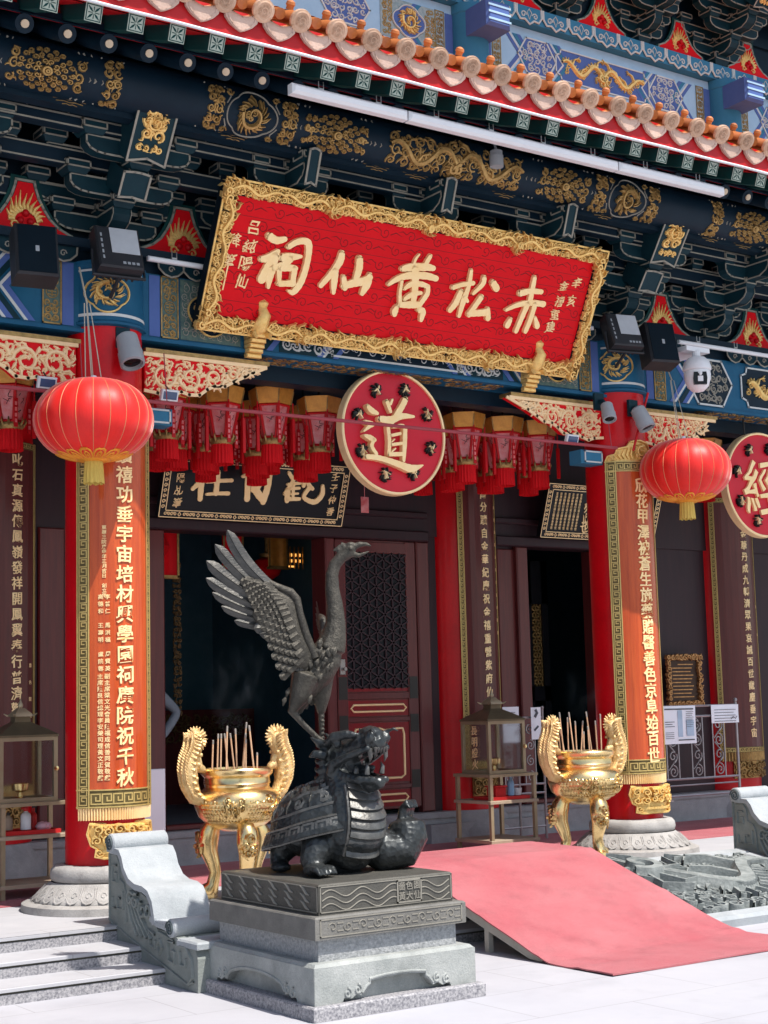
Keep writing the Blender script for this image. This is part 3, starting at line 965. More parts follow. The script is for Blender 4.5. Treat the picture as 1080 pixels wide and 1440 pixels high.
S = new_set()
V0, V1 = 3.775, 4.20
for c, s in ((0, 1), (4.66, -1), (0, -1), (4.66, 1)):
    a = lambda d: c + s * d
    lo, hi = sorted((a(.275), a(.355)))
    S['peri'].obox(fb, lo, hi, V0, V1, 0, .004)
    build_set(S, 'blue_band', beam)
    lo, hi = sorted((a(.365), a(.49)))
    panel_strip(S, fb, lo, hi, V0, V1, int(c * 7) + 11 + s)
    build_set(S, 'longevity_strip', beam)
for c, s in ((0, 1), (4.66, -1)):       # dragon quatrefoils beside the board
    lo, hi = sorted((c + s * .51, c + s * .98))
    S['olive'].obox(fb, lo, hi, V0, V1, 0, .006)
    g = lambda u, v, w=0: fb(u, v, w + .0065)
    scrollfill(S['pale'], g, lo + .01, hi - .01, V0 + .02, V1 - .02, .06, 71 + s, .003, .006)
    q = [((lo + hi) / 2 + (.15 + .028 * abs(math.cos(2 * t * PI / 20))) * math.cos(t * PI / 20), 3.985 + (.14 + .026 * abs(math.cos(2 * t * PI / 20))) * math.sin(t * PI / 20)) for t in range(40)]
    S['deep'].prism(g, q, 0, .006)
    g2 = lambda u, v, w=0: fb(u, v, w + .013)
    S['gold'].ribbon(g2, q, .014, .010, 0, True)
    phoenix(S['gold'], g2, (lo + hi) / 2, 3.985, .145, 90 + s, .022)
    build_set(S, 'dragon_panel', beam)
    u = c + s * 1.04
    chevrons(S, fb, u, V0, V1, s, 4, .05)
    build_set(S, 'chevron_band', beam)
    lo, hi = sorted((c + s * 1.30, c + s * 1.78))
    S['teal'].obox(fb, lo, hi, V0, V1, 0, .003)
    g3 = lambda u, v, w=0: fb(u, v, w + .0035)
    scrollfill(S['white'], g3, lo + .02, hi - .02, V0 + .015, V0 + .30, .09, 33 + s, .006, .014, dens=1.6)
    chevrons(S, fb, c + s * 1.62, V0, V1, s, 4, .045)
    build_set(S, 'cloud_panel', beam)
g = cartouche(S, fb, 1.72, 2.94, V0 + .02, V0 + .15)
scrollfill(S['white'], g, 1.80, 2.86, V0 + .045, V0 + .125, .12, 5, .004, .008, dens=1.0)
build_set(S, 'script_cartouche', beam)
# side bays
chevrons(S, fb, -.54, V0, V1, -1, 5, .05)
build_set(S, 'chevron_band', beam)
hexpanel(S, fb, -1.32, -.80, V0, V1, 17)
build_set(S, 'pointed_panel', beam)
chevrons(S, fb, 5.20, V0, V1, 1, 5, .05)
build_set(S, 'chevron_band', beam)
hexpanel(S, fb, 5.42, 5.98, V0, V1, 23)
build_set(S, 'pointed_panel', beam)
g = cartouche(S, fb, 6.10, 7.25, V0 + .035, V1 - .03)
dragon(S['gold'], g, 6.18, 6.70, 3.985, .075, .055, 4, .025)
dragon(S['gold'], g, 6.64, 7.18, 3.985, .075, .055, 6, .025, flip=True)
build_set(S, 'dragon_cartouche', beam)

# cloud-edged drop under the bracket zone beside each column
for c in (-.55, .62, 4.05, 5.25, 6.2):
    m = MB()
    g = FRONT(-.152)
    for k in (-1, 0, 1):
        cx = c + k * .19
        poly = [(cx - .10, 4.30), (cx - .095, 4.25), (cx - .05, 4.21), (cx, 4.195), (cx + .05, 4.21), (cx + .095, 4.25), (cx + .10, 4.30)]
        m.prism(g, poly, 0, .012)
        m.ribbon(lambda u, v, w=0: FRONT(-.165)(u, v, w), poly, .014, .006, 1)
        m.ribbon(lambda u, v, w=0: FRONT(-.165)(u, v, w), spiral(cx, 4.25, .026, 1.2, 0, 1, 9), .010, .005, 1)
    m.build('cloud_edge', ['teal', 'edge_line'], beam)

# spandrels: red boards with cream scrollwork under the beam
for c, s, L in ((0, 1, .94), (4.66, -1, .97), (0, -1, .95), (4.66, 1, .84)):
    a = lambda d: c + s * d
    z = 3.66
    bot = [(.25, 3.395), (.34, 3.385), (.40, 3.365), (.47, 3.385), (.52, 3.41), (.58, 3.395), (.66, 3.40), (.72, 3.445), (.78, 3.475), (.86, 3.48), (.93, 3.52), (1.02, 3.565), (.25 + L, 3.645)]
    bot = [(a(.25 + (d - .25) * L / (1.12 - .18)), v) for d, v in bot]
    poly = [(a(.25), z)] + bot + [(a(.25 + L), z)]
    g = lambda u, v, w=0: Vector((u, -.05 - w, v))
    m = MB()
    m.prism(g, poly, 0, .06, 0)
    sp = m.build('spandrel', 'red_board', hall)
    m = MB()
    g2 = lambda u, v, w=0: Vector((u, -.1105 - w, v))
    outline(m, g2, bot, .022, .014, 0, False)
    outline(m, g2, [(a(.25), z - .011), (a(.25 + L), z - .011)], .026, .016, 0, False)
    rg = random.Random(int(c * 10) + s)
    x = .30
    k = 0
    while x < .25 + L - .12:
        vb = 3.40 + max(0, (x - .62)) * .42
        hgt = z - .03 - vb
        r = hgt * .40
        m.ribbon(g2, spiral(a(x + r), vb + hgt * .5, r, 1.45, PI * (k % 2), s * (1 if k % 2 else -1), 18), [.034 - .001 * q for q in range(19)], .014)
        for q in range(9):
            an = 2 * PI * q / 9 + rg.uniform(-.2, .2)
            p0 = (a(x + r) + r * .8 * math.cos(an), vb + hgt * .5 + r * .8 * math.sin(an))
            L2 = rg.uniform(.045, .075)
            p2 = (p0[0] + L2 * math.cos(an + .7), min(z - .03, max(vb - .0, p0[1] + L2 * math.sin(an + .7))))
            pm = ((p0[0] + p2[0]) / 2 + .012, (p0[1] + p2[1]) / 2 + .012)
            m.ribbon(g2, [p0, pm, p2], [.014, .028, .006], .011)
        x += r * 2 + .018
        k += 1
    def inside(u, v):
        c_ = False
        for i in range(len(poly)):
            (x1, y1), (x2, y2) = poly[i - 1], poly[i]
            if (y1 > v) != (y2 > v) and u < (x2 - x1) * (v - y1) / (y2 - y1) + x1:
                c_ = not c_
        return c_
    lo_, hi_ = min(p[0] for p in poly), max(p[0] for p in poly)
    for k in range(230):
        u, v = rg.uniform(lo_, hi_), rg.uniform(3.38, 3.64)
        an = rg.uniform(0, 6.3)
        ln = rg.uniform(.03, .06)
        u2, v2 = u + ln * math.cos(an), v + ln * math.sin(an)
        if inside(u, v) and inside(u2, v2):
            m.ribbon(g2, [(u, v), ((u + u2) / 2 - .01 * math.sin(an), (v + v2) / 2 + .01 * math.cos(an)), (u2, v2)], [.008, .020, .004], rg.uniform(.006, .011))
    m.build('scrollwork', 'cream_scroll', sp, 50)
    m = MB()
    m.box(min(a(.25), a(.25 + L)) - .0, max(a(.25), a(.25 + L)) + .03, -.13, .02, 3.662, 3.69)
    m.build('spandrel_rail', 'gold_dull', sp)
# cross-tie ends showing under the spandrels
for x in (.34, 4.30):
    m = MB()
    m.bbox(FRONT(-.02), x - .12, x + .12, 3.17, 3.285, -.06, .10, .02)
    outline(m, FRONT(-.121), [(x - .092, 3.185), (x + .092, 3.185), (x + .092, 3.27), (x - .092, 3.27)], .012, .005, 1)
    m.build('tie_beam_end', ['blue_bright', 'white_line'], hall)
# soffit behind the beam and the ceiling of the porch
m = MB()
m.box(-9, 13, .13, 2.25, 3.80, 3.86)
m.box(-9, 13, .13, .30, 3.62, 3.80)
for k in range(12):
    m.box(-9 + 2 * k, -8.9 + 2 * k, .3, 2.2, 3.70, 3.80)
m.build('porch_ceiling', 'navy', hall)
for x0, x1 in ((1.2, 3.4), (5.6, 7.2)):
    m = MB()
    scrollfill(m, lambda u, v, w=0: Vector((u, v, 3.734 - w)), x0, x1, -.12, .10, .10, 3, .004, .018)
    m.build('soffit_ornament', 'gold_dull', beam, 40)

# ---- bracket sets (dougong)


def arm(mb, fn, L, h, t, mi=0, line=1):
    """bow-shaped bracket arm: fn(u along, v up, w across)"""
    poly = [(-L, h), (-L, h * .52), (-L * .93, h * .22), (-L * .80, h * .05), (-L * .66, 0), (L * .66, 0), (L * .80, h * .05), (L * .93, h * .22), (L, h * .52), (L, h)]
    mb.prism(fn, poly, -t / 2, t / 2, mi)
    for sgn in (-1, 1):
        g = lambda u, v, w=0, s=sgn: fn(u, v, s * (t / 2 + .0005 + w))
        outline(mb, g, [(u * .985, v * .96 + .004) for u, v in poly], .012, .004, line)
    return


def block(mb, fn, u, v, w, s, h, mi=0, line=1):
    """flared bearing block"""
    b = s * .72
    p = [fn(u + a * b / 2, v, w + c * b / 2) for a, c in ((-1, -1), (1, -1), (1, 1), (-1, 1))]
    p += [fn(u + a * s / 2, v + h * .45, w + c * s / 2) for a, c in ((-1, -1), (1, -1), (1, 1), (-1, 1))]
    p += [fn(u + a * s / 2, v + h, w + c * s / 2) for a, c in ((-1, -1), (1, -1), (1, 1), (-1, 1))]
    f = [(0, 1, 2, 3), (8, 9, 10, 11)]
    for k in (0, 4):
        for i in range(4):
            f.append((k + i, k + (i + 1) % 4, k + 4 + (i + 1) % 4, k + 4 + i))
    mb.add(p, f, mi)
    g = lambda a, q, r=0: fn(a, q, w + s / 2 + .0006 + r)
    outline(mb, g, [(u - s / 2 + .006, v + h * .45), (u + s / 2 - .006, v + h * .45), (u + s / 2 - .006, v + h - .004), (u - s / 2 + .006, v + h - .004)], .010, .004, line)
    g = lambda a, q, r=0: fn(u - s / 2 - .0006 - r, q, w + a)
    outline(mb, g, [(-s / 2 + .006, v + h * .45), (s / 2 - .006, v + h * .45), (s / 2 - .006, v + h - .004), (-s / 2 + .006, v + h - .004)], .010, .004, line)


def bracket_mesh(big):
    """local: u along the wall, v up from the plate, w out from the wall"""
    fn = lambda u, v, w=0: Vector((u, -w, v))
    m = MB()
    sz = .17 if big else .135
    k = 1.25 if big else 1.0
    block(m, fn, 0, 0, 0, sz * 1.35, .13)
    tiers = [(.10, 0, .30), (.28, 0, .44), (.28, .26, .30), (.46, .26, .43), (.46, .52, .30), (.62, .52, .40)]
    for v, w, L in tiers:
        g = lambda a, b, c=0, v=v, w=w: fn(a, b + v, c + w)
        arm(m, g, L * k, .115, .085)
        for u in (-L * k + .05, 0, L * k - .05):
            block(m, fn, u, v + .115, w, sz, .085)
    for v, w1 in ((.10, .30), (.28, .56), (.46, .50 if big else .82)):
        g = lambda a, b, c=0, v=v: fn(c, b + v, a)
        t = .10 * k
        poly = [(-.1, .115), (-.1, 0), (w1 - .10, 0), (w1 - .03, .035), (w1, .075), (w1, .115)]
        m.prism(g, poly, -t / 2, t / 2)
        for s in (-1, 1):
            gg = lambda a, b, c=0, s=s, v=v: fn(s * (t / 2 + .0005 + c), b + v, a)
            outline(m, gg, poly[1:] + [(.0, .115)], .011, .004, 1)
        if not (big and v > .4):
            block(m, fn, 0, v + .115, w1 - .05, sz, .085)
    return m


fnw = lambda u, v, w=0: Vector((u, -w, v))


def nose(name, fn, x, y0, z0, y1, z1, wd, parent, plate, seed):
    """sloping nose board that ends a projecting beam, with its carved face"""
    a, b = Vector((x, y0, z0)), Vector((x, y1, z1))
    V = (a - b).normalized()
    L = (a - b).length
    g = F(b, (1, 0, 0), V)
    m = MB()
    poly = [(-wd / 2, 0), (0, L * .07), (wd / 2, 0), (wd / 2, L), (wd * .12, L * 1.05), (-wd * .12, L * 1.05), (-wd / 2, L)]
    m.prism(g, poly, -.22, .03)
    g1 = lambda u, v, w=0: g(u, v, w + .0305)
    outline(m, g1, poly, .014, .006, 1)
    o = m.build(name, ['teal', 'edge_line'], parent)
    if plate:
        m = MB()
        scrollfill(m, g1, -wd * .34, wd * .34, L * .30, L * .84, wd * .30, seed, .016, wd * .085, dens=1.5)
        phoenix(m, g1, 0, L * .56, wd * .30, seed, .02)
        scrollfill(m, g1, -wd * .36, wd * .36, L * .16, L * .28, wd * .2, seed + 1, .012, wd * .06)
        m.build('gilt_lotus', 'gold', o, 50)
    return o


BZ = 4.36
bm_small = bracket_mesh(False).mesh('bracket_set', ['teal', 'edge_line'])
bm_big = bracket_mesh(True).mesh('bracket_set', ['teal', 'edge_line'])


def bracket(x, y, z, big, parent):
    o = link('bracket_set', bm_big if big else bm_small, parent)
    o.location = o.location + Vector((x, y, z))
    return o


for i, x in enumerate((-2.33, -1.165, 1.165, 2.33, 3.495, 5.81, 6.96)):
    b = bracket(x, 0, BZ, False, hall)
    nose('bracket_nose', fnw, x, -.86, 5.02, -.78, 4.80, .085, b, False, i)
for i, x in enumerate(CX):
    b = bracket(x, 0, BZ, True, hall)
    nose('bracket_nose', fnw, x, -.90, 5.19, -.63, 4.79, .27, b, True, 40 + i)
    nose('bracket_nose', fnw, x - .02, -.56, 4.74, -.46, 4.60, .19, b, False, 60 + i)

# horizontal ties between the sets
m = MB()
for y, z0, z1 in ((0, 4.62, 4.76), (-.27, 4.80, 4.92), (-.54, 4.95, 5.04)):
    m.box(-9, 13, y - .04, y + .04, z0, z1)
    mb_line(m, lambda u, v, w=0, y=y: Vector((u, y - .0405 - w, v)), (-9, z0 + .012), (13, z0 + .012), .010, .004, 1)
    mb_line(m, lambda u, v, w=0, y=y: Vector((u, y - .0405 - w, v)), (-9, z1 - .012), (13, z1 - .012), .010, .004, 1)
m.build('bracket_tie', ['navy', 'edge_line'], hall)
for k in range(-4, 10):       # red infill between ties
    m = MB()
    x = .58 + 1.165 * k if k < 4 else 5.235 + 1.15 * (k - 4)
    m.box(x - .16, x + .16, -.02, 0, 4.90, 5.02)
    m.build('bracket_infill', 'red_dark', hall)


def flame_panel(x, y, z, parent, k=1.0):
    """red panel with a flaming jewel between two bracket sets"""
    fn = lambda u, v, w=0: Vector((x + u * k, y - w, z + v * k))

    def shape(g):
        half = [(.37, 0), (.36, .045), (.27, .085), (.205, .14), (.165, .20), (.128, .27), (.105, .34), (.098, .41)]
        h = [(max(.012, u - g), v - (g * .9 if i == 7 else 0)) for i, (u, v) in enumerate(half)]
        return [(u, v) for u, v in h] + [(-u, v) for u, v in h[::-1]]
    m = MB()
    m.prism(fn, shape(0), 0, .020, 0)
    p = m.build('flame_panel', 'green_paint', parent)
    m = MB()
    outline(m, lambda u, v, w=0: fn(u, v, w + .0205), shape(.034), .016, .006)
    m.build('panel_line', 'edge_line', p)
    m = MB()
    m.prism(lambda u, v, w=0: fn(u, v, w + .0205), shape(.048), 0, .004)
    m.build('red_field', 'red_board', p)
    m = MB()
    g = lambda u, v, w=0: fn(u, v, w + .026)
    for i in range(13):
        a = PI * (.04 + .92 * i / 12)
        L = .12 + .05 * math.sin(a) ** 2 + (.02 if i % 2 else 0)
        p0 = (.075 * math.cos(a), .10 + .065 * math.sin(a))
        p1 = (.115 * math.cos(a + .12), .10 + .11 * math.sin(a + .1))
        p2 = (L * math.cos(a - .05) * .98, .10 + L * math.sin(a - .05) * 1.12)
        m.ribbon(g, [p0, p1, p2], [.036, .026, .004], .010)
    m.ribbon(g, spiral(-.075, .065, .035, 1.1, 0, 1, 9), .016, .008)
    m.ribbon(g, spiral(.075, .065, .035, 1.1, PI, -1, 9), .016, .008)
    m.build('flame', 'gold', p, 40)
    for u, v in ((-.035, .10), (.035, .10), (0, .155)):
        m = MB()
        m.ball(fn(u, v, .03), .026 * k, 10)
        m.build('jewel', 'red_dark', p, 60)
    return p


fp = flame_panel(-.58, -.03, BZ, hall)
for x in (.58, 4.08, 5.235, 6.385, -1.75):
    shift_part(fp, (x + .58, 0, 0))
m = MB()
m.box(-9, 13, 0, .06, 4.30, 6.4)
m.build('bracket_backboard', 'navy_deep', hall)

# ---- round purlin with gilt relief
PY, PZ, PR = -.80, 5.20, .165
m = MB()
m.lathe([(PR, -9), (PR, 13)], 28, fn=lambda a, b, c: Vector((c, PY + a, PZ + b)))
m.box(-9, 13, PY + .02, PY + .12, 5.0, 5.06)
pur = m.build('purlin', 'navy', hall, 40)
TH = R_(28)


def fpur(u, v, w=0.0):
    t = TH - v / PR
    return Vector((u, PY - (PR + w) * math.cos(t), PZ - (PR + w) * math.sin(t)))


def purlin_bits(x, s):
    """relief repeated either side of a column; s mirrors it"""
    inner = (s > 0) == (x < 2)
    base = MB()
    g, t = Sub(base, 0), Sub(base, 1)

    def done(nm):
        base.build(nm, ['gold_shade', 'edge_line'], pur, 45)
        base.__init__()
    for b in (.36, .92) if inner else (.36, ):
        for d in (-.075, .075):
            t.ribbon(fpur, [(x + s * (b + d), -.17), (x + s * (b + d), .17)], .012, .006)
        scrollfill(g, fpur, *sorted((x + s * (b - .06), x + s * (b + .06))), -.16, .16, .06, 5 + int(x) + s, .014, dens=1.4)
        done('gilt_band')
    if inner:
        c = x + s * .64
        phoenix(g, fpur, c, 0, .135, int(x * 3) + s + 60, .022)
        t.ribbon(fpur, [(c + (.15 + .025 * abs(math.cos(2 * a * PI / 20))) * 1.08 * math.cos(a * PI / 20), (.15 + .02 * abs(math.cos(2 * a * PI / 20))) * math.sin(a * PI / 20)) for a in range(40)], .010, .008, 0, True)
        for k in (-1, 1):
            for q in (-1, 1):
                t.ribbon(fpur, [(c + k * .20, q * .05), (c + k * .17, q * .10), (c + k * .19, q * .16)], .010, .006)
                g.ribbon(fpur, spiral(c + k * .175, q * .135, .028, 1.2, 0, k * q, 8), .012, .012)
        done('gilt_medallion')
    c = x + s * (1.30 if inner else .80)
    sunburst(g, fpur, c, 0, .15, int(x) + s + 4, .018, 0, 1.35)
    scrollfill(g, fpur, c - .26, c - .17, -.10, .10, .06, 4, .012)
    scrollfill(g, fpur, c + .17, c + .26, -.10, .10, .06, 5, .012)
    for k in (-1, 1):
        for q in (0, .035, .085):
            t.ribbon(fpur, [(c + k * (.21 + q), -.17), (c + k * (.29 + q), 0), (c + k * (.21 + q), .17)], .016 if q == .035 else .009, .007)
    done('gilt_flower_panel')


for x, s in ((0, 1), (4.66, -1), (0, -1), (4.66, 1)):
    purlin_bits(x, s)
m = MB()
dragon(m, fpur, 1.74, 2.36, 0, .075, .048, 8, .022)
dragon(m, fpur, 2.32, 2.94, 0, .075, .048, 9, .022, flip=True)
scrollfill(m, fpur, 1.74, 2.94, -.13, .13, .10, 3, .012, .014, dens=1.2)
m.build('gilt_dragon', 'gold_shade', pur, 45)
m = MB()
cl = lambda u, v, w=0: Vector((u, PY + .019 - w, v))
for x in (-.58, .58, 1.74, 2.08, 2.9, 3.9, 5.1, 5.5):       # faint cloud marks under the purlin
    for k, q in enumerate((.05, .09, .11, .08)):
        u = x
        z = 5.005 + .016 * k
        m.ribbon(lambda a, b, w=0: Vector((a, PY + .0195 - w, b)), [(u - q, z), (u - q * .4, z + .006), (u, z), (u + q * .4, z + .006), (u + q, z)], .006, .003)
m.build('cloud_mark', 'gold_dull', pur)

# ---- rafters, fascia, tiles
RS = .2663
RX = [.01 + RS * k for k in range(-16, 36)]


def bar(mb, a, b, r, n, mi=0, square=False):
    a, b = Vector(a), Vector(b)
    d = (b - a).normalized()
    x = Vector((1, 0, 0))
    y = d.cross(x)
    vs = []
    for p in (a, b):
        for i in range(n):
            t = 2 * PI * (i + (.5 if square else 0)) / n
            vs.append(p + (x * math.cos(t) + y * math.sin(t)) * r)
    mb.add(vs, [(i, (i + 1) % n, n + (i + 1) % n, n + i) for i in range(n)] + [tuple(range(n))[::-1], tuple(range(n, 2 * n))], mi)


m = MB()
bar(m, (0, .3, 6.02), (0, -1.24, 5.245), .058, 14)
r1 = m.build('round_rafter', 'navy', hall, 40)
m = MB()
d = (Vector((0, -1.24, 5.245)) - Vector((0, .3, 6.02))).normalized()
c = Vector((0, -1.24, 5.245))
bar(m, c + d * .002, c + d * .012, .025, 12)
e1 = m.build('rafter_pearl', 'pearl', r1, 40)
r1.location.x += RX[0]
m = MB()
bar(m, (0, -.5, 5.66), (0, -1.615, 5.225), .066, 4, 0, True)
r2 = m.build('flying_rafter', 'green_paint', hall)
m = MB()
dd = (Vector((0, -1.615, 5.225)) - Vector((0, -.5, 5.66))).normalized()
g = F(Vector((0, -1.615, 5.225)) + dd * .002, (1, 0, 0), (Vector((1, 0, 0)).cross(dd)) * -1)
m.obox(g, -.052, .052, -.052, .052, -.001, .003)
fr = m.build('rafter_face', 'rafter_end', r2)
m = MB()
gg = lambda u, v, w=0: g(u, v, w + .0035)
outline(m, gg, [(-.044, -.044), (.044, -.044), (.044, .044), (-.044, .044)], .005, .002)
for k in range(4):
    a = PI / 4 + PI / 2 * k
    m.ribbon(gg, [(.008 * math.cos(a), .008 * math.sin(a)), (.028 * math.cos(a), .028 * math.sin(a)), (.05 * math.cos(a), .05 * math.sin(a))], [.004, .014, .003], .002)
    a += PI / 4
    m.ribbon(gg, [(.006 * math.cos(a), .006 * math.sin(a)), (.034 * math.cos(a), .034 * math.sin(a))], [.003, .006], .002)
fm = m.build('face_pattern', 'green_paint', r2)
r2.location.x += RX[0]
for x in RX[1:]:
    shift_part(r1, (x - RX[0], 0, 0))
    shift_part(r2, (x - RX[0], 0, 0))
# boards over the rafters
m = MB()
m.add([(-9, .3, 6.09), (13, .3, 6.09), (13, -1.30, 5.285), (-9, -1.30, 5.285)], [(0, 1, 2, 3)], 0)
m.add([(-9, -1.24, 5.30), (13, -1.24, 5.30), (13, -1.24, 5.42), (-9, -1.24, 5.42)], [(0, 1, 2, 3)], 1)
m.add([(-9, -.45, 5.71), (13, -.45, 5.71), (13, -1.60, 5.278), (-9, -1.60, 5.278)], [(0, 1, 2, 3)], 1)
m.build('eave_boarding', ['navy', 'red_dark'], hall)
m = MB()
m.box(-9, 13, -1.275, -1.245, 5.30, 5.345)
m.build('eave_batten', 'navy', hall)
m = MB()
m.box(-9, 13, -1.665, -1.625, 5.272, 5.44)
m.build('fascia_board', 'red_fascia', hall)

ESL = R_(27)       # slope of the lowest tile course
EO = Vector((0, -1.72, 5.452))
tu = Vector((0, math.cos(ESL), math.sin(ESL)))
tn = Vector((0, -math.sin(ESL), math.cos(ESL)))
m = MB()
L0, L1 = Vector((0, -1.70, 5.40)), Vector((0, -1.20, 5.56))
pts = [EO + tu * s for s in (0, .36)]
prof = [(.086, 0), (.086, .36), (.074, .362), (.074, .72), (.086, .722)]
for k, (a, b, r) in enumerate(((0, .34, .060), (.335, .70, .065))):
    vs = []
    n = 14
    for s in (a, b):
        for i in range(n + 1):
            t = PI * i / n
            rr = r if s == a else r * .93
            vs.append(EO + tu * s + Vector((rr * math.cos(t), 0, 0)) + tn * rr * math.sin(t))
    m.add(vs, [(i, i + 1, n + 2 + i, n + 1 + i) for i in range(n)])
    for s in (a, ):
        q = len(m.v)
tt = m.build('tile_tube', 'tile_glaze', hall, 40)
m = MB()       # round end with raised ring
fe = F(EO + tn * .005 - tu * .004, (1, 0, 0), (tn * .90 - tu * .10).normalized())
fz = lambda a, b, c: fe(a, b, c)
m.lathe([(0, .012), (.046, .012), (.049, .015), (.055, .015), (.058, .012), (.071, .010), (.073, 0), (.069, -.02)], 26, fn=fz)
phoenix(m, lambda u, v, w=0: fe(u, v, w + .014), 0, 0, .042, 2, .003)
td = m.build('tile_disc', 'tile_face', tt, 40)
m = MB()
m.lathe([(.024, 0), (.024, .02), (.031, .030), (.027, .048), (.012, .058), (0, .06)], 12, fn=lambda a, b, c: EO + tu * (.17 + b) + Vector((a, 0, 0)) + tn * (.058 + c))
bar(m, EO + Vector((RS / 2 + .02, .05, .045)), EO + Vector((RS / 2 + .02, .17, .10)), .036, 14)
m.build('tile_nail_cap', 'tile_glaze', tt, 40)
m = MB()
n = 12
hx = RS / 2
vs = []
for s, dz in ((-.015, .0), (.75, .0)):
    for i in range(n + 1):
        t = -1 + 2 * i / n
        vs.append(EO + tu * s + Vector((t * hx * .86, 0, 0)) + tn * (-.055 + .05 * t * t))
m.add(vs, [(i, i + 1, n + 2 + i, n + 1 + i) for i in range(n)])
dt = m.build('pan_tile', 'tile_glaze', hall, 40)
m = MB()
top = [(t / 8 * hx * .88, -.052 + .045 * (t / 8) ** 2) for t in range(-8, 9)]
bot = [(.116, -.045), (.108, -.078), (.075, -.112), (.035, -.136), (0, -.150), (-.035, -.136), (-.075, -.112), (-.108, -.078), (-.116, -.045)]
fd = F(EO + tu * .035 - tn * .012, (1, 0, 0), (tn * .95 + tu * .3).normalized())
m.prism(fd, top + bot, 0, .022)
outline(m, lambda u, v, w=0: fd(u, v, w + .0222), [(u * .82, v * .90 - .006) for u, v in bot] + [(-.07, -.042), (0, -.058), (.07, -.042)], .007, .004)
m.build('drip_tile', 'tile_pale', dt, 40)
tt.location.x += RX[0]
dt.location.x += RX[0] + RS / 2
for x in RX[1:]:
    shift_part(tt, (x - RX[0], 0, 0))
    if x < RX[-1]:
        shift_part(dt, (x - RX[0], 0, 0))
# upper slope of the lower roof
m = MB()
a, b = EO + tu * .66 + tn * -.01, Vector((0, 1.85, 7.22))
vs = []
nt_ = 52 * 6
for k in range(nt_ + 1):
    x = RX[0] - RS / 2 + RS * k / 6
    h = .085 * max(0, math.cos(2 * PI * (k / 6 - .5))) ** .6 if math.cos(2 * PI * (k / 6 - .5)) > 0 else 0
    vs += [(x, a.y, a.z + h - .03), (x, b.y, b.z + h)]
m.add(vs, [(2 * k, 2 * k + 2, 2 * k + 3, 2 * k + 1) for k in range(nt_)])
m.build('lower_roof', 'tile_glaze', hall, 60)

# ---- upper storey
UY = 1.8
m = MB()
m.box(-5, 13, UY, UY + .3, 6.6, 7.95)
ub = m.build('upper_beam', 'sky_blue', hall)
S = new_set()
fu = FRONT(UY - .001)
V0, V1 = 7.47, 7.86
OV = {'olive': 'grey_panel', 'deep': 'periwinkle', 'teal': 'blue_bright', 'pale': 'white_line'}
for c, s in ((4.66, -1), (4.66, 1), (8.2, -1), (8.2, 1)):
    lo, hi = sorted((c + s * .30, c + s * .40))
    panel_strip(S, fu, lo, hi, V0, V1, int(c * 3) + s)
    build_set(S, 'longevity_strip', ub, OV)
    S['peri'].obox(fu, *sorted((c + s * .19, c + s * .28)), V0, V1, 0, .004)
    chevrons(S, fu, c + s * .46, V0, V1, s, 4, .05)
    build_set(S, 'chevron_band', ub, OV)
    if c > 5 or s > 0:
        hexpanel(S, fu, *sorted((c + s * .62, c + s * 1.12)), V0, V1, int(c) + s)
        chevrons(S, fu, c + s * 1.0, V0, V1, s, 4, .045)
        build_set(S, 'pointed_panel', ub, OV)
S['olive'].obox(fu, 3.62, 4.27, V0, V1, 0, .006)
g = lambda u, v, w=0: fu(u, v, w + .0065)
q = [(3.945 + (.16 + .03 * abs(math.cos(2 * t * PI / 20))) * math.cos(t * PI / 20), 7.665 + (.135 + .025 * abs(math.cos(2 * t * PI / 20))) * math.sin(t * PI / 20)) for t in range(40)]
S['deep'].prism(g, q, 0, .006)
g2 = lambda u, v, w=0: fu(u, v, w + .013)
S['white'].ribbon(g2, q, .016, .010, 0, True)
phoenix(S['gold'], g2, 3.945, 7.665, .14, 9, .022)
for k in (-1, 1):
    scrollfill(S['gilt'], g, 3.945 + k * .25 - .06, 3.945 + k * .25 + .06, V0 + .02, V1 - .02, .06, 5 + k, .004)
build_set(S, 'dragon_panel', ub, OV)
hexpanel(S, fu, 2.95, 3.50, V0, V1, 44)
build_set(S, 'pointed_panel', ub, OV)
g = cartouche(S, fu, 5.78, 7.08, V0 + .03, V1 - .03)
dragon(S['gold'], g, 5.86, 6.44, 7.665, .075, .055, 14, .025)
dragon(S['gold'], g, 6.40, 7.00, 7.665, .075, .055, 16, .025, flip=True)
build_set(S, 'dragon_cartouche', ub, OV)
m = MB()     # cloud-shaped edging above it
m.box(-5, 13, UY - .10, UY + .3, 7.955, 8.13)
gc = lambda u, v, w=0: Vector((u, UY - .101 - w, v))
gd = lambda u, v, w=0: Vector((u, UY - .1125 - w, v))
x = -1.54
while x < 10.5:
    poly = [(x - .16, 8.12), (x - .16, 8.03), (x - .12, 7.975), (x - .06, 7.985), (x, 7.94), (x + .06, 7.985), (x + .12, 7.975), (x + .16, 8.03), (x + .16, 8.12)]
    m.prism(gc, poly, 0, .011)
    m.ribbon(gd, poly, .024, .010, 1)
    m.ribbon(gd, spiral(x - .075, 8.03, .038, 1.2, 0, 1, 10), .014, .008, 1)
    m.ribbon(gd, spiral(x + .075, 8.03, .038, 1.2, PI, -1, 10), .014, .008, 1)
    m.ribbon(gd, [(x - .03, 8.06), (x, 8.10), (x + .03, 8.06), (x, 7.99), (x - .03, 8.06)], .010, .007, 1)
    x += .345
m.build('upper_cloud_edge', ['blue_bright', 'white_line'], ub)
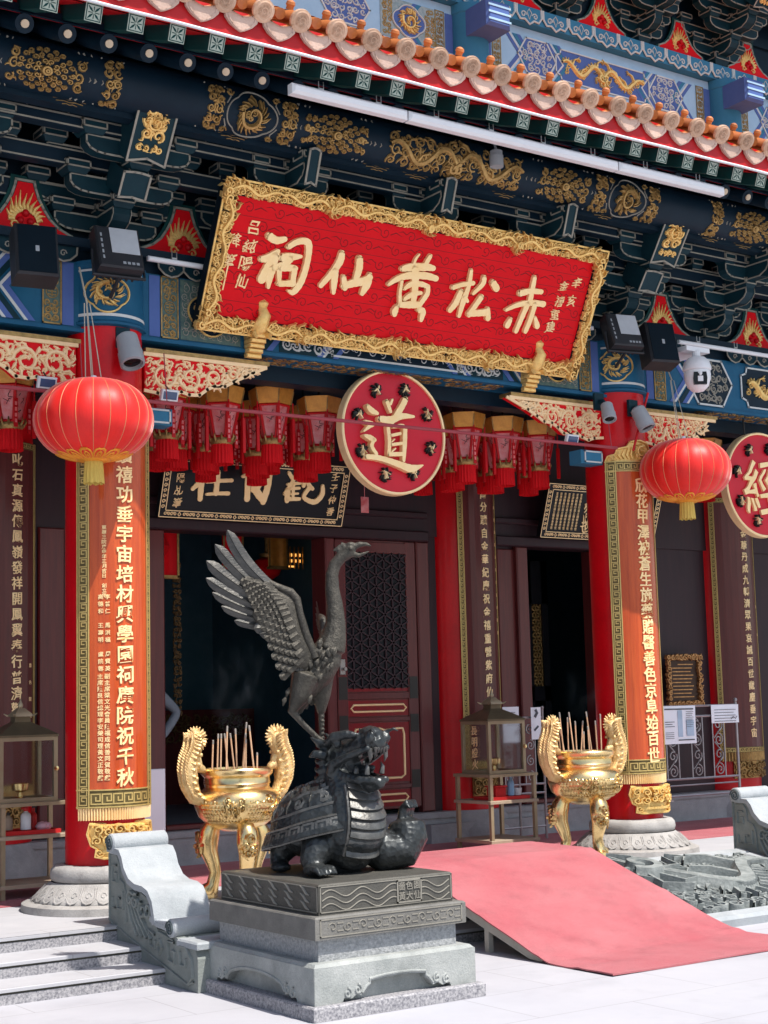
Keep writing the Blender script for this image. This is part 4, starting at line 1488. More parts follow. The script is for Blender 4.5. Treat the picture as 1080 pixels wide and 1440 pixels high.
for x in (0.0, 4.66, 8.2):
    m = MB()
    m.lathe([(.19, 6.8), (.19, 7.85), (.20, 7.86), (.20, 7.95), (.0, 7.95)], 28, (x, UY - .02))
    uc = m.build('upper_column', 'blue_bright', hall, 40)
    m = MB()
    m.bbox(FRONT(UY - .15), x - .14, x + .15, 7.60, 7.86, 0, .34, .03)
    for k in range(3):
        mb_line(m, FRONT(UY - .491), (x - .12, 7.66 + k * .07), (x + .13, 7.66 + k * .07), .02, .006, 1)
    m.build('beam_nose', ['periwinkle', 'sky_blue'], uc)
UZ = 8.13
for i, x in enumerate((3.50, 4.66, 5.81, 6.96, 8.11, 2.33, 1.165, 0.0)):
    b = bracket(x, UY - .02, UZ, i in (1, 4, 7), hall)
    b.name = 'upper_bracket_set'
    nose('upper_bracket_nose', fnw, x, UY - .95, UZ + .66, UY - .70, UZ + .42, .16 if i not in (1, 4, 7) else .26, b, i in (1, 4, 7), i)
f0 = flame_panel(4.08, UY - .04, UZ, hall)
f0.name = 'upper_flame_panel'
for x in (5.235, 6.385, 7.535, 8.6, 2.92, 1.75, .58):
    shift_part(f0, (x - 4.08, 0, 0))
m = MB()
m.box(-5, 13, UY, UY + .2, 8.13, 9.6)
for y, z0, z1 in ((0, .40, .52), (-.27, .56, .68), (-.54, .72, .80)):
    m.box(-5, 13, UY + y - .04, UY + y + .04, UZ + z0, UZ + z1)
m.box(-5, 13, UY - .85, UY - .60, UZ + .84, UZ + 1.1)
m.build('upper_bracket_wall', 'navy', hall)
m = MB()
m.box(-5, 13, UY - 1.3, UY + 2.5, 9.35, 9.50)  # plain slab added out of view to cast shade on the upper brackets
m.build('unseen_eave', 'navy', hall)

# ---- the wall with the doors
WY = 2.1
m = MB()
fw = FRONT(WY)
m.box(-9, 1.30, WY + .05, WY + .25, .27, 3.8)
m.box(1.30, 13, WY + .02, WY + .25, 2.80, 3.8)
m.box(4.05, 5.28, WY + .04, WY + .25, .27, 2.80)
m.box(6.45, 13, WY + .05, WY + .25, .27, 2.80)
wall = m.build('front_wall', 'lintel_wood', hall)
m = MB()
m.box(-9, 13, WY - .12, WY + .3, 0, .27)
m.box(4.0, 5.3, WY - .22, WY - .12, .0, .17)
m.box(-9, 13, WY - .135, WY - .12, .22, .262)
m.build('wall_plinth', 'wall_stone', hall)
def wall_bits(name, spec, mt):
    for q in spec:
        m = MB()
        m.bbox(fw, *q)
        m.build(name, mt, wall)


wall_bits('wall_panel', [(a, b, .30, 2.72, -.05, -.02, .012) for a, b in ((.40, .62), (.70, 1.22), (5.05, 5.28), (6.5, 7.05))], 'door_wood')
wall_bits('door_post', [(a, b, .275, 2.74, -.2, .03, .012) for a, b in ((1.30, 1.48), (3.06, 3.16), (4.06, 4.2), (5.26, 5.40), (6.30, 6.46))], 'door_wood')
wall_bits('door_head', [(a, b, 2.742, 2.84, -.2, .045, .012) for a, b in ((1.30, 4.2), (5.0, 6.46))], 'lintel_wood')
wall_bits('door_rail', [(a, b, 2.96, 3.02, -.2, .035, .012) for a, b in ((1.30, 4.2), (5.0, 6.46))], 'lintel_wood')
wall_bits('door_sill', [(a, b, .272, .315, -.1, .02, .008) for a, b in ((1.48, 3.06), (5.40, 6.30))], 'door_wood')


def lattice(mb, fn, u0, u1, v0, v1, s, w, h):
    """triangular lattice of thin bars"""
    def clip(p, q):
        (x0, y0), (x1, y1) = p, q
        t0, t1 = 0, 1
        dx, dy = x1 - x0, y1 - y0
        for a, b in ((-dx, x0 - u0), (dx, u1 - x0), (-dy, y0 - v0), (dy, v1 - y0)):
            if abs(a) < 1e-9:
                if b < 0:
                    return None
                continue
            t = b / a
            if a < 0:
                t0 = max(t0, t)
            else:
                t1 = min(t1, t)
        return None if t0 >= t1 else ((x0 + dx * t0, y0 + dy * t0), (x0 + dx * t1, y0 + dy * t1))
    for ang in (90, 30, -30):
        a = R_(ang)
        d = (math.cos(a), math.sin(a))
        n = (-d[1], d[0])
        c = ((u0 + u1) / 2, (v0 + v1) / 2)
        for k in range(-40, 41):
            o = (c[0] + n[0] * k * s, c[1] + n[1] * k * s)
            r = clip((o[0] - 5 * d[0], o[1] - 5 * d[1]), (o[0] + 5 * d[0], o[1] + 5 * d[1]))
            if r and math.dist(*r) > .01:
                mb_line(mb, fn, r[0], r[1], w, h)


def door_leaf(x0, x1, y, parent, name='door_leaf'):
    fn = FRONT(y)
    m = MB()
    m.bbox(fn, x0, x1, .32, 2.74, -.05, 0, .006)
    d = m.build(name, 'door_wood', parent)
    a, b = x0 + .12, x1 - .12
    m = MB()
    for v0, v1 in ((2.62, 2.72), (1.30, 1.36), (1.10, 1.14), (.50, .54)):
        m.bbox(fn, x0 + .02, x1 - .02, v0, v1, .0005, .014, .004)
    for u0, u1 in ((x0 + .01, a), (b, x1 - .01)):
        m.bbox(fn, u0, u1, .33, 2.73, .0005, .016, .004)
    m.build('door_frame', 'door_wood', d)
    m = MB()
    m.obox(fn, a + .002, b - .002, 1.402, 2.618, .0005, .004)
    m.build('door_screen', 'black_lacquer', d)
    m = MB()
    lattice(m, lambda u, v, w=0: fn(u, v, w + .0045), a, b, 1.40, 2.62, .088, .014, .014)
    m.build('lattice', 'lintel_wood', d)
    m = MB()
    for v0, v1 in ((1.37, 1.395), (1.15, 1.29), (.56, 1.09), (.345, .49)):
        m.obox(fn, a + .002, b - .002, v0, v1, .0005, .006)
    m.build('door_panel', 'door_red', d)
    m = MB()
    g = lambda u, v, w=0: fn(u, v, w + .0065)
    for v in (1.22, .42):
        pl = [(a + .06, v - .03), (a + .03, v), (a + .06, v + .03), (b - .06, v + .03), (b - .03, v), (b - .06, v - .03)]
        m.ribbon(g, pl, .020, .010, 0, True)
    mx = (a + b) / 2
    pl = [(a + .06, .62), (a + .06, .98), (a + .075, 1.035), (a + .12, 1.035), (mx - .06, 1.02), (mx, 1.04), (mx + .06, 1.02), (b - .12, 1.035), (b - .075, 1.035), (b - .06, .98), (b - .06, .62), (b - .10, .595), (a + .10, .595)]
    m.ribbon(g, pl, .022, .010, 0, True)
    m.build('gilt_moulding', 'gold_pale', d)
    m = MB()
    for v0, v1 in ((1.30, 1.5), (1.0, 1.16), (.5, .66)):
        for u0, u1 in ((x0 + .02, x0 + .11), (x1 - .11, x1 - .02)):
            m.obox(fn, u0, u1, v0, v1, .0165, .020)
    m.build('iron_strap', 'dark_iron', d)
    m = MB()
    m.bbox(fn, x0 + .03, x0 + .085, 1.52, 1.66, .0165, .035, .004)
    m.lathe([(0, .06), (.016, .06), (.018, .05), (.012, .03), (.012, .0)], 12, fn=lambda p, q, r: fn(x0 + .058 + p, 1.57 + q, r + .02))
    m.build('door_lock', 'steel', d, 40)
    return d


door_leaf(3.16, 4.06, WY - .0, hall)
# inside doors with pierced lattice seen in the right opening
for x0, x1 in ((5.42, 5.86), (6.0, 6.30)):
    fn = FRONT(WY + .8)
    m = MB()
    for a, b, v0, v1 in ((x0, x1, 2.25, 2.7), (x0, x1, 1.25, 1.40), (x0, x1, .3, .35), (x0, x0 + .08, .3, 2.7), (x1 - .08, x1, .3, 2.7)):
        m.obox(fn, a, b, v0, v1, 0, .05)
    d = m.build('inner_door', 'black_lacquer', hall)
    m = MB()
    lattice(m, fn, x0 + .08, x1 - .08, 1.40, 2.25, .06, .016, .03)
    m.build('lattice', 'gold_dull', d)
# dim interior
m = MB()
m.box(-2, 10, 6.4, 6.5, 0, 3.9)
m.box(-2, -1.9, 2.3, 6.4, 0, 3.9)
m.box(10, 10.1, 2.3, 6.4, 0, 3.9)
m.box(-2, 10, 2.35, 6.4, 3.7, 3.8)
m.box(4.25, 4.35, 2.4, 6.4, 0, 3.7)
m.build('interior_wall', 'hall_haze', hall)
m = MB()
m.box(-1.9, 10, WY + .3, 6.4, .01, .28)
m.build('interior_floor', 'hall_floor', hall)

# wall columns behind
for x in (0.02, 4.66, 8.25):
    m = MB()
    m.lathe([(.38, .27), (.38, 3.8)], 40, (x, WY + .22))
    wc = m.build('wall_column', 'red_lacquer', hall, 40)
    m = MB()
    m.lathe([(.50, 0), (.50, .10), (.47, .15), (.45, .22), (.42, .27), (.3, .271)], 40, (x, WY + .22))
    m.build('column_base', 'wall_stone', wc, 40)

# ================================================================== NAME BOARD
bo, bt = Vector((2.32, -.20, 3.845)), Vector((2.32, -.66, 4.80))
BV = (bt - bo).normalized()
BH = (bt - bo).length
BW = 3.47
FB = F(bo, (1, 0, 0), BV)
nb = thing('name_board', 'big tilted red temple name board with five gold characters in a carved gilt dragon frame', 'sign board', bo)
m = MB()
m.obox(FB, -BW / 2 + .11, BW / 2 - .11, .11, BH - .11, -.05, .012)
m.build('board_field', 'red_board', nb)
m = MB()
gb = lambda u, v, w=0: FB(u, v, w + .0122)
rg = random.Random(3)
for j in range(7):      # incised cloud scrolls of the ground
    v = .17 + j * .118
    for i in range(14):
        u = -1.5 + i * .225 + (.11 if j % 2 else 0) + rg.uniform(-.02, .02)
        m.ribbon(gb, spiral(u, v, .045, 1.2, rg.uniform(2, 4), 1 if i % 2 else -1, 9), .006, .0012)
        m.ribbon(gb, [(u + .045, v - .01), (u + .09, v + .012), (u + .15, v - .008)], [.007, .008, .002], .0012)
        m.ribbon(gb, [(u - .045, v + .012), (u - .08, v + .03), (u - .12, v + .02)], [.006, .007, .002], .0012)
for j in range(6):
    mb_line(m, gb, (-1.6, .23 + j * .118), (1.6, .232 + j * .118), .003, .0008)
m.build('cloud_ground', 'red_line', nb)
m = MB()
for a, b, c, d in ((-BW / 2, BW / 2, 0, .115), (-BW / 2, BW / 2, BH - .115, BH), (-BW / 2, -BW / 2 + .115, .115, BH - .115), (BW / 2 - .115, BW / 2, .115, BH - .115)):
    m.obox(FB, a, b, c, d, -.055, .02)
m.obox(FB, -BW / 2 + .03, BW / 2 - .03, .03, BH - .03, -.10, -.055)
bf = m.build('board_frame', 'navy_deep', nb)
m = MB()
outline(m, lambda u, v, w=0: FB(u, v, w + .021), [(-BW / 2 + .008, .008), (BW / 2 - .008, .008), (BW / 2 - .008, BH - .008), (-BW / 2 + .008, BH - .008)], .014, .008)
gf = lambda u, v, w=0: FB(u, v, w + .0205)
seed = 7
for v0 in (.0, BH - .13):
    x = -BW / 2 + .02
    while x < BW / 2 - .2:
        L = .42
        dragon(m, gf, x, min(BW / 2 - .03, x + L), v0 + .065, .026, .034, seed, .040, waves=1.6, flip=bool(seed % 2))
        scrollfill(m, gf, x, min(BW / 2 - .02, x + L), v0 + .014, v0 + .116, .046, seed, .028, .014, dens=1.7)
        seed += 1
        x += L
for u0 in (-BW / 2, BW / 2 - .13):
    for v in (.13, .52):
        gv = lambda u, v_, w=0, u0=u0: FB(u0 + .065 + (v_), u, w + .0205)
        dragon(m, gv, v, v + .40, 0, .026, .034, seed, .040, waves=1.6, flip=bool(seed % 2))
        scrollfill(m, gf, u0 + .014, u0 + .116, v, v + .40, .046, seed, .028, .014, dens=1.7)
        seed += 1
m.build('frame_dragons', 'gold', bf, 50)
m = MB()
for ch in '祠仙黃松赤':
    brush_char(m, gb, ch, .026)
m.build('lettering', 'gold_text', nb)
m = MB()
for ch, u, v in (('吕', -1.45, .75), ('純', -1.455, .622), ('陽', -1.455, .50), ('仙', -1.46, .375), ('降', -1.575, .645), ('筆', -1.59, .505)):
    write(m, gb, ch, u, v, .102, .010, .004, 1.0, 9, shear=.05)
mb_line(m, gb, (-1.588, .46), (-1.592, .30), .010, .008)
m.build('side_inscription', 'gold_text', nb)
m = MB()
for ch, u, v in (('辛', 1.488, .765), ('亥', 1.482, .62), ('金', 1.365, .725), ('禧', 1.362, .60), ('重', 1.35, .49), ('建', 1.336, .388)):
    write(m, gb, ch, u, v, .092, .010, .002, 1.0, 4, shear=.05)
m.build('side_inscription', 'gold_text', nb)
for u in (-1.25, 1.28):          # gilt beast feet that carry the board
    m = MB()
    x = bo.x + u
    for k in range(5):
        m.bbox(FRONT(0), x - .06, x + .06, 3.70 + k * .032, 3.728 + k * .032, .135, .18 + k * .022, .006)
    m.tube([(x - .02, -.18, 3.86), (x - .01, -.28, 3.90), (x + .01, -.31, 3.97), (x, -.28, 4.05)], [.05, .055, .045, .03], 8)
    m.ball((x, -.29, 4.06), (.05, .05, .045), 8)
    for k in (-1, 1):
        m.tube([(x + k * .03, -.20, 3.86), (x + k * .06, -.29, 3.84), (x + k * .055, -.31, 3.81)], [.022, .02, .01], 6)
    m.build('beast_foot', 'gold', nb, 45)

# ================================================================== ROUND CHARACTER BOARDS


def round_board(x, ch, label, zc=3.285):
    t = thing('round_board', label, 'sign board', (x, -.04, 2.80), 'round red character boards under the beam')
    c = Vector((x, -.02, zc))
    fn = F(c, (1, 0, 0), (0, 0, 1))
    m = MB()
    m.lathe([(0, .03), (.458, .03), (.458, .0), (.46, -.03), (0, -.03)], 64, fn=fn)
    m.build('disc', 'red_disc', t, 30)
    m = MB()
    m.lathe([(.456, .028), (.458, .046), (.470, .050), (.478, .042), (.480, -.03), (.457, -.035)], 64, fn=fn)
    m.build('rim', 'gold_pale', t, 30)
    m = MB()
    if ch in STROKES:
        brush_char(m, lambda u, v, w=0: fn(u, v, w + .030), ch, .040)
    else:
        write(m, lambda u, v, w=0: fn(u, v, w + .030), ch, -.01, -.01, .54, .022, .002, .5, 3, sx=.95)
    m.build('character', 'gold_text', t)
    for k in range(8):
        a = 2 * PI * (k + .5) / 8 + .1
        g = lambda u, v, w=0: fn(.345 * math.cos(a) + u, .345 * math.sin(a) + v, w + .0302)
        m = MB()
        rg = random.Random(k + 5)
        for q in range(16):
            b = rg.uniform(0, 6.3)
            m.ribbon(g, [(.012 * math.cos(b), .012 * math.sin(b)), (.036 * math.cos(b + .2), .036 * math.sin(b + .2)), (.058 * math.cos(b + .5), .058 * math.sin(b + .5))], [.018, .014, .004], rg.uniform(.02, .036), 1)
        b = rg.uniform(0, 6.3)
        for q in range(3):
            m.ribbon(g, [(.01 * q - .01, -.04 * math.sin(b)), (.014 * math.cos(b + q), .01 * q), (.034 * math.cos(b + 2 * q), .040 * math.sin(b + 2 * q))], [.012, .022, .008], .042)
        m.build('gilt_emblem', ['gold_pale', 'dark_iron'], t, 50)
    m = MB()
    for s in (-.16, .16):
        m.tube([c + Vector((s, .0, .45)), c + Vector((s, .01, 3.77 - zc))], .008, 5)
    m.build('hanger', 'dark_iron', t)
    return t


round_board(2.345, '道', 'round red board with a gold 道 hung under the big name board')
round_board(6.40, '經', 'round red board with a gold 經 cut off at the photo edge', 3.13)

# ================================================================== COUPLET BOARDS ON THE FRONT COLUMNS


def column_couplet(x, text, z_top, tb, small, label, ttop, tbot, size, mark):
    t = thing('couplet_board', label, 'couplet board', (x, -.27, .33), 'gilt edged couplet boards')
    r = .279
    fn = CYL(x, 0, r)
    A = r * R_(61)
    z0 = .64
    BWD = .085

    def slab(mb, u0, u1, v0, v1, w0, w1, n=14, mi=0):
        for i in range(n):
            a, b = u0 + (u1 - u0) * i / n, u0 + (u1 - u0) * (i + 1) / n
            p = [fn(a, v0, w1), fn(b, v0, w1), fn(b, v1, w1), fn(a, v1, w1)]
            f = [(0, 1, 2, 3)]
            mb.add(p, f, mi)
        for (a, b) in (((u0, v0), (u0, v1)), ((u1, v1), (u1, v0))):
            mb.add([fn(a[0], a[1], w0), fn(b[0], b[1], w0), fn(b[0], b[1], w1), fn(a[0], a[1], w1)], [(0, 1, 2, 3)], mi)
        for v in (v0, v1):
            for i in range(n):
                a, b = u0 + (u1 - u0) * i / n, u0 + (u1 - u0) * (i + 1) / n
                mb.add([fn(a, v, w0), fn(b, v, w0), fn(b, v, w1), fn(a, v, w1)], [(0, 1, 2, 3)], mi)
    m = MB()
    slab(m, -A + BWD, A - BWD, z0 + BWD + .03, z_top - BWD, -.02, .010)
    m.build('panel', 'couplet_wood', t, 30)
    m = MB()
    slab(m, -A, -A + BWD, z0, z_top, -.02, .013)
    slab(m, A - BWD, A, z0, z_top, -.02, .013)
    slab(m, -A + BWD, A - BWD, z0, z0 + BWD + .03, -.02, .013)
    slab(m, -A + BWD, A - BWD, z_top - BWD, z_top, -.02, .013)
    bd = m.build('border', 'key_ground', t, 30)
    m = MB()
    g = lambda u, v, w=0: fn(u, v, w + .0132)
    e = .009
    keyline(m, g, -A + .012, -A + BWD - .012, z0 + .02, z_top - .02)
    keyline(m, g, A - BWD + .012, A - .012, z0 + .02, z_top - .02)
    keyline(m, g, -A + BWD + .01, A - BWD - .01, z0 + .02, z0 + BWD + .01, along='u')
    keyline(m, g, -A + BWD + .01, A - BWD - .01, z_top - BWD + .012, z_top - .015, along='u')
    for u in (-A + .004, -A + BWD - .004, A - BWD + .004, A - .004):
        mb_line(m, g, (u, z0), (u, z_top), .008, .006)
    n = 10
    for v in (z0 + BWD + .028, z_top - BWD + .002, z_top - .004, z0 + .006):
        for i in range(n):
            mb_line(m, g, (-A + 2 * A * i / n, v), (-A + 2 * A * (i + 1) / n, v), .008, .006)
    m.build('key_pattern', 'gold_key', bd)
    m = MB()         # gilt fringe under the board
    n = 34
    for i in range(n):
        a, b = -A + 2 * A * i / n, -A + 2 * A * (i + 1) / n
        c = (a + b) / 2
        vs = [fn(a + .001, z0, .006), fn(c, z0, .017), fn(b - .001, z0, .006), fn(a + .001, z0 - .075, .004), fn(c, z0 - .078, .015), fn(b - .001, z0 - .075, .004)]
        m.add(vs, [(0, 1, 4, 3), (1, 2, 5, 4)])
    m.build('fringe', 'gold_pale', t)
    m = MB()         # carved crest and foot
    q = [(-A * .98, z_top + .003), (-A * .92, z_top + .04), (-A * .72, z_top + .055), (-A * .66, z_top + .10), (-A * .40, z_top + .115), (-A * .30, z_top + .16), (0, z_top + .175)]
    q = q + [(-u, v) for u, v in q[::-1][1:]]
    for i in range(len(q) - 1):
        m.add([fn(q[i][0], z_top, .004), fn(q[i + 1][0], z_top, .004), fn(*q[i + 1], .004), fn(*q[i], .004)], [(0, 1, 2, 3)])
    gg = lambda u, v, w=0: fn(u, v, w + .005)
    m.ribbon(gg, q, .02, .02)
    phoenix(m, gg, 0, z_top + .075, .075, 3, .03)
    for s in (-1, 1):
        for k in range(6):
            m.ribbon(gg, [(s * (.08 + .03 * k), z_top + .015), (s * (.09 + .034 * k), z_top + .05), (s * (.075 + .033 * k), z_top + .12 - .013 * k)], [.012, .022, .006], .02)
        m.ribbon(gg, spiral(s * A * .8, z_top + .03, .025, 1.2, 0, s, 9), .012, .018)
    m.build('crest', 'gold', t, 50)
    m = MB()
    a = A * .70
    q = [(-a, z0 - .10), (-a * 1.06, z0 - .16), (-a * .95, z0 - .23), (-a * .80, z0 - .25), (-a * .84, z0 - .30), (-a * .6, z0 - .31), (a * .6, z0 - .31), (a * .84, z0 - .30), (a * .80, z0 - .25), (a * .95, z0 - .23), (a * 1.06, z0 - .16), (a, z0 - .10)]
    for i in range(len(q) // 2 - 1):
        k = len(q) - 1 - i
        n = 8
        for s in range(n):
            l0, l1 = q[i][0] + (q[k][0] - q[i][0]) * s / n, q[i][0] + (q[k][0] - q[i][0]) * (s + 1) / n
            d0, d1 = q[i + 1][0] + (q[k - 1][0] - q[i + 1][0]) * s / n, q[i + 1][0] + (q[k - 1][0] - q[i + 1][0]) * (s + 1) / n
            m.add([fn(d0, q[i + 1][1], .02), fn(d1, q[i + 1][1], .02), fn(l1, q[i][1], .02), fn(l0, q[i][1], .02)], [(0, 1, 2, 3)])
    gg = lambda u, v, w=0: fn(u, v, w + .0205)
    scrollfill(m, gg, -a * .92, a * .92, z0 - .235, z0 - .105, .062, int(x) + 3, .03, .018, dens=1.6)
    m.ribbon(gg, q, .022, .02, 0, True)
    for s in (-1, 1):
        m.ribbon(gg, spiral(s * a * .72, z0 - .275, .028, 1.3, 0, s, 9), .014, .02)
    for i in range(10):
        mb_line(m, gg, (-a * .6 + 1.2 * a * i / 10, z0 - .27), (-a * .6 + 1.2 * a * (i + 1) / 10, z0 - .27), .02, .014)
    m.build('carved_foot', 'gold', t, 50)
    m = MB()
    gt = lambda u, v, w=0: fn(u, v, w + .0102)
    column_text(m, gt, text, mark, ttop, tbot, size, depth=.009, bold=.016, brush=.35)
    m.build('lettering', 'gold_text', t)
    if small:
        m = MB()
        for u, s, v0, v1, sz in small:
            column_text(m, gt, s, u, v0, v1, sz, depth=.004, bold=.014, brush=.4)
        m.build('small_inscription', 'gold_text', t)
    return t


column_couplet(0.0, '金鑽禧功垂宇宙培材興學園祠廣院祝千秋', 3.13, .5,
               [(-.120, '東華三院庚申年三月吉日 創立年', 2.43, 1.99, .030),
                (-.142, '高德和 王壽明 盧院蓉', 1.98, 1.52, .034), (-.100, '李普仁 馬洪福 周賢英', 1.98, 1.52, .034),
                (-.146, '主席陳良信總理李安榮司理黃文正敬獻', 1.47, .83, .036), (-.104, '副主席梁文光會員陳福成信善同賀敬獻', 1.47, .83, .036)],
               'sunlit couplet board round the left front column, small donor names beside its big characters', 3.04, .83, .118, .01)
column_couplet(4.66, '欣花甲澤被蒼生施藥贈醫善色京阜始百世', 3.19, .5, None,
               'sunlit couplet board curved round the right front column, its gilt crest in view', 2.99, .79, .128, .0)

# ================================================================== COUPLET BOARDS BY THE DOORS


def flat_couplet(x, text, label, x0, x1, tx, ttop, tbot, size, small=None):
    zt, z0 = 3.36, .66
    t = thing('door_couplet', label, 'couplet board', (x, WY - .14, .45), 'dark couplet boards beside the doors')
    r = .415
    fn = CYL(x, WY + .22, r)
    u0, u1 = x0 - x, x1 - x
    b = .055

    def slab(mb, a0, a1, v0, v1, w1, n=8):
        for i in range(n):
            a, c = a0 + (a1 - a0) * i / n, a0 + (a1 - a0) * (i + 1) / n
            mb.add([fn(a, v0, w1), fn(c, v0, w1), fn(c, v1, w1), fn(a, v1, w1)], [(0, 1, 2, 3)])
        for a in (a0, a1):
            mb.add([fn(a, v0, w1 - .03), fn(a, v1, w1 - .03), fn(a, v1, w1), fn(a, v0, w1)], [(0, 1, 2, 3)])
        for v in (v0, v1):
            for i in range(n):
                a, c = a0 + (a1 - a0) * i / n, a0 + (a1 - a0) * (i + 1) / n
                mb.add([fn(a, v, w1 - .03), fn(c, v, w1 - .03), fn(c, v, w1), fn(a, v, w1)], [(0, 1, 2, 3)])
    m = MB()
    slab(m, u0 + b, u1 - b * .5, z0 + b, zt - b, .0)
    m.build('panel', 'maroon_wood', t, 30)
    m = MB()
    slab(m, u0, u0 + b, z0, zt, .004, 2)
    slab(m, u1 - b * .5, u1, z0, zt, .004, 1)
    slab(m, u0 + b, u1 - b * .5, z0, z0 + b, .004)
    slab(m, u0 + b, u1 - b * .5, zt - b, zt, .004)
    bd = m.build('border', 'key_ground', t, 30)
    m = MB()
    g = lambda u, v, w=0: fn(u, v, w + .0042)
    keyline(m, g, u0 + .008, u0 + b - .008, z0, zt, unit=.05)
    keyline(m, g, u0 + b, u1 - b * .5, z0 + .005, z0 + b - .008, along='u', unit=.05)
    keyline(m, g, u0 + b, u1 - b * .5, zt - b + .008, zt - .005, along='u', unit=.05)
    for u in (u0 + .003, u0 + b - .003, u1 - b * .5 + .003, u1 - .003):
        mb_line(m, g, (u, z0), (u, zt), .006, .004)
    m.build('key_pattern', 'gold_key', bd)
    m = MB()
    n = 22
    for i in range(n):
        a, c = u0 + (u1 - u0) * i / n, u0 + (u1 - u0) * (i + 1) / n
        e = (a + c) / 2
        m.add([fn(a, z0, 0), fn(e, z0, .010), fn(c, z0, 0), fn(a, z0 - .09, 0), fn(e, z0 - .092, .01), fn(c, z0 - .09, 0)], [(0, 1, 4, 3), (1, 2, 5, 4)])
    m.build('fringe', 'gold_dull', t)
    m = MB()
    slab(m, u0 * .65, u1 * .65, z0 - .27, z0 - .095, .0)
    scrollfill(m, lambda u, v, w=0: fn(u, v, w + .0005), u0 * .65, u1 * .65, z0 - .26, z0 - .10, .07, 5, .024, .018, dens=1.5)
    m.build('carved_foot', 'gold_dull', t, 50)
    m = MB()
    gt = lambda u, v, w=0: fn(u, v, w + .0004)
    column_text(m, gt, text, tx - x, ttop, tbot, size, depth=.006, bold=.012, brush=.4)
    if small:
        for s, u, a, c in small:
            column_text(m, gt, s, u, a, c, .035, depth=.004, bold=.01)
    m.build('lettering', 'gold_pale', t)
    return t


flat_couplet(0.02, '叱石真源傳鳳嶺發祥開鳳翼奉行普濟勸善', 'dark couplet board at the left photo edge behind the black glass case', -.32, .37, .145, 3.215, 1.165, .105, [('嗇色園弟子', .28, 1.62, 1.1)])
flat_couplet(4.66, '獅崗分蹟自金華紀慶祝金禧重營紫府仙宮', 'dark maroon couplet board between the two doorways', 4.45, 5.02, 4.74, 3.33, 1.22, .098, [('嗇色園同人敬奉弟子敬書', .325, 3.1, 1.9)])
flat_couplet(8.25, '隱金華丹成九轉濟眾果哀誠百世歲塵垂宇宙', 'dark couplet board partly behind the round 經 board on the right', 7.88, 8.58, 8.28, 3.10, .86, .100, [('弟子', .30, 2.2, 1.9)])

# ================================================================== DOOR PLAQUES
def door_plaque(x0, x1, z0, h, label, content):
    t = thing('door_plaque', label, 'sign board', ((x0 + x1) / 2, 1.95, z0), 'tilted black plaques over the doors')
    w = x1 - x0
    o = Vector((x0, 1.96, z0))
    V = Vector((0, -.34, 1)).normalized()
    g = F(o, (1, 0, 0), V)
    m = MB()
    m.obox(g, .05, w - .05, .05, h - .05, -.04, .0)
    m.build('plaque_field', 'black_lacquer', t)
    m = MB()
    for a, b, c, d in ((0, w, 0, .065), (0, w, h - .065, h), (0, .065, .065, h - .065), (w - .065, w, .065, h - .065)):
        m.obox(g, a, b, c, d, -.045, .010)
    fr = m.build('plaque_frame', 'black_lacquer', t)
    m = MB()
    gg = lambda u, v, w_=0: g(u, v, w_ + .0102)
    for e in (.004, .060):
        outline(m, gg, [(e, e), (w - e, e), (w - e, h - e), (e, h - e)], .007, .005)
    k = 0
    x = .075
    while x < w - .08:          # coin and lozenge border
        for v in (.032, h - .032):
            if k % 3 == 2:
                m.ribbon(gg, [(x - .014, v), (x, v + .016), (x + .014, v), (x, v - .016)], .012, .005, 0, True)
            else:
                m.ribbon(gg, spiral(x - .012, v, .017, 1.2, 0, 1, 8), .010, .005)
                m.ribbon(gg, spiral(x + .016, v, .017, 1.2, PI, -1, 8), .010, .005)
        x += .058
        k += 1
    y = .09
    while y < h - .08:
        for u in (.032, w - .032):
            m.ribbon(gg, spiral(u, y, .018, 1.2, 0, 1, 8), .010, .005)
        y += .045
    m.build('gilt_border', 'gold_pale', fr, 50)
    m = MB()
    gl = lambda u, v, w_=0: g(u, v, w_ + .0004)
    content(m, gl, w, h)
    m.build('lettering', 'gold_text', t)
    m = MB()
    for u in (.25 * w, .75 * w):
        m.tube([g(u, h, -.02), (x0 + u, WY, z0 + h + .02)], .008, 5)
    m.build('hanger', 'dark_iron', t)
    return t


def c_left(m, g, w, h):
    for ch in '在自觀':
        brush_char(m, g, ch, .010)
    column_text(m, g, '純陽乩筆', .16, .44, .13, .085, depth=.006, bold=.006, brush=1)
    column_text(m, g, '壬子仲春', w - .14, .44, .13, .08, depth=.006, bold=.004, brush=1)


def c_right(m, g, w, h):
    for k in range(7):
        column_text(m, g, '普濟勸善行道立德修身養性', .13 + .052 * k, h - .1, .10, .030, depth=.003, bold=.006)
    for ch, v in (('來', .33), ('此', .22), ('也', .13)):
        write(m, g, ch, .56, v, .12, .008, .012, 1, 3)
    write(m, g, '任', .85, .26, .30, .012, .03, 1.0, 3)
    write(m, g, '放', 1.2, .26, .30, .012, .03, 1.0, 4)


door_plaque(1.36, 3.16, 2.83, .54, 'black door plaque with three large gold characters under the red lanterns', c_left)
door_plaque(5.46, 6.98, 2.83, .54, 'black door plaque with small gold script half hidden by the right column', c_right)

# ================================================================== RED ROD AND PALACE LANTERNS
m = MB()
m.tube([(-4.42, -.34, 3.272), (4.36, -.34, 3.272)], .013, 8)
for x in (-.30, .30, 4.30):
    m.tube([(x, -.34, 3.28), (x, -.30, 3.62)], .004, 5)
tag(m.build('hanging_rod', 'rod_red', None, 40), 'long thin red rod hung across the front under the beam', 'rod')


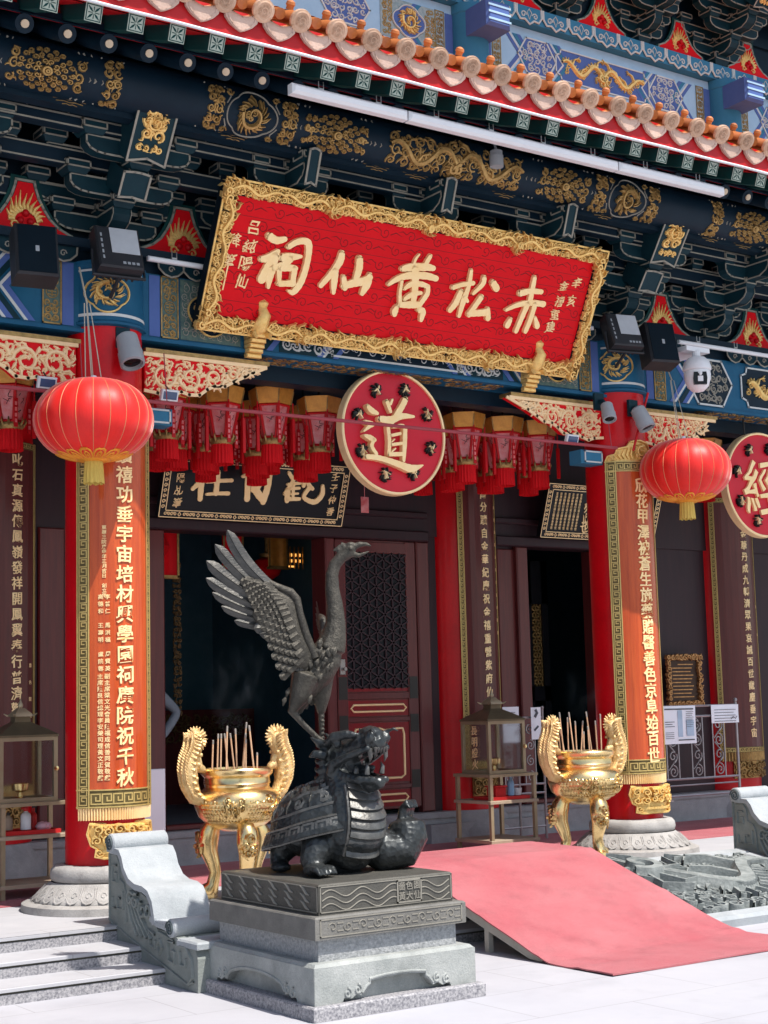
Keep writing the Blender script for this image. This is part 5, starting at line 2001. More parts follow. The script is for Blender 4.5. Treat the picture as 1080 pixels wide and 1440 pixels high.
def palace_lantern(x, y, ztop, label):
    t = thing('palace_lantern', label, 'lantern', (x, y, ztop), 'red palace lanterns hanging in the porch')
    ph = .35

    def hexring(r, z):
        return [Vector((x + r * math.cos(ph + PI / 3 * i), y + r * math.sin(ph + PI / 3 * i), z)) for i in range(6)]

    def frustum(m, rings, cap=False, mi=0):
        vs = [p for r in rings for p in r]
        f = []
        for k in range(len(rings) - 1):
            for i in range(6):
                j = (i + 1) % 6
                f.append((k * 6 + i, k * 6 + j, k * 6 + 6 + j, k * 6 + 6 + i))
        if cap:
            f.append(tuple(range(6))[::-1])
            f.append(tuple(range((len(rings) - 1) * 6, len(rings) * 6)))
        m.add(vs, f, mi)
    m = MB()
    frustum(m, [hexring(.150, ztop - .12), hexring(.172, ztop - .02), hexring(.176, ztop), hexring(.14, ztop + .005), hexring(.03, ztop + .03)], True)
    a, b = hexring(.153, ztop - .118), hexring(.174, ztop - .02)
    for i in range(6):
        m.tube([a[i], b[i]], .006, 4, 1)
    m.build('canopy', ['palace_gold', 'gold_dull'], t)
    m = MB()
    up, lo = hexring(.135, ztop - .13), hexring(.080, ztop - .37)
    for i in range(6):
        j = (i + 1) % 6
        m.tube([up[i], lo[i]], .011, 5)
        m.tube([up[i], up[j]], .010, 5)
        m.tube([lo[i], lo[j]], .010, 5)
    for i, p in enumerate(hexring(.165, ztop - .13)):
        m.tube([p + Vector((0, 0, .02)), p - Vector((0, 0, .10))], .006, 5)
        if i % 2:
            m.box(p.x - .011, p.x + .011, p.y - .011, p.y + .011, p.z - .36, p.z - .10)
    fr = m.build('lantern_frame', 'red_dark', t)
    m = MB()
    up, lo = hexring(.128, ztop - .135), hexring(.076, ztop - .365)
    frustum(m, [lo, up])
    pn = m.build('lantern_pane', 'palace_pane', t)
    m = MB()
    rg = random.Random(int(x * 100))
    for i in range(6):
        j = (i + 1) % 6
        a, b, c = lo[i], lo[j], up[i]
        U = (b - a).normalized()
        mid = (a + b) / 2
        V = ((up[i] + up[j]) / 2 - mid)
        L = V.length
        g = F(mid, U, V)
        gs = (lambda u, v, w, g=g: g(u, v, w)) if g(0, 0, 1).xy.length else g
        sgn = 1 if (g(0, 0, 1) - g(0, 0, 0)).dot(Vector((mid.x - x, mid.y - y, 0))) > 0 else -1
        for k in range(5):
            v = rg.uniform(.05, L - .03)
            u = rg.uniform(-.03, .03)
            m.ribbon(lambda p, q, r=0: g(p, q, sgn * (.002 + r)), [(u, v), (u + rg.uniform(-.02, .02), v + .02), (u + rg.uniform(-.03, .03), v + rg.uniform(-.01, .04))], [.004, .007, .002], .001)
    m.build('pane_painting', 'ink', pn)
    m = MB()
    m.lathe([(.03, ztop - .37), (.085, ztop - .38), (.092, ztop - .40), (.080, ztop - .42), (.074, ztop - .43)], 12, (x, y))
    for i in range(12):
        a = 2 * PI * i / 12
        q = Vector((x + .085 * math.cos(a), y + .085 * math.sin(a), ztop - .40))
        m.tube([q, q + Vector((.018 * math.cos(a), .018 * math.sin(a), .03)), q + Vector((.012 * math.cos(a), .012 * math.sin(a), .055))], [.010, .008, .003], 4)
    m.build('gilt_cup', 'gold_dull', t, 50)
    for i, p in enumerate(hexring(.165, ztop - .13)):
        if i % 2 == 0:
            m = MB()
            m.box(p.x - .014, p.x + .014, p.y - .004, p.y + .004, p.z - .30, p.z - .10)
            for k in range(4):
                m.box(p.x - .008, p.x + .008, p.y - .005, p.y - .0045, p.z - .15 - .04 * k, p.z - .125 - .04 * k, 1)
            m.build('cloth_streamer', ['red_dark', 'palace_pane'], t)
    m = MB()
    n = 40
    vs = []
    for i in range(n):
        a = 2 * PI * i / n
        r = .074 + (.006 if i % 2 else 0)
        vs += [(x + r * math.cos(a), y + r * math.sin(a), ztop - .425), (x + (r + .006) * math.cos(a), y + (r + .006) * math.sin(a), ztop - .57)]
    m.add(vs, [(2 * i, 2 * i + 1, (2 * i + 3) % (2 * n), (2 * i + 2) % (2 * n)) for i in range(n)])
    m.build('fringe_skirt', 'skirt_red', t)
    m = MB()
    m.tube([(x, y, ztop + .02), (x, y, 3.82)], .006, 5)
    m.build('hanging_cord', 'dark_iron', t)
    return t


pl0 = palace_lantern(1.60, .5, 3.64, 'front row red palace lantern just right of the left spandrel tip')
PLX = [(.72, .5, 'front row palace lantern half hidden behind the left spandrel near the column'), (1.17, .5, 'front row palace lantern just under the scalloped end of the left spandrel'),
       (2.03, .5, 'front row palace lantern touching the left rim of the round 道 board'),
       (3.45, .5, 'front row palace lantern just right of the round 道 board'), (3.86, .5, 'front row palace lantern below the pointed tip of the right spandrel'),
       (4.24, .5, 'front row palace lantern under the middle of the right spandrel'), (-.42, .6, 'palace lantern at the left photo edge beside the left big lantern'),
       (1.02, 1.25, 'back row palace lantern hanging low right beside the left column'), (1.46, 1.25, 'back row palace lantern low over the first plaque character from the left'),
       (1.92, 1.25, 'back row palace lantern low over the middle character of the black plaque'), (2.38, 1.25, 'back row palace lantern low over the third plaque character from the left'),
       (3.85, 1.25, 'back row palace lantern low over the top of the middle dark couplet'), (4.22, 1.2, 'back row palace lantern low between two front ones beside the middle dark couplet'), (4.62, 1.1, 'back row palace lantern hanging lowest over the right doorway plaque'),
       (1.22, .88, 'middle row palace lantern behind the scalloped end of the left spandrel'), (1.68, .88, 'middle row palace lantern over the middle plaque character'), (2.12, .88, 'middle row palace lantern close to the left of the round 道 board'),
       (3.62, .88, 'middle row palace lantern close to the right of the round 道 board'), (4.05, .88, 'middle row palace lantern below the tip of the right spandrel'), (1.62, 1.6, 'rearmost palace lantern over the left end of the black plaque'), (2.10, 1.6, 'rearmost palace lantern over the middle of the black plaque'),
       (4.42, .86, 'middle row palace lantern over the left edge of the right doorway plaque'), (3.74, 1.5, 'rearmost palace lantern close to the right of the round 道 board'), (.98, .86, 'middle row palace lantern close beside the left column'), (1.88, 1.02, 'middle row palace lantern between the first and second plaque characters'),
       (6.25, .5, 'palace lantern behind the right big lantern beside the round 經 board')]
for x, y, lb in PLX:
    copy_tree(pl0, (x - 1.60, y - .5, (-.03 if y < 1 else .02)), lb)


# ================================================================== BIG RED LANTERNS
def big_lantern(x, y, z, label):
    t = thing('big_lantern', label, 'lantern', (x, y, z), 'big round red silk lanterns')
    A, B = .378, .262
    N = 22
    m = MB()
    nv = 22
    per = 6
    vs = []
    for j in range(nv + 1):
        ph = -PI / 2 * .88 + PI * .88 * j / nv
        for i in range(N * per):
            a = 2 * PI * i / (N * per)
            s = abs(math.sin(N * a / 2))
            k = 1 - .016 * (1 - s) * math.cos(ph)
            r = A * math.cos(ph) ** .82 * k
            vs.append((x + r * math.cos(a), y + r * math.sin(a), z + B * math.sin(ph)))
    q = N * per
    m.add(vs, [(j * q + i, j * q + (i + 1) % q, (j + 1) * q + (i + 1) % q, (j + 1) * q + i) for j in range(nv) for i in range(q)])
    sk = m.build('silk_globe', 'lantern_red', t, 60)
    m = MB()
    for i in range(N):
        a = 2 * PI * i / N
        pts = []
        for j in range(2, nv - 1):
            ph = -PI / 2 * .88 + PI * .88 * j / nv
            r = A * math.cos(ph) ** .82 * .985 + .0005
            pts.append((x + r * math.cos(a), y + r * math.sin(a), z + B * math.sin(ph)))
        m.tube(pts, .0026, 4)
    m.build('wire_rib', 'lantern_seam', sk)
    m = MB()
    m.lathe([(.0, z + .262), (.07, z + .262), (.082, z + .25), (.09, z + .236)], 24, (x, y))
    m.lathe([(.02, z + .262), (.018, z + .285), (0, z + .29)], 12, (x, y))
    m.build('top_cap', 'paper', t, 40)
    m = MB()

    def fb_(u, v, w=0):      # lower bowl: u angle, v latitude fraction
        ph = -PI / 2 * .88 + v
        r = A * max(.01, math.cos(ph)) ** .82 + .004 + w
        return Vector((x + r * math.cos(u), y + r * math.sin(u), z + B * math.sin(ph) - w * .6))
    m.lathe([(.0, z - .268), (.085, z - .268), (.10, z - .26), (.115, z - .25)], 28, (x, y))
    for i in range(14):
        a = 2 * PI * i / 14
        pl = [(a - .20, .02), (a - .19, .22), (a - .13, .34), (a - .05, .38), (a, .36), (a + .05, .38), (a + .13, .34), (a + .19, .22), (a + .20, .02)]
        m.ribbon(fb_, pl, .07, .004)
        m.ribbon(fb_, [(a - .10, .05), (a - .07, .22), (a, .29), (a + .07, .22), (a + .10, .05)], .07, .004)
        m.ribbon(fb_, [(a, .02), (a, .2)], .06, .004)
        if i % 2:
            m.ribbon(fb_, [(a - .1, .42), (a, .40), (a + .1, .42)], [.01, .05, .01], .004)
    m.build('gilt_base', 'lantern_gold', t, 50)
    m = MB()
    n = 30
    vs = []
    for i in range(n):
        a = 2 * PI * i / n
        r = .052 + (.006 if i % 2 else 0)
        vs += [(x + r * math.cos(a), y + r * math.sin(a), z - .265), (x + (r + .010) * math.cos(a), y + (r + .010) * math.sin(a), z - .40 - (.008 if i % 3 else 0))]
    m.add(vs, [(2 * i, 2 * i + 1, (2 * i + 3) % (2 * n), (2 * i + 2) % (2 * n)) for i in range(n)])
    m.build('tassel', 'tassel', t)
    m = MB()
    for dx, dy in ((-.055, 0), (.0, .03), (.05, -.01), (.02, .05)):
        m.tube([(x + dx, y + dy, z + .26), (x + dx * .35, y + dy * .3 + .10, z + .78)], .0035, 4)
    m.tube([(x, y + .10, z + .78), (x, y + .22, z + 1.05)], .006, 5)
    m.build('hanging_cord', 'cord', t)
    return t


big_lantern(-.305, -.52, 3.075, 'big round red silk lantern hanging in front of the left column')
big_lantern(4.945, -.52, 3.10, 'big round red silk lantern beside the right column and white camera')

# ================================================================== STONE PLINTH AND BRONZE STATUE
PX, PYc = .235, -2.38
pt = thing('stone_plinth', 'square tiered stone plinth with carved wave band under the bronze statue', 'plinth', (PX, PYc, G))


def tier(name, hx, hy, z0, z1, mt, c=.008, extra=None):
    m = MB()
    fn = lambda u, v, w=0: Vector((PX + u, PYc + v, w))
    p = []
    for d, z in ((0, z0), (0, z1 - c), (c, z1)):
        p += [(PX - hx + d, PYc - hy + d, z), (PX + hx - d, PYc - hy + d, z), (PX + hx - d, PYc + hy - d, z), (PX - hx + d, PYc + hy - d, z)]
    f = [(3, 2, 1, 0), (8, 9, 10, 11)]
    for k in (0, 4):
        for i in range(4):
            f.append((k + i, k + (i + 1) % 4, k + 4 + (i + 1) % 4, k + 4 + i))
    m.add(p, f)
    return m.build(name, mt, pt)


tier('base_slab', .52, .61, G + .001, -.187, 'granite_riser')
tier('foot_core', .44, .52, -.187, -.02, 'plinth_stone')
for (o, U, L) in (((PX, PYc - .57, 0), (1, 0, 0), .49), ((PX - .49, PYc, 0), (0, -1, 0), .57), ((PX + .49, PYc, 0), (0, 1, 0), .57), ((PX, PYc + .57, 0), (-1, 0, 0), .49)):
    fn = F(o, U, (0, 0, 1))      # scalloped apron with cloud feet
    b = -.1865
    half = [(L - .002, -.012), (L - .002, b), (L - .16, b), (L - .17, b + .02), (L - .215, b + .012), (L - .24, b + .028), (L - .275, b + .02), (L - .30, b + .05), (L - .26 - .06, b + .062), (.17, b + .082), (.08, b + .092), (0, b + .094)]
    poly = half + [(-u, v) for u, v in half[::-1][1:]]
    m = MB()
    m.prism(fn, poly, -.06, .0)
    g = lambda u, v, w=0, fn=fn: fn(u, v, w + .0004)
    for s in (-1, 1):
        for k, (uu, vv) in enumerate(((L - .19, b + .040), (L - .25, b + .052))):
            m.ribbon(g, spiral(s * uu, vv, .026, 1.25, PI / 2, s, 11), .012, .006)
    m.ribbon(g, [(u, v + .012) for u, v in half[6:]] + [(-u, v + .012) for u, v in half[6:][::-1]], .014, .006)
    m.build('cloud_foot', 'plinth_stone', pt, 40)
tier('shoulder', .488, .568, -.0195, .004, 'plinth_stone', .018)
tier('rough_band', .42, .50, .004, .113, 'rough_stone', .002)
cap = tier('cap_slab', .46, .54, .113, .222, 'cap_stone')
top = tier('wave_block', .41, .495, .222, .371, 'wave_stone')
m = MB()
fn = F((PX, PYc - .5405, 0), (1, 0, 0), (0, 0, 1))
for i in range(9):
    u = -.36 + .09 * i
    m.ribbon(fn, spiral(u, .168, .026, 1.1, PI, 1 if i % 2 else -1, 10), .006, .004)
    mb_line(m, fn, (u + .03, .15), (u + .06, .15), .006, .003)
    mb_line(m, fn, (u + .03, .186), (u + .06, .186), .006, .003)
outline(m, fn, [(-.43, .128), (.43, .128), (.43, .208), (-.43, .208)], .006, .003)
m.build('key_carving', 'cap_line', cap)
m = MB()
fn = F((PX, PYc - .4955, 0), (1, 0, 0), (0, 0, 1))
for k in range(3):          # wave lines either side of the seal
    for lo, hi in ((-.39, .055), (.215, .39)):
        p = []
        n = 40
        for i in range(n + 1):
            u = lo + (hi - lo) * i / n
            p.append((u, .258 + .033 * k + .018 * math.sin((u + .39) * 2 * PI / .19)))
        m.ribbon(fn, p, .006, .004)
outline(m, fn, [(-.40, .236), (.40, .236), (.40, .358), (-.40, .358)], .005, .003)
outline(m, fn, [(.062, .245), (.208, .245), (.208, .352), (.062, .352)], .008, .005)
for i, ch in enumerate('嗇色園黃大仙'):
    write(m, fn, ch, .088 + .047 * (i % 3), .325 - .05 * (i // 3), .044, .005, .006, seed=i)
fn2 = F((PX - .4105, PYc, 0), (0, -1, 0), (0, 0, 1))
for i in range(6):          # flame-like wave marks on the side
    u = -.41 + .155 * i
    for k in range(3):
        v = .345 - .036 * k
        m.ribbon(fn2, [(u - .035, v + .012), (u - .01, v), (u + .015, v - .022), (u + .05, v - .03)], [.005, .016, .016, .004], .006)
outline(m, fn2, [(-.485, .236), (.485, .236), (.485, .358), (-.485, .358)], .005, .003)
m.build('wave_carving', 'cap_line', top)

# ---- crane on a dragon turtle, cast in bronze
st = thing('bronze_statue', 'dark bronze crane with raised wing standing on a dragon-headed turtle', 'statue', (PX, PYc, .371))
SO = Vector((PX, PYc, .3712))
SR, SDp = Vector((.8217, -.57, 0)), Vector((.57, .8217, 0))
KS = 1 / 264.0


def q(px, py, d=0.0):
    """sculptor's sketch grid: across, up, and depth"""
    return SO + SR * ((px - 477) * KS) + Vector((0, 0, (1229 - py) * KS)) + SDp * d


HA = (SR * .72 - SDp * .694)
HB = (SR * -.694 - SDp * .72)
UPV = Vector((0, 0, 1))


def T(a, b, z):
    return SO + HA * a + HB * b + UPV * z


AX = (HA, HB, UPV)
m = MB()
m.ball(T(-.06, 0, .20), (.28, .235, .15), 20, 0, AX)
m.tube([T(.04, 0, .12), T(.10, 0, .14), T(.14, 0, .19), T(.150, 0, .28), T(.138, 0, .38), T(.115, 0, .47), T(.085, 0, .56)], [.13, .155, .168, .162, .146, .128, .105], 20)
m.tube([T(-.02, 0, .10), T(.12, 0, .08), T(.17, 0, .085)], [.13, .12, .07], 14)
# head


def K(a, b, z):
    return T(.06 + (a - .06) * 1.22, b * 1.38, .605 + (z - .635) * 1.16)


m.ball(K(.10, 0, .635), (.115, .085, .075), 16, 0, AX)
m.tube([K(.12, 0, .655), K(.20, 0, .680), K(.275, 0, .695), K(.315, 0, .685)], [.070, .066, .058, .040], 12)
m.ball(K(.255, 0, .735), (.075, .058, .042), 12, 0, AX)          # nose
for s in (-1, 1):
    m.ball(K(.295, s * .045, .715), .030, 8)
    m.tube([K(.06, s * .07, .69), K(.12, s * .08, .725), K(.18, s * .06, .735), K(.22, s * .045, .73)], [.018, .028, .026, .016], 8)   # brow
    m.ball(K(.135, s * .072, .69), .024, 10)                      # eye
    m.tube([K(.30, s * .05, .675), K(.20, s * .078, .635), K(.12, s * .088, .60), K(.10, s * .08, .55)], [.016, .022, .026, .03], 8)  # lip
    m.tube([K(.07, s * .06, .69), K(.02, s * .085, .705), K(-.01, s * .095, .725)], [.022, .017, .006], 8)   # horn
    m.tube([K(.07, s * .08, .64), K(.03, s * .11, .65), K(.005, s * .115, .635)], [.028, .022, .006], 8)  # ear
    for k in range(7):          # mane
        for j in range(3):
            z = .70 - .038 * k
            bb = s * (.018 + .024 * j)
            a0 = .075 - .003 * k - .008 * j
            m.tube([K(a0, bb, z), K(a0 - .030, bb * 1.12, z - .016), K(a0 - .048, bb * 1.14, z - .012), K(a0 - .058, bb * 1.1, z + .006)], [.019, .018, .013, .004], 6)
    m.tube([K(.10, s * .06, .57), K(.17, s * .06, .545), K(.25, s * .052, .53), K(.31, s * .03, .53)], [.032, .026, .024, .020], 8)   # lower lip
    m.tube([K(.27, s * .035, .735), K(.33, s * .06, .755), K(.36, s * .075, .735)], [.012, .010, .004], 6)   # whisker
for k in range(6):
    m.tube([K(.28 - .07 * k, 0, .735 - .004 * k), K(.25 - .07 * k, 0, .775 - .008 * k)], [.016, .004], 6)
m.tube([K(.10, 0, .56), K(.18, 0, .525), K(.26, 0, .51), K(.315, 0, .52)], [.06, .048, .042, .030], 12)     # lower jaw
m.tube([K(.13, 0, .58), K(.21, 0, .57), K(.27, 0, .585)], [.035, .030, .015], 8)              # tongue
# near front leg and foot
m.tube([T(.04, .13, .17), T(.07, .18, .13), T(.075, .225, .07), T(.10, .24, .035)], [.10, .092, .068, .048], 12)
m.ball(T(.13, .25, .035), (.085, .062, .036), 12, 0, AX)
for k in range(5):
    bb = .195 + .028 * k
    m.tube([T(.15, bb, .045), T(.195, bb + .002, .042), T(.225, bb + .003, .016)], [.018, .017, .010], 7)
# hind leg and tail
m.tube([T(-.20, .12, .16), T(-.25, .16, .08), T(-.23, .19, .03)], [.08, .06, .045], 10)
m.ball(T(-.20, .20, .03), (.07, .05, .03), 10, 0, AX)
m.tube([T(-.30, .02, .20), T(-.36, .03, .21), T(-.385, .035, .27), T(-.365, .04, .31), T(-.34, .04, .29)], [.035, .030, .026, .02, .012], 8)
m.tube([T(-.20, -.12, .16), T(-.24, -.17, .06), T(-.2, -.18, .03)], [.08, .06, .04], 10)
# far front leg, lifted, with its paw turned up
m.tube([T(.10, -.14, .16), T(.19, -.20, .09), T(.235, -.285, .10), T(.235, -.33, .17), T(.225, -.335, .235)], [.11, .11, .105, .112, .098], 14)
for k in range(4):
    bb = -.375 + .030 * k
    m.tube([T(.19 + .012 * k, bb * 1.03, .25), T(.195 + .012 * k, bb * 1.06, .31), T(.225 + .012 * k, bb * 1.06, .345), T(.25 + .012 * k, bb * 1.05, .315)], [.026, .025, .020, .008], 8)
turtle = fuse(m, .0085, 'dragon_turtle', 'bronze', st, 1)
# chest plates
m = MB()
CH = [(.10, .10, .158), (.14, .19, .170), (.150, .28, .164), (.138, .38, .148), (.115, .47, .130)]


def chest(z):
    z = max(.101, min(.469, z))
    for (a0, z0, r0), (a1, z1, r1) in zip(CH, CH[1:]):
        if z <= z1:
            f = (z - z0) / (z1 - z0)
            return a0 + (a1 - a0) * f, r0 + (r1 - r0) * f


for k in range(8):
    z0 = .075 + .050 * k
    vs = []
    n = 16
    for j, (dz, dr) in enumerate(((-.004, -.004), (.004, .016), (.034, .009), (.048, -.004))):
        cx, r = chest(z0 + dz)
        for i in range(n + 1):
            a = -.80 + 1.6 * i / n
            vs.append(T(cx + (r + dr) * math.cos(a), (r + dr) * math.sin(a), z0 + dz + .030 * a * a))
    m.add(vs, [(j * (n + 1) + i, j * (n + 1) + i + 1, (j + 1) * (n + 1) + i + 1, (j + 1) * (n + 1) + i) for j in range(3) for i in range(n)])
for sg in (-1, 1):
    pts = []
    for k in range(10):
        cx, r = chest(.09 + .04 * k)
        pts.append(T(cx + r * math.cos(.88), sg * r * math.sin(.88), .10 + .04 * k))
    m.tube(pts, .011, 6)
m.build('chest_plate', 'bronze_worn', turtle, 60)
m = MB()       # fangs
for s in (-1, 1):
    for a, z, L in ((.345, .645, -.07), (.27, .63, -.04), (.32, .515, .06), (.24, .52, .035)):
        m.tube([T(a, s * .055, z), T(a + .006, s * .057, z + L * .6), T(a - .004, s * .054, z + L)], [.015, .011, .002], 7)
for k in range(5):
    m.tube([T(.372, -.04 + .02 * k, .65), T(.37, -.04 + .02 * k, .625)], [.011, .005], 6)
m.build('fang', 'bronze_worn', turtle, 50)
m = MB()
fnp = F(T(.275, -.325, .15), (HA * .35 + HB * -.94).cross(UPV) * -1, UPV)
gp = F(T(.300, -.372, .165), HB * -1 * .75 + HA * -.66, UPV)
outline(m, gp, [(.035 * math.cos(a * PI / 9), .048 * math.sin(a * PI / 9)) for a in range(18)], .010, .010)
m.ribbon(gp, spiral(0, 0, .026, 1.3, 0, 1, 10), .010, .012)
m.build('paw_medallion', 'bronze_worn', turtle)
# shell
m = MB()


def dome(u, v, w=0.0):
    """u,v in shell plan (along, across)"""
    r2 = (u / .30) ** 2 + (v / .265) ** 2
    h = .245 * math.sqrt(max(0, 1 - min(1, r2))) ** .9
    zr = .222 + .20 * (u + .05) + max(0, u) * .10
    k = 1 + w * .4
    return T(-.085 + u * k, v * k, zr + h + w)


n1, n2 = 14, 44
vs = []
for j in range(n1 + 1):
    rr = j / n1
    for i in range(n2):
        a = 2 * PI * i / n2
        vs.append(dome(.298 * rr * math.cos(a), .263 * rr * math.sin(a)))
vs += [p - UPV * .07 for p in vs[-n2:]]
m.add(vs, [(j * n2 + i, j * n2 + (i + 1) % n2, (j + 1) * n2 + (i + 1) % n2, (j + 1) * n2 + i) for j in range(n1 + 1) for i in range(n2)])


def rim(u, v, w=0.0):
    a = u
    k = 1.0 + (w + .012) / .28
    zr = .222 + .20 * (.298 * math.cos(a) + .05) + max(0, .298 * math.cos(a)) * .10
    fl = 1.02 - v * 1.1
    return T(-.085 + .298 * k * fl * math.cos(a), .263 * k * fl * math.sin(a), zr + v)


for j, (v0, v1, w0) in enumerate(((-.075, .012, .0), )):
    vs = []
    for k, (v, w) in enumerate(((-.075, -.04), (-.072, .006), (-.064, .010), (.006, .0), (.014, -.010), (.02, -.04))):
        for i in range(n2 * 2):
            vs.append(rim(2 * PI * i / (n2 * 2), v, w))
    q2 = n2 * 2
    m.add(vs, [(k * q2 + i, k * q2 + (i + 1) % q2, (k + 1) * q2 + (i + 1) % q2, (k + 1) * q2 + i) for k in range(5) for i in range(q2)])
shell = m.build('shell', 'bronze', turtle, 50)
m = MB()
NK = 26
for i in range(NK):         # key pattern round the rim
    a0, s = 2 * PI * i / NK, 2 * PI / NK
    pat = [(.05, -.058), (.05, -.010), (.80, -.010), (.80, -.046), (.40, -.046), (.40, -.028)]
    for k in range(len(pat) - 1):
        p0, p1 = (a0 + pat[k][0] * s, pat[k][1]), (a0 + pat[k + 1][0] * s, pat[k + 1][1])
        e = .006
        if abs(p0[0] - p1[0]) > abs(p0[1] - p1[1]):
            c = [(p0[0], p0[1] - e), (p1[0], p1[1] - e), (p1[0], p1[1] + e), (p0[0], p0[1] + e)]
        else:
            c = [(p0[0] - e * 3.4, p0[1]), (p0[0] + e * 3.4, p0[1]), (p1[0] + e * 3.4, p1[1]), (p1[0] - e * 3.4, p1[1])]
        m.add([rim(u, v, -.002) for u, v in c] + [rim(u, v, .007) for u, v in c], [(4, 5, 6, 7), (0, 1, 5, 4), (1, 2, 6, 5), (2, 3, 7, 6), (3, 0, 4, 7)])
for v in (-.078, .004):
    m.tube([rim(2 * PI * i / 60, v, .002) for i in range(61)], .006, 5)
m.build('rim_key', 'bronze_worn', shell)
m = MB()


def cap(u, v, w=0.0):
    """u = angle, v = rise from the rim (0) to the crown (1)"""
    rr = math.cos(v * PI / 2) * .985
    return dome(.298 * rr * math.cos(u), .263 * rr * math.sin(u), w)


for k in range(12):
    a = 2 * PI * k / 12
    m.ribbon(cap, [(a, .06), (a + .03, .2), (a, .34), (a + .12, .46), (a + .10, .60)], .030, .013)
    for (u, v, r, rw) in ((a + .26, .22, .10, .032), (a + .26, .52, .10, .040)):
        P = [(u + r * 1.3 * (1 - .8 * i / 9) * math.cos(i * .95 + k), v + r * (1 - .8 * i / 9) * math.sin(i * .95 + k)) for i in range(10)]
        m.ribbon(cap, P, rw, .014)
for v in (.05, .37, .66):
    m.ribbon(cap, [(2 * PI * i / 60, v + (.025 * math.sin(12 * PI * i / 30) if v > .1 else 0)) for i in range(61)], .022, .012)
m.build('shell_plate', 'bronze_worn', shell, 60)
# crane
m = MB()
m.tube([q(480, 893), q(478, 912), q(470, 930), q(458, 948), q(444, 968), q(434, 990), q(430, 1008)], [.050, .072, .098, .102, .082, .050, .018], 16, flat=(SDp, .85))
m.tube([q(478, 918), q(484, 900), q(487, 880), q(486, 855), q(483, 832), q(483, 812), q(488, 797), q(498, 786), q(508, 780)], [.086, .069, .055, .046, .040, .036, .034, .033, .034], 12)
m.ball(q(490, 853, -.005), (.026, .030, .045), 10)
m.ball(q(509, 778), .033, 12)
m.ball(q(511, 769), (.026, .026, .016), 10)
for k in range(4):
    m.tube([q(503 - 3 * k, 770 + 2 * k), q(496 - 4 * k, 765 + 4 * k)], [.014, .003], 6)
m.tube([q(514, 773), q(524, 769), q(534, 769), q(541, 772)], [.022, .017, .012, .004], 8)
m.tube([q(514, 783), q(523, 785), q(531, 782), q(539, 779)], [.018, .013, .009, .003], 8)
for s in (-.036, .036):
    m.ball(q(511, 776, s), .011, 8)
m.tube([q(462, 950, .04), q(464, 985, .05), q(463, 1008, .05)], [.085, .05, .022], 12)
m.tube([q(463, 1005, .05), q(463, 1040, .05), q(463, 1085, .05), q(463, 1112, .05)], [.018, .013, .013, .019], 9)
for k in range(14):
    m.ball(q(464.5, 1014 + 6 * k, .045), (.0165, .0165, .006), 8)
m.tube([q(444, 955, -.06), q(434, 985, -.07), q(424, 1004, -.075)], [.08, .055, .022], 12)
m.tube([q(421, 1002, -.075), q(438, 1023, -.05), q(458, 1043, -.03), q(474, 1056, -.02)], [.022, .016, .015, .018], 9)
for k, (x, y, d) in enumerate(((484, 1066, -.05), (480, 1070, .0), (471, 1066, .02), (466, 1058, -.05))):
    m.tube([q(474, 1056, -.02), q((474 + x) / 2 + 2, (1056 + y) / 2 - 3, -.02 + d / 2), q(x, y, -.02 + d)], [.014, .012, .006], 7)
for k, (x, y) in enumerate(((428, 1012), (436, 1008), (443, 1003), (450, 998))):     # tail feathers
    m.tube([q(445, 960, -.03 + .03 * k), q((445 + x) / 2 - 3, (960 + y) / 2, -.03 + .03 * k), q(x, y, -.04 + .03 * k)], [.03, .03, .008], 8, flat=(SDp, .4))
crane = fuse(m, .0065, 'crane', 'bronze_green', st, 1)
m = MB()
for k in range(42):          # small breast and thigh feathers
    rg = random.Random(k)
    t = rg.random()
    px = 484 - 50 * t + rg.uniform(-20, 16)
    py = 905 + 78 * t + rg.uniform(-8, 8)
    m.tube([q(px, py, -.085), q(px - 3, py + 6, -.098), q(px - 5, py + 13, -.090)], [.006, .013, .003], 6, flat=(SDp, .4))
m.build('breast_feather', 'bronze_green', crane, 60)


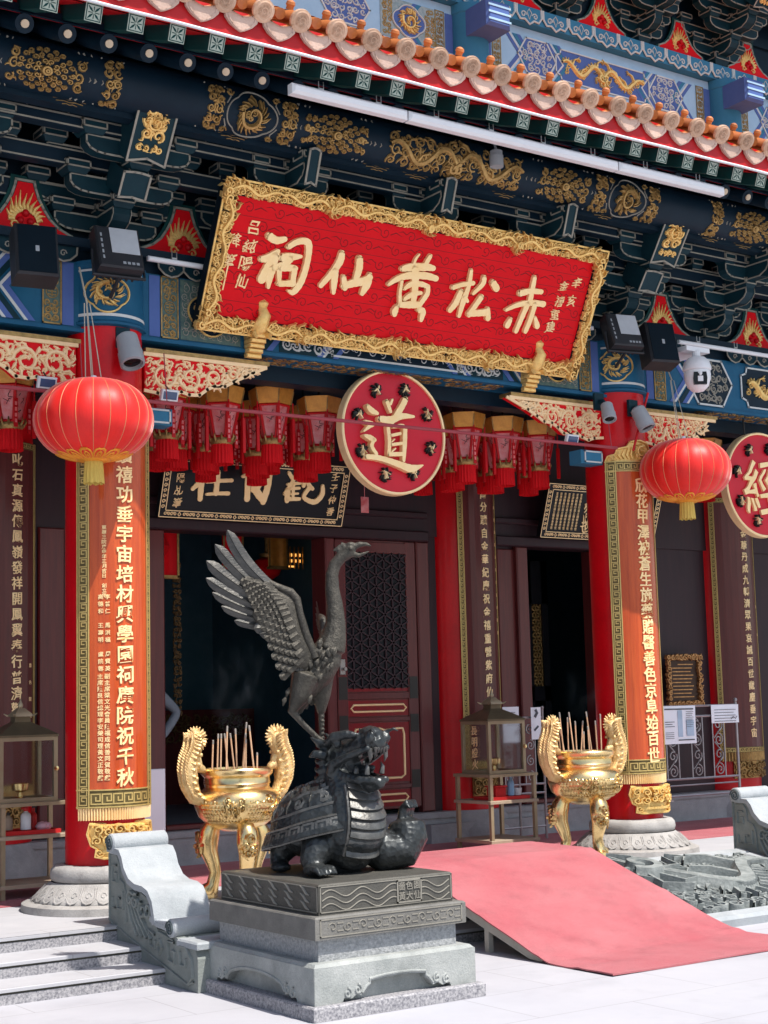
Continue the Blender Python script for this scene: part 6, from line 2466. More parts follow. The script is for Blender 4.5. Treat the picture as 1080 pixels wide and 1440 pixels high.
def wing(fn, name, far=False):
    """fn(px, py, out) maps the wing sketch into place"""
    m = MB()
    pl = [(455, 930), (447, 905), (440, 888), (437, 868), (434, 848), (428, 840), (414, 834), (400, 829), (386, 836), (374, 852), (372, 872), (384, 892), (398, 912), (412, 928), (430, 946), (446, 948)]
    c = (418, 888)
    rings = []
    for k, (sc, dd) in enumerate(((1.0, .0), (.92, .020), (.6, .028), (.0, .032))):
        rings.append([fn(c[0] + (x - c[0]) * sc, c[1] + (y - c[1]) * sc, dd) for x, y in pl])
    back = [[fn(c[0] + (x - c[0]) * sc, c[1] + (y - c[1]) * sc, -dd) for x, y in pl] for sc, dd in ((.92, .02), (.6, .026), (0, .03))]
    n = len(pl)
    for rr in (rings, [rings[0]] + back):
        vs = [p for r in rr for p in r]
        m.add(vs, [(k * n + i, k * n + (i + 1) % n, (k + 1) * n + (i + 1) % n, (k + 1) * n + i) for k in range(3) for i in range(n)])
    m.tube([fn(458, 930, 0), fn(446, 898, .012), fn(438, 868, .015), fn(434, 848, .012), fn(426, 838, .01), (fn(405, 829, .008)), fn(388, 818, .004)], [.024, .022, .020, .022, .022, .018, .010], 10)
    w = m.build(name, 'bronze_green', st, 60)

    def blade(mb, r, t_, wd, out, bend, hh=1.0):
        (x0, y0), (x1, y1) = r, t_
        dx, dy = x1 - x0, y1 - y0
        L = math.hypot(dx, dy)
        nx, ny = -dy / L, dx / L
        n = 12
        vs = []
        for i in range(n + 1):
            t = i / n
            e = wd * 1.42 * (.62 + .38 * math.sin(PI * min(1, .15 + .6 * t))) * math.sqrt(max(.02, 1 - max(0, (t - .80) / .20) ** 2))
            cx = x0 + dx * t + nx * bend * math.sin(PI * t)
            cy = y0 + dy * t + ny * bend * math.sin(PI * t)
            o = out + .012 * t
            for s, oo in ((-1, 0), (-.55, .007), (-.10, .010), (0, .016), (.10, .010), (.55, .006), (1, 0), (0, -.008)):
                vs.append(fn(cx + nx * e * s, cy + ny * e * s, o + oo * hh))
        mb.add(vs, [(i * 8 + a, i * 8 + (a + 1) % 8, (i + 1) * 8 + (a + 1) % 8, (i + 1) * 8 + a) for i in range(n) for a in range(8)])
        mb.add(vs[-8:], [tuple(range(8))])
    prim = [((402, 834), (340, 751), 6.6, -7), ((394, 842), (323, 771), 6.4, -4), ((392, 852), (311, 794), 6.6, -3), ((392, 862), (310, 818), 6.2, -3), ((396, 872), (318, 838), 5.6, -2), ((400, 880), (330, 857), 5.2, -2), ((404, 888), (347, 877), 4.8, -1)]
    for k, (r, t_, wd, bend) in enumerate(prim):
        m = MB()
        blade(m, r, t_, wd, .012 - .006 * k, bend)
        m.build('flight_feather', 'bronze_feather', w, 50)
    m = MB()
    for k in range(9):
        t = k / 8
        r = (412 + 22 * t, 884 + 34 * t)
        e = (374 + 62 * t, 889 + 62 * t)
        blade(m, r, e, 6.0, .004 - .002 * k, -1)
    m.build('secondary_feather', 'bronze_feather', w, 50)
    m = MB()
    for row in range(6):
        for k in range(13):
            t = (k + .5 * (row % 2)) / 12.5
            ex, ey = (402 + 46 * t - 5 * max(0, t - .4), 832 + 92 * t - 16 * math.sin(PI * t))
            ang = PI + .35 - 1.25 * t
            dx, dy = math.cos(ang), math.sin(ang) * -1
            dx, dy = -abs(math.cos(.25 - 1.0 * t)), -math.sin(.30 - 1.15 * t)
            o_ = 5 + 5.6 * row
            r = (ex + dx * (o_ - 3), ey + dy * (o_ - 3))
            e = (r[0] + dx * (13 + row), r[1] + dy * (13 + row))
            blade(m, r, e, 4.1, .027 - .0030 * row, 0, .45)
    m.build('covert_feather', 'bronze_green', w, 50)
    return w


wing(lambda x, y, o=0: q(x, y, -.085 - o - (455 - x) * .0011), 'wing')
wing(lambda x, y, o=0: q(470 + (x - 455) * .14 - o * 60, 906 + (y - 930) * .38, .07 + (455 - x) * .0050), 'wing', True)

# ================================================================== INCENSE POTS
def pot(x, y, label, seed):
    t = thing('incense_pot', label, 'incense burner', (x, y, 0), 'brass tripod incense burners')
    c = (x, y)
    zb = .45
    m = MB()
    m.lathe([(.0, zb - .005), (.10, zb), (.19, zb + .035), (.255, zb + .095), (.283, zb + .165), (.280, zb + .205), (.262, zb + .245), (.240, zb + .262), (.232, zb + .268), (.222, zb + .272), (.212, zb + .285), (.214, zb + .30), (.224, zb + .305),
             (.218, zb + .315), (.216, zb + .345), (.230, zb + .36), (.238, zb + .372), (.240, zb + .395), (.234, zb + .405), (.215, zb + .405), (.21, zb + .36), (0, zb + .35)], 64, c)
    b = m.build('bowl', 'brass', t, 35)
    m = MB()        # engraved band: scaly dragon relief in the bowl wall
    prof = [(.19, .035), (.228, .065), (.255, .095), (.274, .13), (.283, .165), (.280, .205), (.262, .245)]

    def fbowl(u, v, w=0):
        v = max(0, min(5.999, v))
        k = int(v)
        f = v - k
        r = prof[k][0] + (prof[k + 1][0] - prof[k][0]) * f + w
        z = zb + prof[k][1] + (prof[k + 1][1] - prof[k][1]) * f
        return Vector((x + r * math.cos(u), y + r * math.sin(u), z))
    for (a0, a1) in ((-3.0, -1.95), (-1.75, -.75), (.2, 1.2)):
        for i in range(11):
            for j in range(6):
                a = a0 + (a1 - a0) * (i + (.5 if j % 2 else 0)) / 11.5
                m.ribbon(fbowl, [(a - .045, .7 + .75 * j + .5), (a - .035, .7 + .75 * j + .1), (a, .7 + .75 * j), (a + .035, .7 + .75 * j + .1), (a + .045, .7 + .75 * j + .5)], [.05, .09, .11, .09, .05], .0045)
    for a in (-2.15, -.85, -1.1):
        rg = random.Random(seed + int(a * 10))
        for k in range(12):
            u0, v0 = a + rg.uniform(-.28, .28), 3.4 + rg.uniform(-1.6, 1.7)
            s = rg.choice((-1, 1))
            m.ribbon(fbowl, [(u0 + .085 * (1 - .8 * i / 9) * math.cos(s * i * .95 + k), v0 + .75 * (1 - .8 * i / 9) * math.sin(s * i * .95 + k)) for i in range(10)], .06, .016)
    m.build('engraving', 'brass_carved', b, 60)
    m = MB()
    m.lathe([(0, zb + .385), (.213, zb + .38)], 32, c)
    m.build('ash_bed', 'ash', t)
    lg = MB()
    for k, an in enumerate((190, 66, 310)):
        a = R_(an)
        d = SR * math.cos(a) - SDp * math.sin(a)
        m = MB()
        P = lambda r, z: Vector((x, y, 0)) + d * r + UPV * z
        m.tube([P(.165, .50), P(.19, .44), P(.205, .38), P(.195, .31), P(.17, .24), P(.155, .18), P(.175, .10), P(.195, .075), P(.20, .045)],
               [.05, .068, .072, .058, .046, .038, .042, .060, .056], 16)
        m.lathe([(0, .05), (.062, .05), (.062, .012), (0, .012)], 4, fn=lambda a_, b_, z_: P(.198, 0) + Vector((a_, b_, z_)))
        lo = m.build('leg', 'brass', t, 45)
        m = MB()     # lion mask on the knee
        side = d.cross(UPV)
        g = lambda u, v, w=0: P(.205 + .072 + w - .9 * abs(u) ** 1.4 * 3, .36 + v) + side * u
        m.ribbon(g, spiral(0, .045, .035, 1.2, 0, 1, 10), .028, .016)
        for s in (-1, 1):
            m.ribbon(g, spiral(s * .036, .0, .026, 1.3, 0, s, 10), .018, .018)
            m.ribbon(g, spiral(s * .022, -.045, .022, 1.2, 0, -s, 9), .016, .016)
            m.ribbon(g, [(s * .055, .06), (s * .062, .0), (s * .05, -.05), (s * .02, -.085)], [.008, .018, .016, .006], .014)
        m.ball(g(0, -.012, .012), .018, 8)
        m.build('lion_mask', 'brass_carved', lo, 60)
        if k < 2:
            m = MB()
            p = P(.198, 0)
            m.box(p.x - .085, p.x + .085, p.y - .085, p.y + .085, .0, .013)
            m.build('foot_block', 'plywood', lo)
    for s in (-1, 1):         # rearing dragon handles
        m = MB()
        H = lambda u, z, v=0: Vector((x + s * (.25 + (u - .25) * .80), y + v, zb + z))
        body = [H(.25, .20), H(.325, .225), H(.375, .30), H(.392, .39), H(.375, .47), H(.34, .53), H(.325, .575), H(.33, .615)]
        m.tube(body, [.036, .050, .060, .066, .062, .056, .058, .050], 10)
        m.tube([H(.30, .42), H(.255, .405), H(.235, .39)], [.035, .026, .016], 8)
        m.tube([H(.365, .50), H(.30, .47), H(.285, .43), H(.30, .40)], [.034, .028, .024, .014], 8)
        m.ball(H(.335, .565), (.045, .045, .035), 8)
        m.tube([H(.33, .545), H(.285, .535), H(.27, .55)], [.030, .024, .012], 8)
        m.tube([H(.335, .58), H(.29, .585), H(.275, .60)], [.030, .024, .012], 8)
        hd = m.build('handle', 'brass_pale', t, 60)
        m = MB()
        rg = random.Random(seed + s)
        for i in range(30):       # back spines
            f = i / 29 * (len(body) - 1.001)
            k = int(f)
            p = body[k].lerp(body[k + 1], f - k)
            for vv in (-.048, -.024, 0, .024, .048):
                o = Vector((s * (.060 - abs(vv) * .5), vv, 0))
                m.tube([p + o * .8, p + o * 1.12 + Vector((0, 0, .018)), p + o * 1.22 + Vector((s * .006, 0, .034))], [.013, .010, .002], 5)
            if i % 2:
                m.tube([p + Vector((-s * .03, -.045, -.01)), p + Vector((-s * .01, -.064, .006)), p + Vector((s * .02, -.052, .02))], [.008, .013, .003], 5)
                m.tube([p + Vector((-s * .03, .045, -.01)), p + Vector((-s * .01, .064, .006)), p + Vector((s * .02, .052, .02))], [.008, .013, .003], 5)
        for i in range(22):       # flaming mane round the head
            a = 2 * PI * i / 22
            o = Vector((math.cos(a), 0, math.sin(a)))
            cc = H(.318, .60)
            m.tube([cc + o * .035, cc + o * .066 + Vector((0, rg.uniform(-.02, .02), 0)), cc + o * .088], [.016, .012, .002], 5)
        for a, b_ in ((.32, .575), (.30, .50), (.32, .44), (.34, .35)):
            m.ball(H(a, b_, -.045), .016, 6)
            m.ball(H(a, b_, .045), .016, 6)
        m.build('spine', 'brass_pale', hd, 60)
    rg = random.Random(seed)
    return t


pot(.775, -.37, 'gold incense pot behind the bronze statue, beside the left stone scroll', 3)
pot(3.83, -.37, 'gold incense pot at the edge of the red ramp by the right column', 8)
WHICH = ('leftmost', 'second', 'third', 'fourth', 'fifth', 'sixth', 'seventh', 'eighth', 'ninth', 'tenth', 'eleventh', 'rightmost')
for px, py, nm, us in ((.775, -.37, 'left', (-.155, -.125, -.105, -.075, -.055, -.025, .0, .022, .040, .058, .115, .135)),
                       (3.83, -.37, 'right', (-.17, -.15, -.13, -.105, -.075, -.05, -.02, .01, .045, .07, .10, .15))):
    rg = random.Random(4 if nm == 'left' else 9)
    for k, u in enumerate(us):
        d = rg.uniform(-.07, .07)
        p = Vector((px, py, .83)) + SR * (u + rg.uniform(-.008, .008)) + SDp * d
        L = rg.choice((.30, .28, .25, .21, .32, .17)) if not (nm == 'left' and k == 11) else .12
        tp = p + Vector((rg.uniform(-.035, .035), rg.uniform(-.03, .03), L))
        m = MB()
        m.tube([p - Vector((0, 0, .03)), tp - (tp - p) * .12], .0055, 6, 0)
        m.tube([tp - (tp - p) * .12, tp], .0062, 6, 1)
        tag(m.build('incense_stick', ['incense', 'ash'], None, 40), '%s burning incense stick standing in the %s gold pot' % (WHICH[k], nm), 'incense stick', 'incense sticks in the pots')

# ================================================================== SIDE TABLES WITH GLASS CASES
def side_table(x0, x1, y0, y1, label):
    t = thing('side_table', label, 'table', ((x0 + x1) / 2, (y0 + y1) / 2, 0), 'metal side tables with two shelves')
    for a in (x0, x1 - .03):
        for b in (y0, y1 - .03):
            m = MB()
            m.bbox(lambda u, v, w: Vector((u, v, w)), a, a + .03, b, b + .03, 0, .62, .003)
            m.build('leg', 'bronze_frame', t)
    for z, nm in ((.62, 'table_top'), (.40, 'shelf'), (.075, 'shelf')):
        m = MB()
        m.bbox(lambda u, v, w: Vector((u, v, w)), x0 - .012, x1 + .012, y0 - .012, y1 + .012, z, z + .026, .004)
        m.build(nm, 'shelf_wood' if nm == 'shelf' else 'bronze_frame', t)
    return t


def glass_case(x0, x1, y0, y1, z0, h, label, frame, txt):
    t = thing('glass_case', label, 'glass case', ((x0 + x1) / 2, (y0 + y1) / 2, z0), 'glass lamp cases on the side tables')
    z1 = z0 + h
    e = .028
    I = lambda u, v, w: Vector((u, v, w))
    m = MB()
    for a in (x0, x1 - e):
        for b in (y0, y1 - e):
            m.bbox(I, a, a + e, b, b + e, z0, z1, .003)
    for z in (z0, z1 - e):
        m.box(x0 + e, x1 - e, y0 + .001, y0 + e, z + .001, z + e - .001)
        m.box(x0 + e, x1 - e, y1 - e, y1 - .001, z + .001, z + e - .001)
        m.box(x0 + .001, x0 + e, y0 + e, y1 - e, z + .001, z + e - .001)
        m.box(x1 - e, x1 - .001, y0 + e, y1 - e, z + .001, z + e - .001)
    m.box(x0 + .01, x1 - .01, y0 + .01, y1 - .01, z0 - .006, z0 + .004)
    m.build('case_frame', frame, t)
    for (a, b, c, d) in ((x0 + e, x1 - e, y0 + .012, y0 + .016), (x0 + .012, x0 + .016, y0 + e, y1 - e), (x1 - .016, x1 - .012, y0 + e, y1 - e)):
        m = MB()
        m.box(a, b, c, d, z0 + e, z1 - e)
        m.build('glass_pane', 'glass', t)
    m = MB()      # hipped lid with a vent and finial
    cx, cy = (x0 + x1) / 2, (y0 + y1) / 2
    vs = []
    for r, z in ((1.03, 0), (1.03, .014), (.70, .055), (.34, .095), (.27, .105), (.27, .14)):
        for a, b in ((-1, -1), (1, -1), (1, 1), (-1, 1)):
            vs.append((cx + a * (x1 - x0) / 2 * r, cy + b * (y1 - y0) / 2 * r, z1 + z))
    m.add(vs, [(4 * k + i, 4 * k + (i + 1) % 4, 4 * k + 4 + (i + 1) % 4, 4 * k + 4 + i) for k in range(5) for i in range(4)] + [(0, 1, 2, 3)[::-1], (20, 21, 22, 23)])
    m.build('lid', 'lid_bronze', t)
    m = MB()
    for a, b in ((-1, -1), (1, -1), (1, 1), (-1, 1)):
        m.tube([(cx + a * .04, cy + b * .04, z1 + .150), (cx + a * .07, cy + b * .07, z1 + .148), (cx + a * .088, cy + b * .088, z1 + .162)], [.010, .008, .003], 5)
    vs = [(cx + a * s, cy + b * s, z1 + z) for s, z in ((.07, .141), (.066, .154), (.022, .20)) for a, b in ((-1, -1), (1, -1), (1, 1), (-1, 1))]
    m.add(vs, [(4 * k + i, 4 * k + (i + 1) % 4, 4 * k + 4 + (i + 1) % 4, 4 * k + 4 + i) for k in range(2) for i in range(4)] + [(0, 1, 2, 3), (8, 9, 10, 11)])
    m.lathe([(0, z1 + .20), (.016, z1 + .205), (.020, z1 + .222), (.010, z1 + .24), (.004, z1 + .262), (0, z1 + .265)], 10, (cx, cy))
    m.build('finial', 'bronze_frame', t, 45)
    m = MB()
    g = F((x0 - .001, (y0 + y1) / 2, z0 + h / 2), (0, -1, 0), (0, 0, 1))
    column_text(m, g, txt, 0, h * .32, -h * .32, .085, depth=.003, bold=.012, brush=.8)
    m.build('side_lettering', 'gold_pale', t)
    m = MB()
    m.lathe([(0, z0 + .005), (.05, z0 + .005), (.05, z0 + .02), (.018, z0 + .03), (.016, z0 + .06), (.055, z0 + .075), (.062, z0 + .12), (.05, z0 + .125), (0, z0 + .12)], 20, (cx, cy))
    m.build('oil_lamp', 'brass', t, 40)
    m = MB()
    m.lathe([(0, .02), (.016, .016), (.016, 0)], 10, fn=lambda a, b, c: Vector((x1 - .014 + a, y0 - c, z0 + h * .5 + b)))
    m.build('latch', 'brass', t, 40)
    return t


side_table(-.42, .10, .74, 1.14, 'small metal side table at the left photo edge carrying a dark glass case')
glass_case(-.42, .0, .78, 1.10, .647, .44, 'black and gold glass lamp case on the table at the left photo edge', 'bronze_frame', '長明燈火')
side_table(3.83, 4.33, .80, 1.28, 'small metal side table with red tray behind the top of the ramp')
glass_case(3.86, 4.26, .84, 1.22, .647, .44, 'olive bronze glass lamp case on the table behind the ramp', 'bronze_frame', '長明燈火')


def tray(x0, x1, y0, y1, z, label):
    m = MB()
    m.box(x0, x1, y0, y1, z, z + .008)
    for a, b, c, d in ((x0, x1, y0, y0 + .012), (x0, x1, y1 - .012, y1), (x0, x0 + .012, y0 + .012, y1 - .012), (x1 - .012, x1, y0 + .012, y1 - .012)):
        m.box(a, b, c, d, z + .008, z + .028)
    tag(m.build('tray', 'tray_red'), label, 'tray', 'red plastic trays')


def bottle(x, y, z, h, r, mt, cap, label, tall=True):
    t = thing('bottle', label, 'bottle', (x, y, z), 'bottles on the trays')
    m = MB()
    m.lathe([(0, z), (r, z + .002), (r, z + h * .6), (r * .85, z + h * .72), (r * .4, z + h * .8), (r * .4, z + h * .84)], 18, (x, y))
    m.build('body', mt, t, 40)
    m = MB()
    m.lathe([(r * .46, z + h * .835), (r * .46, z + h), (0, z + h)], 14, (x, y))
    if tall:
        m.tube([(x, y, z + h), (x - .035, y - .01, z + h - .005)], .008, 6)
    m.build('cap', cap, t, 40)


tray(-.39, .02, .77, 1.0, .427, 'red plastic tray on the middle shelf of the left side table')
bottle(-.20, .86, .456, .15, .036, 'bottle_white', 'tray_red', 'white spray bottle with red cap on the left red tray')
bottle(-.31, .90, .456, .12, .03, 'shelf_wood', 'dark_iron', 'brown jar standing left of the white spray bottle', False)
bottle(-.12, .93, .456, .14, .028, 'tray_red', 'tray_red', 'red bottle just right of the white spray bottle', False)
m = MB()
for k in range(5):
    m.ball((-.07 + .018 * math.cos(k * 2), .87 + .02 * math.sin(k * 2), .47), (.045, .04, .02 + .004 * k), 8)
tag(m.build('cloth', 'cloth_pink', None, 80), 'crumpled pink cloth at the right end of the left tray', 'cloth')
tray(3.88, 4.28, .83, 1.1, .427, 'red plastic tray on the middle shelf of the right side table')
bottle(4.13, .90, .456, .17, .030, 'bottle_blue', 'bottle_blue', 'slim pale blue bottle on the right red tray', False)
m = MB()
m.bbox(lambda u, v, w: Vector((u, v, w)), 3.95, 4.06, .88, 1.0, .456, .53, .006)
m.bbox(lambda u, v, w: Vector((u, v, w)), 3.94, 4.07, .87, 1.01, .531, .546, .004)
tag(m.build('box', 'tray_red'), 'small red box on the right tray beside the blue bottle', 'box')
m = MB()
m.lathe([(.0, .456), (.03, .456), (.038, .50), (.040, .515), (.034, .515), (.03, .47), (0, .465)], 16, (4.21, .91))
tag(m.build('cup', 'bottle_white', None, 40), 'small white cup at the right end of the right tray', 'cup')
m = MB()
m.box(4.22, 4.36, 1.02, 1.22, .6465, .662)
tag(m.build('folded_cloth', 'tray_red'), 'dark red folded cloth on the corner of the right table', 'cloth')
m = MB()
m.bbox(FRONT(1.45), .93, 1.16, .0, .80, -.04, 0, .004)
tag(m.build('white_panel', 'paper'), 'plain white board leaning upright behind the left front column', 'board')

# ================================================================== SCREEN FENCE WITH NOTICES
bt_ = thing('screen_fence', 'low grey metal screen with curled ironwork carrying two white notices', 'fence', (6.95, 1.4, .27))
fb_ = FRONT(1.4)
m = MB()
for x in (6.41, 7.47):
    m.tube([(x, 1.4, .27), (x, 1.4, 1.19)], .014, 8)
    m.ball((x, 1.4, 1.21), .022, 8)
for z in (.30, .40, .46, 1.06, 1.16):
    m.tube([(6.41, 1.4, z), (7.47, 1.4, z)], .012 if z != .40 else .008, 6)
m.build('frame', 'grey_metal', bt_, 40)
for x in (6.56, 6.64, 6.90, 7.20):
    if x == 6.64:
        continue
    m = MB()
    for d in (-.075, .085):
        m.tube([(x + d, 1.4, .46), (x + d, 1.4, 1.06)], .008, 6)
    for k in range(4):
        m.ribbon(lambda u, v, w=0: fb_(u, v, w - .004), spiral(x + .005, .535 + .145 * k, .062, 1.5, -PI / 2 if k % 2 else PI / 2, 1 if k % 2 else -1, 22), .013, .010)
        m.ribbon(lambda u, v, w=0: fb_(u, v, w - .004), [(x + .06 * (1 if k % 2 else -1), .55 + .145 * k), (x, .607 + .145 * k), (x - .055 * (1 if k % 2 else -1), .66 + .145 * k)], .012, .010)
    m.build('scroll_panel', 'grey_metal', bt_, 50)
m = MB()
for x in (6.41, 7.47):
    m.box(x - .02, x + .02, 1.28, 1.52, .262, .276)
m.build('foot', 'grey_metal', bt_)


def notice(x0, x1, z0, z1, y, lines, label, body, tilt=0.0):
    t = thing('paper_notice', label, 'notice', ((x0 + x1) / 2, y, z0), 'white paper notices')
    g0 = F(Vector((x0, y, z0)), (1, tilt, 0), (0, 0, 1))
    m = MB()
    w, h = x1 - x0, z1 - z0
    m.grid(lambda a, b: g0(a * w, b * h, .004 * math.sin(a * 5) * math.sin(b * 3)), 8, 8)
    m.build('sheet', 'paper', t, 60)
    g = lambda u, v, w_=0: g0(u, v, .006 + w_)
    m = MB()
    body(m, g, w, h)
    m.build('printing', ['print_dark', 'print_blue'], t)


def body_big(m, g, w, h):
    mb_line(m, g, (.03, h - .03), (w - .04, h - .032), .012, .0006)
    for k in range(3):
        mb_line(m, g, (.03, h * .58 - .022 * k), (.03 + .12 - .03 * (k % 2), h * .58 - .022 * k), .006, .0006)
    for k in range(4):
        mb_line(m, g, (.03, h * .30 - .018 * k), (.14, h * .30 - .018 * k), .004, .0006)
    m.obox(g, w * .44, w * .58, h * .18, h * .88, 0, .0006, 1)
    m.obox(g, w * .70, w * .92, h * .20, h * .62, 0, .0006, 1)
    for k in range(9):
        mb_line(m, g, (w * .70, h * .84 - .018 * k), (w * .92 - .01 * (k % 3), h * .84 - .018 * k), .004, .0006)
    mb_line(m, g, (w * .45, h * .10), (w * .92, h * .10), .010, .0006)


def body_small(m, g, w, h):
    for k in range(5):
        mb_line(m, g, (.04, h - .05 - .028 * k), (w - .05 - .03 * (k % 2), h - .05 - .028 * k), .005, .0006)
    m.ribbon(g, [(w * .7, h * .2), (w * .78, h * .34), (w * .86, h * .22), (w * .92, h * .36)], .008, .0006)


notice(6.43, 6.88, .80, 1.165, 1.38, 6, 'larger white notice hung on the left of the grey metal screen', body_big)
notice(7.10, 7.49, .985, 1.165, 1.38, 4, 'smaller white notice hung on the right of the grey metal screen', body_small)
# second screen seen through the case and its papers
b2 = thing('screen_fence', 'grey metal screen with curled ironwork behind the right glass case', 'fence', (4.85, 1.5, .0))
m = MB()
for x in (4.50, 4.72, 5.02):
    m.tube([(x, 1.5, 0), (x, 1.5, 1.17)], .012, 6)
    m.ball((x, 1.5, 1.185), .018, 8)
for z in (.12, .42, .50, 1.10):
    m.tube([(4.50, 1.5, z), (5.02, 1.5, z)], .010, 6)
for x in (4.56, 4.64, 4.80, 4.92):
    m.tube([(x, 1.5, .5), (x, 1.5, 1.10)], .006, 5)
m.build('frame', 'grey_metal', b2, 40)
m = MB()
for x in (4.60, 4.86):
    for k in range(4):
        m.ribbon(lambda u, v, w=0: FRONT(1.5)(u, v, w), spiral(x, .57 + .14 * k, .05, 1.5, PI / 2, 1 if k % 2 else -1, 18), .012, .010)
m.build('scroll_panel', 'grey_metal', b2, 50)
notice(4.53, 4.72, .88, 1.20, 1.47, 3, 'white notice behind the lid of the right glass case', body_small)
notice(4.86, 4.98, .90, 1.19, 1.47, 3, 'narrow white notice with a black mark left of the right gold pot', lambda m, g, w, h: (m.ribbon(g, [(.04, .2), (.07, .24), (.05, .27)], .03, .0006), m.ribbon(g, [(.03, .08), (.08, .12)], .02, .0006)))

t = thing('gilt_plaque', 'dark bronze notice plaque in a carved gilt frame beside the red wall column', 'plaque', (7.36, 2.0, 1.2))
m = MB()
g = FRONT(1.99)
m.obox(g, 7.14, 7.59, 1.19, 1.65, -.03, 0)
m.build('plaque_field', 'bronze_plaque', t)
m = MB()
for a, b, c, d in ((7.10, 7.63, 1.15, 1.21), (7.10, 7.63, 1.63, 1.69), (7.10, 7.17, 1.21, 1.63), (7.56, 7.63, 1.21, 1.63)):
    scrollfill(m, lambda u, v, w=0: g(u, v, w + .001), a, b, c, d, .06, int(a * 10), .03, .022, dens=2)
m.build('carved_frame', 'copper_frame', t, 50)
m = MB()
for k in range(10):
    mb_line(m, lambda u, v, w=0: g(u, v, w + .0005), (7.21 + (.08 if k == 0 else 0), 1.585 - .037 * k), (7.50 - .02 * (k % 3), 1.585 - .037 * k), .010, .002)
m.build('lettering', 'copper_frame', t)

